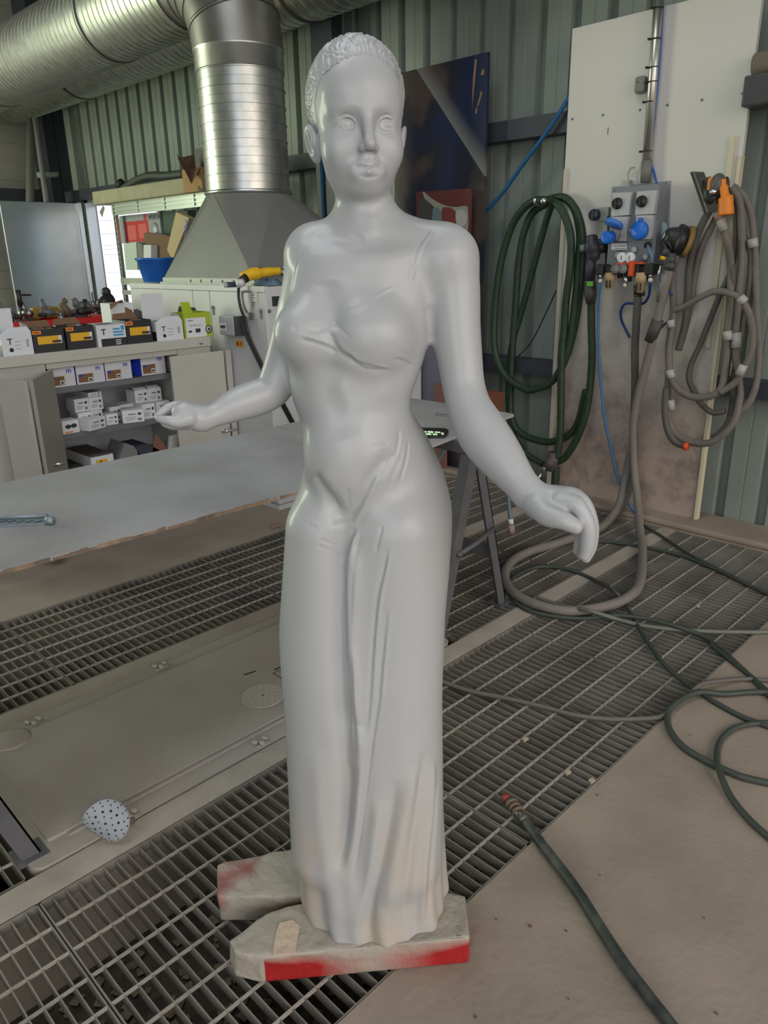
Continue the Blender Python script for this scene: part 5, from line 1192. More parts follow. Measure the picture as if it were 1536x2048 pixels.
lbuild(MB().box(.12*w_, -.0009, .06*h, .30*w_, -.0006, .10*h).box(.12*w_, -.0009, .15*h, .30*w_, -.0006, .19*h).box(.12*w_, -.0009, .24*h, .30*w_, -.0006, .28*h), 'white_print', M_paper, r)
kbox(252, 304, 640, 681, 'black box with yellow label just left of the tall-lidded white box')
r, w_, h = carton('disc_box', 368, 422, 625, 672, YB_, .15, None, 'lime green box of sanding discs at the right end of the row', zb=ztop)
open_box(r, w_, h, .15, M_lime); lrect(r, -.44*w_, .02*h, .30*w_, .80*h, M_paper, 'white_label')
ltext(r, 'mirox', -.26*w_, .70*h, .014, M_ink, 'lettering', -.0008, True); ltext(r, 'Sanding discs', -.08*w_, .50*h, .0165, M_grey, 'lettering', -.0008)
lbuild(MB().box(-.10*w_, -.0009, .20*h, .08*w_, -.0006, .36*h).box(-.36*w_, -.0009, .22*h, -.24*w_, -.0006, .30*h), 'barcode', M_ink, r)
b = MB(); b.lathe([(0,0),(.024,0),(0,.0004)], Matrix.Translation((.40*w_, -.0006, .30*h)) @ Matrix.Rotation(math.pi/2, 4, 'X'), 24); lbuild(b, 'disc_picture', M_ink, r)
b = MB(); b.lathe([(.009,0),(.018,0),(.018,.0004),(.009,.0004)], Matrix.Translation((.40*w_, -.0012, .30*h)) @ Matrix.Rotation(math.pi/2, 4, 'X'), 24, caps=False); lbuild(b, 'disc_ring', mat('pale_ring', C(190,195,180), .5), r)
b = MB(); b.prism([(-.5*w_, .004, h), (-.14*w_, .004, h), (-.14*w_, .03, h+.062), (-.46*w_, .03, h+.062)], (0, .002, 0)); lbuild(b, 'flap', M_lime, r)
b = MB(); b.prism([(-.2*w_, .15, h), (.5*w_, .15, h), (.40*w_, .13, h+.02), (-.2*w_, .13, h+.035)], (0, .002, 0)); lbuild(b, 'flap', M_grey, r)
# opened white boxes and a bag behind the row
r, w_, h = carton('open_box', 222, 268, 606, 650, CY+.20, .14, None, 'torn open white box standing behind the row of black boxes', zb=ztop)
open_box(r, w_, h, .12, M_boxw); b = MB(); b.prism([(-w_*.5, 0, h), (w_*.1, 0, h), (w_*.0, -.02, h+.02), (-w_*.6, -.03, h-.03)], (0, .002, 0)); b.prism([(w_*.1, .0, .04), (w_*.5, .0, .04), (w_*.42, -.004, h*.8), (w_*.12, -.004, h*.9)], (0, .001, 0)); lbuild(b, 'flap', M_cardd, r)
b = MB(); c = at(272, 610, 'y', CY+.30); b.ball((c[0], c[1], ztop+.05), (.055, .045, .12), 14); b.ball((c[0]-.02, c[1]+.01, ztop+.1), (.05, .04, .07), 12)
tag(b.build('grey_bag', mat('bag_grey', C(84,84,88), .6)), 'crumpled dark grey bag behind the tall-lidded white box', 'bag')
# red tool tray with tools --------------------------------------------------
tr = empty('tool_tray', (2.3, 5.3, 0), label='red tool trolley top heaped with small tools behind the cupboard', cat='tool trolley')
TA = 5.25; TB_ = 5.85; TZ = at(120, 640, 'y', TA)[2]
tx0, tx1 = at(12, 652, 'y', TA)[0], at(228, 640, 'y', TA)[0]
mb = MB(); mb.box(tx0, TA, .12, tx1, TB_, TZ-.04); mb.box(tx0, TA, TZ-.04, tx1, TA+.015, TZ+.006); mb.box(tx0, TB_-.015, TZ-.04, tx1, TB_, TZ+.006); mb.box(tx0, TA+.015, TZ-.04, tx0+.015, TB_-.015, TZ+.006); mb.box(tx1-.015, TA+.015, TZ-.04, tx1, TB_-.015, TZ+.006)
mb.build('tray', M_red, tr)
for xx in (tx0+.06, tx1-.06):
    for yy in (TA+.06, TB_-.06): MB().cyl((xx, yy, 0), (xx, yy, .12), .04, 16).build('castor', M_black, tr)
rt = random.Random(11)
tm = [mat('tool_dark', (.045,.045,.05), .4, .4), mat('tool_steel', (.35,.35,.36), .35, .9), mat('tool_brown', C(110,92,75), .6), mat('tool_grey', (.14,.14,.15), .5)]
kinds = ['spanner', 'pneumatic_tool', 'clamp', 'scraper', 'socket', 'screwdriver']
n_t = 0
for i in range(30):
    x = tx0+.06+(tx1-tx0-.12)*(i+.5)/30; y = rt.uniform(TA+.08, TB_-.1); z = TZ-.02; a = rt.uniform(0, 3.14); L_ = rt.uniform(.07, .15); k = kinds[i % 6]; m = tm[rt.randrange(4)]
    d = np.array([math.cos(a), math.sin(a), 0]); p = np.array([x, y, z+.03]); b = MB()
    if k == 'spanner': b.tube([p-d*L_, p+d*L_], .007, 8); b.ball(p+d*L_, (.018, .018, .006), 10); b.ball(p-d*L_, (.014, .014, .006), 10)
    elif k == 'pneumatic_tool': b.tube([p-d*L_*.7, p+d*L_*.5], [.022, .028], 12); b.tube([p+np.array([0, 0, .01]), p+np.array([0, 0, .075])+d*.02], [.018, .014], 10)
    elif k == 'clamp': b.box(*(p-np.array([.05, .012, .03])), *(p+np.array([.05, .012, -.008]))); b.tube([p+np.array([-.04, 0, -.01]), p+np.array([-.055, 0, .07])], .009, 8); b.tube([p+np.array([.03, 0, -.01]), p+np.array([.01, 0, .05])], .006, 8)
    elif k == 'scraper': b.tube([p, p+d*L_*.8+np.array([0, 0, .02])], [.012, .009], 10); b.prism([p, p-d*.05+np.array([-d[1], d[0], 0])*.03, p-d*.05-np.array([-d[1], d[0], 0])*.03], (0, 0, .003))
    elif k == 'socket': b.tube([p-np.array([0, 0, .03]), p+np.array([0, 0, .02])], .022, 14); b.tube([p+np.array([0, 0, .02]), p+np.array([0, 0, .035])], .014, 12)
    else: b.tube([p, p+d*.07], [.015, .012], 10); b.tube([p, p-d*L_], .004, 8)
    zmin = min(v[2] for v in b.v); lift_ = (TZ-.039)-zmin+.0+(.055 if i % 2 else .015); b.v = [(v[0], v[1], v[2]+lift_) for v in b.v]
    lab = {'spanner':'small spanner','pneumatic_tool':'stubby air tool','clamp':'small clamp','scraper':'scraper','socket':'metal socket','screwdriver':'short screwdriver'}[k]
    tag(b.build(k, m), lab+' in the heap on the red tool tray', k.replace('_', ' '), group=lab+'s heaped on the red tool tray')
# taller tools standing out of the heap
def simple(name, pts, r_, m, label, cat, plane='y', val=4.7, n=4, seg=10):
    b = MB(); b.tube(smooth_path([at(p[0], p[1], plane, val) for p in pts], n), r_, seg); return tag(b.build(name, m), label, cat)
b = MB(); b.tube([at(35, 580, 'y', TA+.1), at(41, 612, 'y', TA+.1)], [.018, .016], 10); b.tube([at(38, 590, 'y', TA+.1), at(62, 590, 'y', TA+.14)], [.008, .005], 8); b.tube([at(41, 612, 'y', TA+.1), at(42, 640, 'y', TA+.1)], [.008, .007], 8)
tag(b.build('bar_clamp', M_black), 'black handled clamp standing up at the left of the red tray', 'clamp')
b = MB(); b.tube([at(122, 608, 'y', TA+.15), at(140, 632, 'y', TA+.15)], [.03, .035], 10); b.tube([at(125, 605, 'y', TA+.15), at(132, 600, 'y', TA+.15)], .02, 10); tag(b.build('wire_brush', tm[2]), 'brown wire brush leaning in the middle of the red tray', 'brush')
b = MB(); b.tube([at(150, 632, 'y', TA+.15), at(178, 608, 'y', TA+.15)], [.05, .04], 12); b.tube([at(146, 598, 'y', TA+.15), at(156, 614, 'y', TA+.15)], [.022, .03], 10); b.ball(at(168, 612, 'y', TA+.14), (.05, .04, .035), 12); tag(b.build('air_grinder', tm[3]), 'dark grey air grinder lying on the right half of the red tray', 'grinder')
b = MB(); b.ball(at(188, 612, 'y', TA+.22), (.075, .05, .012), 16); b.tube([at(186, 602, 'y', TA+.22), at(187, 622, 'y', TA+.22)], .02, 10); tag(b.build('suction_lifter', tm[1]), 'flat metal disc tool on the right end of the red tray', 'tool')
b = MB(); c = at(100, 618, 'y', TA+.3); b.box(c[0]-.12, c[1], TZ, c[0]+.10, c[1]+.06, c[2]+.012, bev=.004); tag(b.build('yellow_carton', mat('dull_yellow', C(170,140,60), .6)), 'dull yellow carton at the back of the red tray', 'carton')
b = MB(); c = at(220, 600, 'y', TA+.3); b.tube([at(198, 612, 'y', TA+.3), at(220, 596, 'y', TA+.33)], [.035, .05], 12); b.ball(at(212, 584, 'y', TA+.33), .035, 12); b.tube([at(198, 612, 'y', TA+.3), at(190, 620, 'y', TA+.3)], .02, 10); o_ = min(v[2] for v in b.v)-(TZ-.038); b.v = [(v[0], v[1]-.0, v[2]-o_*.0) for v in b.v]; b.tube([at(198, 612, 'y', TA+.3), (at(198, 612, 'y', TA+.3)[0], TA+.3, TZ-.036)], .02, 8); tag(b.build('angle_grinder', tm[0]), 'dark angle grinder at the right end of the red tray by the rack', 'grinder')

# boxes inside the cupboard ----------------------------------------------------
def mbox(pl, pr_, pt, pb, label, blue_side=False):
    y = CY+.06; r, w_, h = carton('sandpaper_box', pl, pr_, pt, pb, y, .22, None, label, group=None, zb=SH[0])
    open_box(r, w_, h, .22, M_boxw); lbuild(MB().box(-w_/2, .0, h-.002, w_/2, .22, h), 'lid', M_boxw, r)
    ltext(r, 'm', .28*w_, .73*h, .040*h/.12, M_royal, 'letter', bold=True); lrect(r, -.44*w_, .08*h, .08*w_, .50*h, M_brown, 'brown_label')
    lrect(r, -.10*w_, .12*h, .06*w_, .30*h, M_paper, 'barcode_label', -.0009, -.0005); lrect(r, -.07*w_, .15*h, .03*w_, .24*h, M_ink, 'barcode', -.0014, -.0009)
    lrect(r, -.40*w_, .38*h, -.28*w_, .47*h, M_royal, 'blue_mark', -.0009, -.0005)
    lbuild(MB().box(-w_/2-.0008, 0, 0, -w_/2-.0001, .22, h), 'blue_side', M_royal, r)
    return r
mbox(97, 150, 731, 773, 'white sandpaper box with blue m, first from the left on the top shelf')
mbox(152, 209, 726, 768, 'white sandpaper box with blue m, second from the left on the top shelf')
mbox(210, 263, 719, 761, 'white sandpaper box with blue m, third from the left on the top shelf')
r = mbox(284, 333, 707, 752, 'turned sandpaper box showing a blue side, right end of the top shelf')
r.location.y += .015
b = MB(); p0, p1 = Y(262, 712, CY+.10), Y(284, 753, CY+.075); b.prism([(r.location.x-.125, CY+.19, SH[0]+.001), (r.location.x-.080, CY+.076, SH[0]+.001), (r.location.x-.080, CY+.076, SH[0]+.118), (r.location.x-.125, CY+.19, SH[0]+.118)], (.001, .002, 0)); o = b.build('blue_face', M_royal); o.parent = r; o.matrix_parent_inverse = wm(r).inverted()
def sbox(pl, pr_, pt, pb, label, y=CY+.10, zb=None, rz=0.0, flap=False):
    r, w_, h = carton('small_carton', pl, pr_, pt, pb, y, .1, None, label, zb=zb, rz=rz)
    lbuild(MB().box(-w_/2, 0, 0, w_/2, .11, h, bev=.001), 'body', M_boxw, r)
    b = MB(); b.box(-.22*w_, -.0006, .62*h, .12*w_, -.0001, .72*h); 
    for k in range(3): b.box(-.36*w_, -.0006, h*(.22+.1*k), (.02+.06*k)*w_, -.0001, h*(.25+.1*k))
    b.box(.20*w_, -.0006, .15*h, .38*w_, -.0001, .34*h); lbuild(b, 'print', M_grey, r)
    lbuild(MB().box(.22*w_, -.0009, .58*h, .38*w_, -.0001, .76*h), 'badge', M_ink, r)
    if flap: lbuild(MB().prism([(-w_*.45, 0, h), (w_*.45, 0, h), (w_*.4, .02, h+.012), (-w_*.4, .02, h+.012)], (0, .03, .004)), 'flap', M_boxw, r)
    return r
z2 = SH[1]
bs2 = [(157,185,824,850,0,'small white carton at the bottom left of the pile on the middle shelf',.10,0),
 (173,217,836,865,-1,'small white carton turned askew at the front edge of the middle shelf',.02,.35),
 (213,236,828,854,0,'small white carton behind the askew one on the middle shelf',.07,-.1),
 (220,242,813,838,0,'small white carton standing at the back of the middle shelf, between the stacks',.15,0),
 (247,286,820,847,-1,'small white carton with a bare side turned left, middle of the middle shelf',.03,-.35),
 (240,270,808,826,0,'small white carton at the back, behind the bare-sided carton',.17,0),
 (285,311,808,835,0,'small white carton right of the bare-sided one, in front on the middle shelf',.06,0),
 (312,340,802,826,0,'small white carton at the right end of the middle shelf beside the door',.10,0)]
for pl, pr_, pt, pb, q, lab, dy, rz in bs2: sbox(pl, pr_, pt, pb, lab, y=CY+dy, zb=z2, rz=rz)
def stacked(pl, pr_, pt, pb, lab, dy, below, flap=False):
    y = CY+dy; top = at((pl+pr_)/2, pt, 'y', y)[2]; bot = at((pl+pr_)/2, pb, 'y', y)[2]; return sbox(pl, pr_, pt, pb, lab, y=y, flap=flap)
stacked(149,178,797,824,'small white carton, left one of the second layer on the left stack',.10,0)
stacked(178,206,794,820,'small white carton, right one of the second layer on the left stack',.10,0)
stacked(176,203,784,794,'small white carton on top of the left stack, middle shelf',.12,0)
sbox(178, 206, 820, 850, 'small white carton under the right column of the left stack', y=CY+.12, zb=z2)
stacked(270,296,780,806,'open small white carton on top of the right stack, left one',.14,0,True)
stacked(296,323,776,803,'open small white carton on top of the right stack, right one',.14,0,True)
sbox(272, 297, 806, 834, 'small white carton under the left open carton of the right stack', y=CY+.145, zb=z2)
sbox(298, 324, 804, 830, 'small white carton under the right open carton of the right stack', y=CY+.145, zb=z2)
# goggles box
r, w_, h = carton('goggles_box', 125, 159, 841, 872, CY+.035, .1, None, 'white box with a picture of black goggles at the left of the middle shelf', zb=z2)
lbuild(MB().box(-w_/2, 0, 0, w_/2, .10, h), 'body', M_boxw, r)
b = MB(); b.ball((-.014, -.0005, .55*h), (.017, .0006, .012), 14); b.ball((.018, -.0005, .57*h), (.017, .0006, .012), 14); lbuild(b, 'goggles_picture', M_ink, r); lrect(r, -.38*w_, .04*h, .1*w_, .16*h, M_orange, 'orange_print')
b = MB(); p = Y(117, 835, CY+.06); b.prism([(p[0]-.035, CY+.045, z2), (p[0]+.01, CY+.045, z2), (p[0]-.01, CY+.05, z2+.13), (p[0]-.045, CY+.05, z2+.16)], (0, .06, 0)); tag(b.build('brown_folder', M_cardd), 'dark brown folded board behind the goggles box', 'folder')
# bottom shelf
z3 = SH[2]
def strip_box(pl, pr_, pt, label, mtop, y=CY+.02, d=.30, yel=True):
    r, w_, h = carton('abrasive_carton', pl, pr_, pt, pt+40, y, d, None, label, zb=z3)
    open_box(r, w_, h, d, M_boxw); lbuild(MB().box(-w_/2+.003, .02, h*.75, w_/2-.003, d-.01, h*1.05, bev=.004), 'sheets', mtop, r)
    if yel: lbuild(MB().box(-.28*w_, -.0006, .60*h, .22*w_, -.0001, .78*h), 'yellow_label', M_yel, r); lrect(r, -.1*w_, .62*h, -.02*w_, .72*h, M_ink, 'label_print', -.0010, -.0006)
    return r
strip_box(134, 178, 936, 'white open carton with dark sheets and yellow label, far left of the bottom shelf', mat('sheets_black', (.03,.035,.03), .8))
strip_box(183, 229, 911, 'taller white open carton with brown sheets and yellow label on the bottom shelf', mat('sheets_brown', C(82,72,72), .8), d=.34)
def lean_sheet(name, q, m, label, cat, dy=.08):
    b = MB(); P_ = [Y(a, c, CY+.05) for a, c in q]; b.prism([(p_[0], p_[1], max(p_[2], SH[2]+.001)) for p_ in P_], (0, dy, 0)); return tag(b.build(name, m), label, cat)
lean_sheet('grey_carton', [(236,960),(250,886),(268,892),(287,920),(287,960)], mat('carton_grey', C(120,120,122), .7), 'plain grey carton lying open in the middle of the bottom shelf', 'carton', .18)
lean_sheet('sandpaper_stack', [(284,960),(272,893),(297,888),(318,900),(334,910),(334,960)], mat('sheets_slate', C(56,60,72), .8), 'slate coloured stack of sanding sheets on the bottom shelf', 'sheets', .2)
lean_sheet('folded_paper', [(308,960),(308,884),(312,868),(326,886),(342,906),(340,960)], mat('paper_brownred', C(128,88,76), .8), 'curled reddish-brown paper at the right of the bottom shelf', 'paper', .01)
lean_sheet('white_carton_side', [(342,960),(340,873),(356,868),(360,960)], mat('carton_orange_mark', C(190,186,184), .6), 'narrow white carton side with an orange mark against the right door', 'carton', .02)

# rack behind the white cabinet -------------------------------------------------
RXf, RXb, RY0, RY1 = 3.52, 3.98, 5.35, 7.0
M_rk = mat('rack_zinc', (.55,.60,.56), .35, .8)
rk = empty('storage_rack', (RXf, 6.2, 0), label='galvanised storage rack behind the white cabinet, holding boxes and a blue tub', cat='rack')
for (xx, yy) in ((RXf, RY1), (RXb, RY1), (RXf, RY0), (RXb, RY0)):
    b = MB(); b.box(xx, yy-.012, 0, xx+.04, yy+.012, 1.97); b.box(xx+.0, yy-.03, 0, xx+.004, yy+.0, 1.97)
    b.build('upright', M_rk, rk)
    if xx == RXf and yy == RY1:
        b = MB()
        for k in range(22): b.box(xx-.0015, yy-.022, .95+k*.045, xx-.0005, yy-.010, .97+k*.045)
        b.build('slots', M_ink, rk)
def rshelf(z_, hh=.085):
    b = MB()
    for k in range(4): b.box(RXf-.008, RY0, z_-hh+k*hh/3-.006, RXf+.006, RY1, z_-hh+k*hh/3+.006)
    b.box(RXf+.0, RY0, z_-hh, RXf+.004, RY1, z_)
    for k in range(4): y_ = RY0+.25+k*.46; b.box(RXf-.012, y_, z_-hh, RXf-.004, y_+.02, z_)
    b.box(RXf, RY0, z_-.006, RXb+.04, RY1, z_); b.build('shelf', M_rk, rk)
rshelf(1.985, .095); rshelf(1.33, .05); rshelf(1.22, .03); rshelf(.6, .05)
MB().prism([at(*q, 'x', RXf-.02) for q in ((206,411),(209,416),(204,434),(199,424))], (.003, 0, 0)).build('hanging_tag', mat('tag_grey', C(120,128,110), .6), rk)
# on top of the rack
ZR = 1.986
def RX_(px, py, x): return at(px, py, 'x', x)
b = MB(); a0, a1 = RX_(194, 405, 3.50)[1], RX_(330, 400, 3.50)[1]
zs = [RX_(194, 382, 3.48)[2], RX_(330, 366, 3.48)[2]]
b.box(3.46, a1-.75, ZR, 3.92, a0, ZR+.115, bev=.012)
tag(b.build('foam_slab', mat('foam_beige', C(172,168,142), .9, noise=.15, nscale=9, bump=.5, bscale=30)), 'long beige foam slab lying on top of the storage rack', 'foam slab')
b = MB()
for k, (q, r_) in enumerate(((((232,392),(245,380),(262,368),(280,358),(300,352),(330,352),(370,348)), .035), (((240,388),(262,374),(285,372),(320,368),(366,360)), .045), (((255,382),(275,362),(300,356),(350,356)), .03), (((290,378),(330,372),(366,364)), .03))):
    b.tube(smooth_path([RX_(a, c, 3.62+.03*k) for a, c in q], 5), r_, 10)
tag(b.build('rolled_covers', mat('cover_dark', C(58,66,62), .55)), 'roll of dark grey covers lying on the foam slab', 'covers')
b = MB(); p = RX_(238, 366, 3.75); b.tube([RX_(236, 374, 3.72), RX_(243, 364, 3.72)], [.03, .035], 14); tag(b.build('cable_reel', M_black), 'small dark roll at the left end of the dark covers', 'roll')
cx_ = empty('cardboard_box', (3.5, 5.6, ZR), label='open brown cardboard box on the rack top against the round duct', cat='box')
ya, yb = RX_(366, 370, 3.44)[1], RX_(404, 370, 3.44)[1]; za, zb2 = ZR+.001, RX_(380, 337, 3.44)[2]
b = MB(); b.box(3.44, yb, za, 3.443, ya, zb2); b.box(3.443, yb, za, 3.80, yb+.003, zb2); b.box(3.443, ya-.003, za, 3.80, ya, zb2); b.box(3.797, yb+.003, za, 3.80, ya-.003, zb2); b.box(3.443, yb+.003, za, 3.797, ya-.003, za+.003); b.build('body', M_card, cx_)
b = MB(); b.prism([(3.44, yb, zb2), (3.44, ya-.12, zb2), (3.36, ya-.08, zb2+.10), (3.36, yb+.02, zb2-.12)], (.003, 0, 0)); b.build('flap', M_cardd, cx_)
b = MB(); b.prism([(3.46, ya, zb2), (3.7, ya, zb2), (3.66, ya+.10, zb2+.14), (3.5, ya+.14, zb2+.10)], (0, .003, 0)); b.build('flap', M_cardd, cx_)
for q in ((398, 375), (402, 379)): p = RX_(*q, 3.44); MB().box(3.4385, p[1]-.012, p[2]-.02, 3.4395, p[1]+.012, p[2]+.012).build('handling_mark', M_ink, cx_)
b = MB(); b.box(3.50, yb+.02, zb2, 3.7, yb+.16, zb2+.14); tag(b.build('black_box', M_boxk), 'small black box sticking out of the cardboard box on the rack', 'box')
# on the rack shelf
Z1_ = 1.331
wb = empty('tool_carton', (3.6, 6.4, Z1_), label='tall grey and red carton with the maker lettering, standing on the rack shelf', cat='carton')
ya, yb = RX_(241, 460, 3.60)[1], RX_(322, 460, 3.60)[1]; zt_, zbm = RX_(280, 428, 3.60)[2], RX_(280, 485, 3.60)[2]
MB().box(3.60, yb, zbm, 3.78, ya, zt_, bev=.004).build('body', mat('carton_grey2', C(150,152,158), .5), wb)
MB().box(3.602, ya, zbm, 3.78, ya+.03, zt_-.02).build('side_panel', mat('carton_pale', C(200,200,210), .5), wb)
r0, r1 = RX_(249, 444, 3.6), RX_(300, 482, 3.6); MB().box(3.5985, r1[1], r1[2], 3.5998, r0[1], r0[2]).build('red_print', M_red, wb)
mb = MB(); mb.box(3.597, r0[1]-.20, r0[2]-.16, 3.5984, r0[1]-.05, r0[2]-.035); mb.box(3.597, r0[1]-.40, r0[2]-.15, 3.5984, r0[1]-.25, r0[2]-.03); mb.build('pale_panels', mat('pale_red', C(205,90,90), .5), wb)
p = RX_(308, 434.5, 3.6); tb2 = MB(); text_mesh('WÜRTH', .055, frameM((3.5985, p[1], p[2]), (0, -1, 0), (0, 0, 1)), tb2, bold=True); tb2.build('lettering', M_ink, wb)
p = RX_(290, 434, 3.6); MB().box(3.598, p[1]-.025, p[2]-.025, 3.5995, p[1]+.025, p[2]+.025).build('red_emblem', M_red, wb)
p = RX_(311, 458, 3.6); MB().lathe([(0,0),(.055,0),(0,.001)], Matrix.Translation((3.5998, p[1], p[2])) @ Matrix.Rotation(-math.pi/2, 4, 'Y'), 24).build('round_sticker', M_paper, wb)
def rb(name, q, x, d, m, label, cat='box'):
    b = MB(); P_ = [RX_(a, c, x) for a, c in q]; b.prism([(p_[0], p_[1], max(p_[2], (OZ if x < 3.4 else Z1_)+.002)) for p_ in P_], (d, 0, 0)); return tag(b.build(name, m), label, cat)
rb('green_sheet_bundle', [(320,424),(375,420),(375,470),(345,500),(330,470),(322,445)], 3.62, .08, mat('film_green', C(78,96,88), .25), 'dark green film wrapped parcel right of the red carton on the rack', 'parcel')
rb('brown_cardboard', [(288,465),(322,468),(350,475),(345,520),(302,520),(302,492),(288,492)], 3.50, .05, M_cardd, 'folded brown cardboard piece in front of the red carton', 'cardboard')
rb('upright_carton', [(287,490),(302,490),(302,520),(287,520)], 3.44, .1, M_boxw, 'narrow white upright carton left of the brown cardboard')
rb('pale_case', [(247,488),(272,484),(275,540),(252,540)], 3.46, .16, mat('pale_case', C(190,205,195), .5), 'pale greenish white machine case at the left of the rack shelf', 'case')
rb('case_side', [(272,484),(284,488),(287,520),(277,520)], 3.465, .15, mat('case_side', C(110,115,118), .5), 'grey carton edge between pale case and white upright carton')
rb('kraft_boxes', [(329,490),(345,489),(343,540),(330,540)], 3.55, .1, M_card, 'small kraft boxes stacked beside the hood')
lc_ = rb('long_carton', [(352,424-0),(378,436),(345,520),(334,500)], 3.18, .05, mat('long_kraft', C(190,170,130), .7), 'long slanted kraft carton leaning on the grey hood')
p = at(371, 456, 'x', 3.178); tb2 = MB(); text_mesh('colad', .055, frameM((3.1785, p[1], p[2]), (0, -.45, .9), (0, .9, .45)), tb2, bold=True); tb2.build('box_lettering', M_royal, lc_)
# blue tub on the cabinet top
bt = empty('blue_tub', (3.0, 5.1, OZ), label='blue plastic tub standing on the left end of the white cabinet top', cat='tub')
c = at(308, 558, 'x', 2.84)
b = MB(); b.lathe([(0,.003),(.100,.003),(.104,.008),(.136,.148),(.147,.152),(.147,.166),(.132,.166),(.097,.015),(0,.015)], Matrix.Translation((2.84, c[1]-.065, OZ)), 36); b.build('tub', mat('tub_blue', C(20,100,195), .35), bt)
# outside things seen through the doorway and by the rack
gz = empty('garden_gate_panel', (4.6, 7.6, 0), label='pale louvred panel seen outside the doorway', cat='panel')
b = MB(); 
for k in range(14): b.box(5.2, 7.5, .02+k*.085, 5.22, 9.3, .07+k*.085)
b.build('slats', M_rk, gz)
# leaning tubes in the far corner
tb3 = MB(); p, q = at(62, 236, 'y', 9.2), at(60, 415, 'y', 9.2); tb3.tube([p, q+(q-p)*((q[2]-.01)/(p[2]-q[2]))], .045, 12); tag(tb3.build('leaning_tube', mat('tube_pale', C(120,118,115), .5)), 'thick pale tube standing in the far left corner', 'tube')
tb3 = MB(); p, q = at(70, 236, 'y', 9.1), at(94, 415, 'y', 9.1); tb3.tube([p, q+(q-p)*((q[2]-.01)/(p[2]-q[2]))], .028, 12); tag(tb3.build('leaning_tube', mat('tube_pale2', C(140,142,140), .5)), 'thin pale tube leaning across the dark column in the far corner', 'tube')
tb3 = MB(); tb3.tube([at(74, 350, 'y', 9.15), at(115, 349, 'y', 9.15)], .03, 10); tag(tb3.build('wall_fitting', mat('fit', C(150,160,155), .5)), 'short pale fitting with blue clip holding the thin tube', 'fitting')
# on the white cabinet right of the hood: yellow tool, blue cloth, bits
yt = empty('yellow_power_tool', tuple(at(500, 560, 'z', OZ)), label='yellow hand-held power tool lying on the white cabinet beside the hood', cat='power tool')
def QX(px, py, x=2.85): return at(px, py, 'y', HY0-.10+(x-2.85)*.6)
b = MB(); b.tube(smooth_path([QX(486, 556), QX(500, 549), QX(520, 546), QX(545, 543), QX(558, 542)], 5), [.032]*5+[.034]*5+[.026]*5+[.022]*6, 14); b.build('body', mat('tool_yellow', C(230,185,40), .45), yt)
MB().tube([QX(480, 563, 2.80), QX(492, 556, 2.80)], [.018, .026], 12).build('cable_boot', M_black, yt)
MB().tube([QX(495, 541), QX(520, 538)], .010, 8).build('trigger', M_ink, yt)
MB().tube([QX(478, 568, 2.75), QX(484, 565, 2.77)], .022, 12).build('plug', M_white, yt)
b = MB(); rr = random.Random(2)
q0 = [(490,570,2.74),(506,560,2.80),(522,553,2.86),(540,556,2.84),(556,560,2.80),(566,563,2.76),(560,571,2.72),(530,572,2.71),(505,572,2.72)]
P = [at(a, min(c_, 571), 'z', OZ+.002) if c_ > 566 else at(a, c_, 'y', HY0-.12) for a, c_, x in q0]; P = [np.array([max(p_[0], OX+.01), max(p_[1], OY+.01), p_[2]]) for p_ in P]; zc = OZ+.03
ring = [(p_[0], p_[1], OZ+.002) for p_ in P]; mid = [(p_[0]*.7+.3*float(np.mean([r_[0] for r_ in P])), p_[1]*.7+.3*float(np.mean([r_[1] for r_ in P])), OZ+rr.uniform(.02, .045)) for p_ in P]; n9 = len(P)
b.add(ring+mid+[(float(np.mean([p_[0] for p_ in P])), float(np.mean([p_[1] for p_ in P])), OZ+.04)], [(i, (i+1) % n9, n9+(i+1) % n9, n9+i) for i in range(n9)]+[(n9+i, n9+(i+1) % n9, 2*n9) for i in range(n9)], 0, True)
tag(b.build('blue_cloth', mat('cloth_blue', C(90,118,140), .8)), 'crumpled grey-blue cloth on the white cabinet beside the yellow tool', 'cloth')
b = MB(); b.tube([QX(563, 548, 2.95), QX(569, 540, 2.95)], [.02, .012], 10); b.ball(QX(567, 536, 2.95), .016, 10); tag(b.build('metal_fitting', tm[1]), 'small grey metal fitting behind the blue cloth', 'fitting')
c = QX(466, 562); b = MB(); b.box(c[0]-.03, HY0-.09, OZ+.001, c[0]+.05, HY0-.05, OZ+.03, bev=.005); tag(b.build('dark_block', mat('dk', (.06,.07,.1), .4)), 'small dark blue block at the foot of the hood', 'block')
# ================================================================== TABLE, TRESTLES, FLOOR THINGS
M_tab = mat('table_sheet', (.40,.40,.41), .6, noise=.25, nscale=2.6, bump=.15, bscale=25, col2=(.285,.28,.285))
M_edge = mat('chipped_wood_edge', C(112,98,88), .85, nscale=14, col2=C(176,150,124))
TZt = .80
def sheet(name, outline, label):
    r = empty(name, (outline[0][0], outline[0][1], TZt-.013), label=label, cat='table top')
    MB().prism([(x, y, TZt-.0125) for x, y in outline], (0, 0, .0125)).build('panel', M_tab, r)
    return r
t1 = sheet('table_top', [(-.45,1.835),(.5,1.832),(1.39,1.800),(1.93,1.800),(1.93,2.600),(-.45,2.620)], 'long dusty grey sheet laid over trestles as a table, left half')
b = MB(); rr = random.Random(4); x = -.45
while x < 1.92:
    x2 = x+rr.uniform(.012, .045); yb_ = np.interp(x, [-.45,.5,1.39,1.93], [1.835,1.832,1.80,1.80]); b.box(x, yb_-rr.uniform(.0005, .004), TZt-.0135, min(x2, 1.93), yb_+.002, TZt-rr.uniform(.001, .006)); x = x2
b.build('chipped_edge', M_edge, t1)
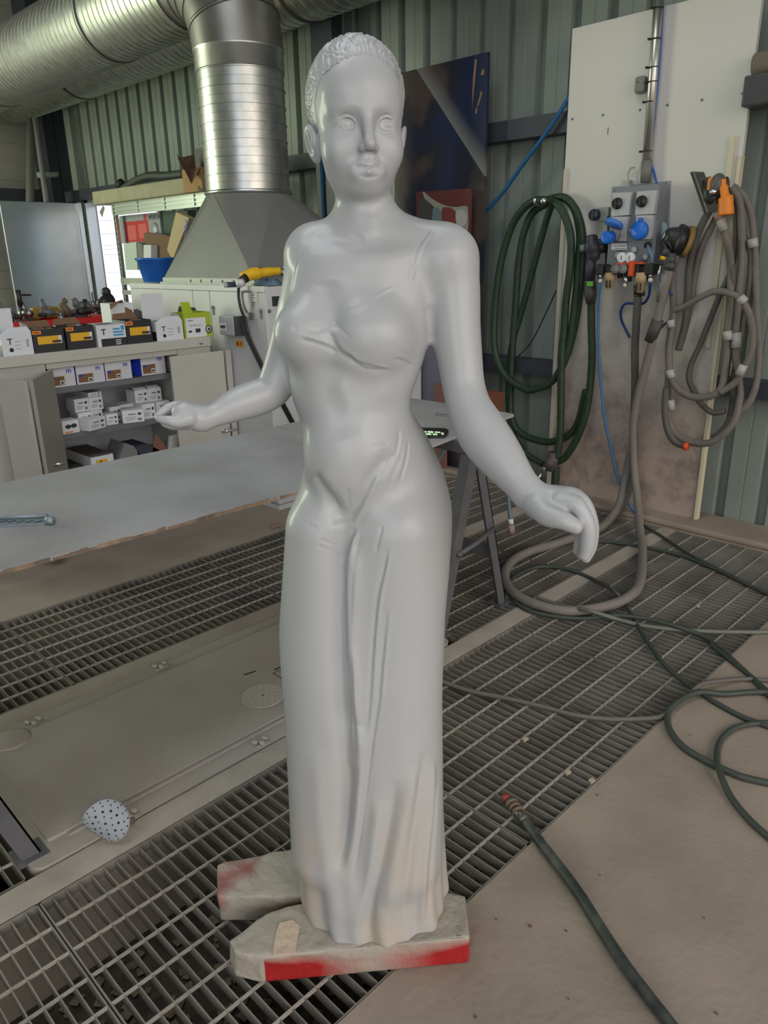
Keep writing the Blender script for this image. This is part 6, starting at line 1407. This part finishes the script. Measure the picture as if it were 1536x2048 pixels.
t2 = sheet('table_top', [(1.935,1.84),(2.15,1.875),(2.45,1.925),(2.62,1.945),(2.72,1.962),(2.815,1.975),(2.825,2.02),(2.815,2.66),(1.935,2.61)], 'right end of the trestle table, pale wooden sheet with a pointed front corner')
def trestle(x, y0, y1, label, spread=.21, h=TZt-.014, w_=.05):
    r = empty('trestle', (x, (y0+y1)/2, 0), label=label, cat='trestle')
    m = mat('trestle_steel', C(96,96,100), .55, noise=.2, nscale=12)
    MB().box(x-.03, y0-.03, h-.05, x+.03, y1+.03, h, bev=.003).build('beam', m, r)
    for yy in (y0, y1):
        for s_ in (-1, 1):
            a = Vector((x+s_*.012, yy, h-.05)); c = Vector((x+s_*spread, yy, 0.001)); b = MB()
            b.prism([c+Vector((-w_/2, 0, 0)), c+Vector((w_/2, 0, 0)), a+Vector((w_/2, 0, 0)), a+Vector((-w_/2, 0, 0))], (0, .005, 0))
            b.prism([c+Vector((s_*w_/2, 0, 0)), c+Vector((s_*w_/2-.005, 0, 0)), a+Vector((s_*w_/2-.005, 0, 0)), a+Vector((s_*w_/2, 0, 0))], (0, w_, 0))
            b.box(c.x-.04, c.y-.02, .0005, c.x+.04, c.y+.06, .006); b.build('leg', m, r)
    z = .27
    for s_ in (-1, 1):
        xx = x+s_*(.012+(spread-.012)*(1-z/(h-.05))); MB().box(xx-.004, y0+.01, z-.03, xx+.004, y1, z+.03).build('stretcher', m, r)
    zz = .36; xx = .012+(spread-.012)*(1-zz/(h-.05)); b = MB(); b.tube([(x-xx, y0-.008, zz-.02), (x, y0-.012, zz-.0), (x+xx, y0-.008, zz+.03)], .010, 10); b.tube([(x-xx, y0-.02, zz-.02), (x-xx, y0+.01, zz-.02)], .012, 10); b.build('folding_stay', m, r)
    return r
trestle(2.325, 1.80, 2.52, 'grey steel A-frame trestle under the right end of the table')
trestle(.215, 1.80, 2.50, 'grey steel trestle at the far left, only one leg and foot in view', spread=.235)
# things on the table
ph = empty('mobile_phone', tuple(at(872, 864, 'z', TZt)), label='black mobile phone with a lit screen lying near the table edge', cat='phone')
o = [at(*q, 'z', TZt+.001) for q in ((842,860),(893,862),(898,868),(886,877),(850,875))]
q = [at(*p_, 'z', TZt+.001) for p_ in ((836,859),(890,860.5),(897,864),(896,870),(889,876),(860,877),(842,874))]
MB().prism(q, (0, 0, .009)).build('case', M_black, ph)
sc_ = mat('phone_screen', (.5,.62,.5), .12); 
q = [at(*p_, 'z', TZt+.0102) for p_ in ((838,860.5),(888,862),(893,865),(886,873),(850,871))]
MB().prism(q, (0, 0, .0006)).build('screen', mat('screen_dark', (.02,.03,.025), .08), ph)
b = MB()
for (a0, a1, b0, b1) in ((840,853,862,865),(855,866,862,866),(869,880,863,866),(848,862,866.5,870),(865,874,867,870.5),(882,887,865,869.5),(842,850,866,868)):
    b.prism([at(*p_, 'z', TZt+.0112) for p_ in ((a0,b0),(a1,b0+.4),(a1+1,b1),(a0+1,b1-.4))], (0, 0, .0003))
em = mat('screen_lit', (.6,.8,.6), .3); em.node_tree.nodes['Principled BSDF'].inputs['Emission Color'].default_value = (.55,.85,.5,1); em.node_tree.nodes['Principled BSDF'].inputs['Emission Strength'].default_value = .5
b.build('screen_image', em, ph)
wr = MB(); wr.tube(smooth_path([at(*p_, 'z', TZt+.003) for p_ in ((905,829),(885,828),(874,826),(872,829),(878,831),(900,832))], 6), .0016, 6)
tag(wr.build('wire_loop', M_grey), 'thin bent wire lying on the table end behind the phone', 'wire')
br = empty('perforated_bracket', tuple(at(50, 1043, 'z', TZt)), label='pale blue-grey perforated metal strip lying on the left of the table', cat='bracket')
q = [at(*p_, 'z', TZt+.001) for p_ in ((-40,1040),(92,1030),(100,1034),(108,1036),(107,1048),(96,1049),(-40,1056))]
M_brk = mat('bracket_bluegrey', C(138,152,160), .45, .3)
MB().prism(q, (0, 0, .004)).build('strip', M_brk, br)
b = MB(); b.tube([at(-30, 1036, 'z', TZt+.012), at(94, 1031, 'z', TZt+.012)], .0055, 10); b.tube([at(92, 1041, 'z', TZt+.012), at(107, 1041, 'z', TZt+.012)], .011, 12); b.build('folded_edge', M_brk, br)
b = MB()
for px in (8, 25, 42, 60, 78): p = at(px, 1043, 'z', TZt+.0052); b.prism([p+np.array([dx, dy, 0]) for dx, dy in ((-.012,-.003),(.010,-.004),(.010,.003),(-.012,.004))], (0, 0, .0004))
b.build('slots', M_ink, br)

# sanding discs on the platform
def disc_holes(c, r_, m=None):
    pts = []
    for rr_, n_ in ((.0, 1), (.3, 6), (.52, 10), (.74, 14), (.90, 18)):
        for k in range(n_): a = 2*math.pi*k/n_+rr_*3; pts.append((rr_*r_*math.cos(a), rr_*r_*math.sin(a), rr_))
    return pts
d1 = empty('sanding_disc', tuple(at(525, 1392, 'z', .016)), label='round pale perforated sanding disc lying flat on the lift platform', cat='sanding disc')
c = at(526, 1390, 'z', .018); R1 = .077
b = MB(); b.lathe([(0,0),(R1,0),(R1,.003),(0,.003)], Matrix.Translation((c[0], c[1], .0150)), 48, smooth=False); b.build('disc', mat('disc_pale', C(176,170,160), .75), d1)
b = MB()
for x, y, q_ in disc_holes(c, R1): b.lathe([(0,0),(.0042 if q_ == 0 else .0018,0),(0,.0003)], Matrix.Translation((c[0]+x, c[1]+y, .0181)), 8)
b.build('holes', M_ink, d1)
d2_ = empty('sanding_disc', tuple(at(215, 1680, 'z', 0)), label='curled pale blue perforated sanding disc at the edge of the lift platform', cat='sanding disc')
# a disc of radius R bent round a cylinder, lying on its side
c0 = at(205, 1690, 'z', .0); Rb = .062; Rd = .062; vv = []; ff = []; hv = MB()
u_ = np.array([-.42, .907, 0]); u_ /= np.linalg.norm(u_); w_ = np.array([u_[1], -u_[0], 0]); up = np.array([0, 0, 1.])
# cylinder axis along a tilt; param s along the bend, t along the axis
axd = u_*.55+up*.55-w_*.2; axd /= np.linalg.norm(axd)
nrm = np.array([-.62, -.62, .35]); nrm -= axd*(nrm@axd); nrm /= np.linalg.norm(nrm); tan = np.cross(axd, nrm)
def bend(s, t):
    a = s/Rb*1.05; return -nrm*Rb*(1-math.cos(a))*1.0+tan*Rb*math.sin(a)+axd*t
n1, n2 = 12, 40
grid = [bend(0, 0)]; 
for i in range(1, n1+1):
    for k in range(n2): a = 2*math.pi*k/n2; grid.append(bend(Rd*i/n1*math.cos(a), Rd*i/n1*math.sin(a)))
G_ = np.array(grid); off = -G_[:, 2].min()+.0075; base = at(212, 1652, 'z', .062)
G_ = G_+np.array([base[0], base[1], off]); F_ = [(0, 1+k, 1+(k+1) % n2) for k in range(n2)]
for i in range(1, n1): F_ += [(1+(i-1)*n2+k, 1+i*n2+k, 1+i*n2+(k+1) % n2, 1+(i-1)*n2+(k+1) % n2) for k in range(n2)]
b = MB(); b.add(G_, F_, 0, True); o = b.build('disc', mat('disc_blue', C(152,160,168), .75), d2_)
sm_ = o.modifiers.new('thickness', 'SOLIDIFY'); sm_.thickness = .002; sm_.offset = 0
b = MB()
for x, y, q_ in disc_holes(None, Rd):
    p = bend(x, y)+np.array([base[0], base[1], off]); a1_ = bend(x+.001, y)-bend(x, y); a2_ = bend(x, y+.001)-bend(x, y); nn_ = np.cross(a1_, a2_); nn_ /= np.linalg.norm(nn_); 
    if nn_@(CC-p) < 0: nn_ = -nn_
    M = Matrix.Translation(tuple(p+nn_*.0016)) @ Vector(nn_).to_track_quat('Z', 'Y').to_matrix().to_4x4(); b.lathe([(0,0),(.0036 if q_ in (0, .52) else .0022,0),(0,.0003)], M, 8)
b.build('holes', M_ink, d2_)
b = MB()
for k, (px, py) in enumerate(((238,1640),(252,1636),(262,1640))): c = at(px, py, 'z', .012); b.ball(c, (.012, .010, .006), 8)
tag(b.build('dirt_crumbs', mat('crumbs', C(110,98,84), .9)), 'small lumps of dirt in the platform groove beside the curled disc', 'dirt', kind='stuff')
for k, (px, py, lab) in enumerate(((550,1052,'small pale chip of debris on the floor under the table near the cupboard foot'),)):
    c = at(px, py, 'z', .004); b = MB(); b.prism([c+np.array([dx, dy, 0]) for dx, dy in ((-.04,-.02),(.03,-.03),(.045,.015),(-.01,.03))], (0, 0, .01)); tag(b.build('wood_chip', mat('chip', C(150,124,110), .9)), lab, 'chip')
for px, py, lab in ((1395,1213,'pale scrap on the grating right of the grey hose'),(1135,1546,'pale scrap near the concrete edge, the upper one'),(1183,1563,'pale scrap near the concrete edge, the lower one'),(1050,1480,'tiny pale scrap on the grating in front of the trestle')):
    c = at(px, py, 'z', .002); b = MB(); b.prism([c+np.array([dx, dy, 0]) for dx, dy in ((-.012,-.006),(.010,-.008),(.014,.006),(-.004,.009))], (0, 0, .004)); tag(b.build('paper_scrap', mat('scrap', C(170,160,140), .9)), lab, 'scrap')

# hoses on the floor
def floor_hose(name, pts, r_, m, label, z=None, cat='hose', n=10):
    P = [at(p[0], p[1], 'z', (p[2] if len(p) > 2 else (z or r_+.001))) for p in pts]
    for e, q in ((0, 1), (-1, -2)):
        if pts[e][0] > 1545:   # carry on across the floor beyond the picture
            d = P[e]-P[q]; d = d/np.linalg.norm(d); d[2] = 0; s_ = np.array([-d[1], d[0], 0])*.18; ext = [P[e]+d*.35+s_*.3, P[e]+d*.8+s_, P[e]+d*1.4+s_*2.6, P[e]+d*1.9+s_*5]
            P = ext[::-1]+P if e == 0 else P+ext
    b = MB(); b.tube(smooth_path(P, n), r_, 12); return tag(b.build(name, m), label, cat)
floor_hose('air_hose', [(1190,1082),(1230,1085),(1290,1094),(1360,1110),(1400,1125),(1450,1147),(1500,1172),(1580,1206)], .0085, M_wire, 'dark air hose running along the wall side of the gratings')
floor_hose('air_hose', [(1275,1032),(1290,1052),(1320,1070),(1350,1090),(1385,1112),(1420,1130),(1470,1155),(1560,1200)], .0075, M_wire, 'second dark air hose running from the wall board base to the right')
floor_hose('air_hose', [(1012,1198),(1022,1162,.0095),(1055,1140),(1095,1133),(1140,1140),(1185,1158),(1225,1180,.055),(1250,1205,.012),(1262,1228),(1290,1275),(1325,1325),(1360,1356),(1398,1383),(1440,1410),(1500,1440),(1600,1470)], .009, M_wire, 'dark air hose looping from the trestle foot across the gratings to the concrete')
floor_hose('air_hose', [(1075,1195,.0095),(1120,1210,.010),(1180,1222,.052),(1230,1237,.02),(1280,1250),(1340,1258),(1400,1262),(1470,1264),(1560,1262)], .009, mat('hose_greygreen', C(104,108,98), .6), 'greyish hose lying straight across the gratings to the right edge')
floor_hose('air_hose', [(1030,1205),(1060,1222),(1110,1233),(1170,1237),(1230,1231,.022),(1290,1237,.028),(1350,1252,.028),(1400,1270,.012),(1440,1296),(1475,1328),(1510,1360),(1560,1400)], .009, M_wire, 'dark air hose curving past the trestle foot and away to the lower right')
floor_hose('air_hose', [(1420,1288,.012),(1460,1320),(1500,1352),(1530,1385),(1590,1440)], .008, M_wire, 'dark hose end running beside the curving one at the right edge')
floor_hose('air_hose', [(870,1358),(940,1382),(1010,1396),(1080,1412),(1150,1430),(1220,1438),(1290,1437),(1325,1432),(1345,1415),(1375,1395),(1400,1370,.03),(1440,1362,.02),(1500,1358),(1600,1366)], .0085, mat('hose_greybrown', C(96,92,86), .6), 'grey-brown hose crossing the near gratings towards the coil on the concrete')
floor_hose('hose_coil', [(1600,1392),(1520,1384),(1450,1388),(1405,1384,.02),(1375,1392,.02),(1345,1412,.022),(1335,1432),(1340,1460),(1365,1492),(1405,1518),(1450,1540),(1500,1558),(1600,1574)], .0105, M_wire, 'dark hose coil lying on the concrete at the right edge')
floor_hose('hose_coil', [(1600,1446),(1520,1446),(1470,1456),(1442,1480),(1434,1510,.012),(1438,1540,.022),(1460,1590),(1495,1635),(1545,1680),(1620,1730)], .0095, M_wire, 'smaller dark hose curl at the lower right edge, sweeping out of the picture')
ft = empty('foreground_hose', tuple(at(1040, 1620, 'z', 0)), label='black rubber hose with a metal coupling lying from the grating over the concrete', cat='hose')
P = [at(a, c_, 'z', z_) for a, c_, z_ in ((1046,1636,.018),(1060,1655,.018),(1085,1690,.018),(1120,1735,.016),(1160,1790,.016),(1205,1862,.016),(1250,1930,.016),(1295,1990,.016),(1340,2048,.016),(1390,2120,.016))]; d_ = P[-1]-P[-2]; d_ /= np.linalg.norm(d_); P += [P[-1]+d_*.3, P[-1]+d_*.7+np.array([.1, 0, 0])]
b = MB(); b.tube(smooth_path(P, 10), .0135, 16); b.build('hose', mat('hose_black', C(44,50,48), .55, noise=.5, nscale=22, col2=C(78,84,78)), ft)
MB().tube([at(1030,1618,'z',.02), at(1050,1642,'z',.02)], [.014, .016], 16).build('ferrule', mat('ferrule', (.12,.11,.10), .4, .6), ft)
b = MB()
for k in range(3): a = at(1022+7*k, 1606+8*k, 'z', .02); c_ = at(1025+7*k, 1610+8*k, 'z', .02); b.tube([a, c_], .0185, 16)
b.build('coupling_rings', tm[2], ft)
MB().tube([at(1013,1598,'z',.02), at(1022,1607,'z',.02)], .014, 16).build('coupling', M_dgrey, ft)
MB().tube([at(1010,1594,'z',.024), at(1015,1600,'z',.024)], .013, 14).build('red_collar', mat('dusty_red', C(150,50,45), .6), ft)
# a thin blue tube dropping beside the trestle and a grey one above it
b = MB(); P = [(2.75, at(912, 875, 'x', 2.75)[1], .775), at(890, 895, 'x', 2.72), at(872, 928, 'x', 2.70), at(862, 960, 'x', 2.70), (2.70, at(862, 960, 'x', 2.7)[1], .012)]; b.tube(smooth_path(P, 6), .011, 10); tag(b.build('grey_tube', mat('tube_gb', C(96,112,124), .5)), 'grey-blue tube hanging under the table end', 'tube')
b = MB(); b.tube(smooth_path([at(1012, 930, 'x', 3.2), at(1016, 985, 'x', 3.2), at(1020, 1040, 'x', 3.2)], 5), .0105, 10); o = empty('hanging_air_tube', tuple(at(1020, 1060, 'x', 3.2)), label='short blue-grey tube with pale nozzle hanging below the statue forearm', cat='tube'); b.build('tube', mat('tube_gb2', C(96,122,132), .5), o)
MB().tube([at(1021, 1038, 'x', 3.2), at(1022, 1048, 'x', 3.2)], .015, 12).build('ferrule', M_paper, o); MB().tube([at(1022, 1050, 'x', 3.2), at(1023, 1066, 'x', 3.2)], .020, 12).build('nozzle', mat('nozzle_pink', C(150,130,122), .6), o)
# dark spots on the concrete
b = MB(); rr = random.Random(9)
for px, py in ((1132,1862),(1200,1750),(1408,1836),(1137,1998),(951,2034),(1432,2026),(1060,1852),(1380,1470),(992,1838),(1195,1590)):
    c = at(px, py, 'z', .001); k = rr.uniform(.002, .005); b.prism([c+np.array([k*math.cos(t)*rr.uniform(.6, 1.4), k*math.sin(t)*rr.uniform(.6, 1.4), 0]) for t in np.linspace(0, 5.4, 7)], (0, 0, .0015))
tag(b.build('specks', M_cardd), 'dark specks of dirt scattered over the near concrete', 'dirt', kind='stuff')

# statue base ------------------------------------------------------------
def rough_block(name, corners, z0, z1, m, label, seed, chips=()):
    "cast block: bevelled, uneven edges"
    r = empty(name, (corners[0][0], corners[0][1], z0), label=label, cat='block')
    bm = bmesh.new(); vs = [bm.verts.new((x, y, z0)) for x, y in corners]; f = bm.faces.new(vs); ex = bmesh.ops.extrude_face_region(bm, geom=[f]); 
    for v_ in [g for g in ex['geom'] if isinstance(g, bmesh.types.BMVert)]: v_.co.z = z1
    bmesh.ops.recalc_face_normals(bm, faces=bm.faces)
    bmesh.ops.bevel(bm, geom=list(bm.edges), offset=.006, segments=2, profile=.6, affect='EDGES')
    bmesh.ops.triangulate(bm, faces=bm.faces)
    for _ in range(5): 
        lg = [e_ for e_ in bm.edges if e_.calc_length() > .016]
        if lg: bmesh.ops.subdivide_edges(bm, edges=lg, cuts=1); bmesh.ops.triangulate(bm, faces=bm.faces)
    from mathutils import noise
    bm.normal_update()
    for v_ in bm.verts:
        k = noise.noise(v_.co*22+Vector((seed, 0, 0)))*.0045+noise.noise(v_.co*70)*.0016
        if v_.co.z > z0+.004: v_.co += v_.normal*k
    me = bpy.data.meshes.new('block'); bm.to_mesh(me); bm.free(); me.materials.append(m)
    for p_ in me.polygons: p_.use_smooth = True
    o = bpy.data.objects.new('block', me); COL.objects.link(o); o.parent = r; o.matrix_parent_inverse = wm(r).inverted(); return r
def block_mat(name, red, fn):
    m = mat(name, (.5,.48,.44), .75, bump=.5, bscale=55); nt = m.node_tree; n = nt.nodes; LL = nt.links
    tc = n.new('ShaderNodeTexCoord'); sp = n.new('ShaderNodeSeparateXYZ'); LL.new(tc.outputs['Object'], sp.inputs[0]); t = n.new('ShaderNodeTexNoise'); t.inputs['Scale'].default_value = 9; t.inputs['Detail'].default_value = 6; LL.new(tc.outputs['Object'], t.inputs['Vector'])
    t2 = n.new('ShaderNodeTexNoise'); t2.inputs['Scale'].default_value = 4; LL.new(tc.outputs['Object'], t2.inputs['Vector'])
    def mth(op, a, b=None, c=None):
        q = n.new('ShaderNodeMath'); q.operation = op
        for i, v_ in enumerate((a, b, c)):
            if v_ is None: continue
            if isinstance(v_, (int, float)): q.inputs[i].default_value = v_
            else: LL.new(v_, q.inputs[i])
        return q.outputs[0]
    fac = fn(sp, t, t2, mth); cl = n.new('ShaderNodeClamp'); LL.new(fac, cl.inputs[0])
    mx = n.new('ShaderNodeMix'); mx.data_type = 'RGBA'; LL.new(cl.outputs[0], mx.inputs[0])
    base = n.new('ShaderNodeMix'); base.data_type = 'RGBA'; LL.new(t2.outputs['Fac'], base.inputs[0]); base.inputs[6].default_value = (*C(178,170,156), 1); base.inputs[7].default_value = (*C(146,142,132), 1)
    LL.new(base.outputs[2], mx.inputs[6]); mx.inputs[7].default_value = (*red, 1); LL.new(mx.outputs[2], n['Principled BSDF'].inputs['Base Color']); return m
# overspray: red where the primer spray did not reach, low on the front face and strongest at both ends
fl_, fr_ = at(521, 1967, 'z', 0), at(937, 1927, 'z', 0); fd = (fr_-fl_); fL = np.linalg.norm(fd); fd = fd/fL
def f1(sp, t, t2, mth):
    s_ = mth('ADD', mth('MULTIPLY', sp.outputs['X'], float(fd[0])), mth('MULTIPLY_ADD', sp.outputs['Y'], float(fd[1]), float(-(fl_@fd))))   # 0..L along the front
    zz = mth('SUBTRACT', .076, sp.outputs['Z'])
    mid = mth('ABSOLUTE', mth('SUBTRACT', s_, .25)); endw = mth('MULTIPLY', mth('SUBTRACT', mid, .0), 6.5)
    low = mth('MULTIPLY', zz, 30.0)
    edge = mth('MULTIPLY', mth('GREATER_THAN', s_, .012), mth('GREATER_THAN', zz, .004))
    return mth('MULTIPLY', mth('ADD', mth('MULTIPLY', mth('MINIMUM', low, 1.3), mth('ADD', mth('MAXIMUM', endw, .05), .0)), mth('MULTIPLY', mth('SUBTRACT', t.outputs['Fac'], .5), 1.0)), edge)
M_blk = block_mat('block_paint', C(158,20,22), f1)
zt_b = .077
A1 = at(521, 1967, 'z', 0)[:2]; B1 = at(937, 1927, 'z', 0)[:2]
tl = at(932, 1790, 'z', zt_b)[:2]; tl2 = at(905, 1783, 'z', zt_b)[:2]; bl_ = at(545, 1820, 'z', zt_b)[:2]; lft = at(458, 1898, 'z', .05)[:2]; lft2 = at(472, 1948, 'z', .01)[:2]; bk = at(600, 1808, 'z', zt_b)[:2]
cn = [A1, B1, tl, tl2, bk, bl_, lft, lft2]
blk = rough_block('cast_block', [tuple(p_) for p_ in cn], .001, zt_b, M_blk, 'low cast block under the statue, grey on top with bright red paint on its front', 2)
# broken pale flake on the top
p0 = at(567, 1885, 'z', zt_b); b = MB()
fl2 = [at(*q_, 'z', zt_b+.001) for q_ in ((545,1912),(552,1868),(560,1848),(585,1842),(600,1856),(594,1880),(592,1908))]
b.prism(fl2, (0, 0, .004)); b.build('plaster_patch', mat('plaster', C(196,176,158), .9, bump=.6, bscale=50), blk)
rp2 = at(490, 1738, 'z', .078); rd2 = at(520, 1712, 'z', .078)-at(455, 1760, 'z', .078)
def f2(sp, t, t2, mth):
    dx = mth('SUBTRACT', sp.outputs['X'], float(rp2[0])); dy = mth('SUBTRACT', sp.outputs['Y'], float(rp2[1]))
    d_ = mth('SQRT', mth('ADD', mth('MULTIPLY', dx, dx), mth('MULTIPLY', mth('MULTIPLY', dy, dy), 2.2)))
    f_ = mth('ADD', mth('SUBTRACT', .75, mth('MULTIPLY', d_, 9.0)), mth('MULTIPLY', mth('SUBTRACT', t.outputs['Fac'], .5), 5.0))
    return mth('MULTIPLY', mth('MINIMUM', mth('MAXIMUM', f_, 0.0), .8), mth('GREATER_THAN', sp.outputs['Z'], .03))
M_blk2 = block_mat('block_paint_faded', C(140,74,70), f2)
z2_ = .078
cn2 = [at(434, 1850, 'z', .0)[:2], at(640, 1790, 'z', .078)[:2]+np.array([.0, -.02])*0, at(650, 1700, 'z', z2_)[:2], at(597, 1693, 'z', z2_)[:2], at(433, 1727, 'z', z2_)[:2]]
cn2[0] = at(436, 1792, 'z', z2_)[:2]
rough_block('cast_block', [tuple(p_) for p_ in cn2], .001, z2_, M_blk2, 'second low cast block behind the first, dull grey with faded pinkish-red patches', 5)
# ================================================================== LIGHT
w = bpy.data.worlds.new('daylight'); S.world = w; w.use_nodes = True; nt = w.node_tree
bg = nt.nodes['Background']; sk = nt.nodes.new('ShaderNodeTexSky'); sk.sky_type = 'NISHITA'; sk.sun_disc = False; sk.sun_elevation = math.radians(38); sk.sun_rotation = math.radians(200); sk.air_density = 1.0; sk.dust_density = 3.0
nt.links.new(sk.outputs[0], bg.inputs[0]); bg.inputs[1].default_value = .16
def area(name, loc, aim, sx_, sy_, power, col):
    a = bpy.data.lights.new(name, 'AREA'); a.shape = 'RECTANGLE'; a.size = sx_; a.size_y = sy_; a.energy = power; a.color = col
    o = bpy.data.objects.new(name, a); COL.objects.link(o); o.location = loc
    o.rotation_euler = (Vector(aim)-Vector(loc)).to_track_quat('-Z', 'Y').to_euler(); return o
# daylight through the open gate behind the viewer
area('gate_daylight', (-3.8, -1.0, 2.2), (1.5, 2.0, 1.0), 4.5, 3.6, 140, (.87, .94, 1.0))
area('gate_daylight_near', (1.0, -4.8, 2.2), (1.6, 1.5, 1.0), 4.5, 3.6, 70, (1.0, .96, .90))
area('overhead_fill', (.5, 2.0, 5.1), (.8, 2.0, 0), 2.0, 3.6, 70, (.93, .97, 1.0))  # unseen fill added overhead to brighten the table and even out the light
area('far_gate_daylight', (-.9, 9.5, 2.3), (3.0, 4.0, 2.4), 2.6, 3.4, 300, (.90, 1.0, .72))
area('doorway_daylight', (6.2, 8.3, 1.6), (3.5, 8.2, 1.0), 1.6, 2.2, 110, (.93, .97, 1.0))
su = bpy.data.lights.new('sun', 'SUN'); su.energy = 4.5; su.angle = .02; so = bpy.data.objects.new('sun', su); COL.objects.link(so); so.rotation_euler = Vector((.8, .0, -.55)).to_track_quat('-Z', 'Y').to_euler()
S.view_settings.view_transform = 'Standard'; S.view_settings.look = 'None'; S.view_settings.gamma = 1; S.view_settings.exposure = 0.0
S.cycles.use_denoising = True
S.cycles.max_bounces = 8; S.cycles.diffuse_bounces = 4; S.cycles.glossy_bounces = 4
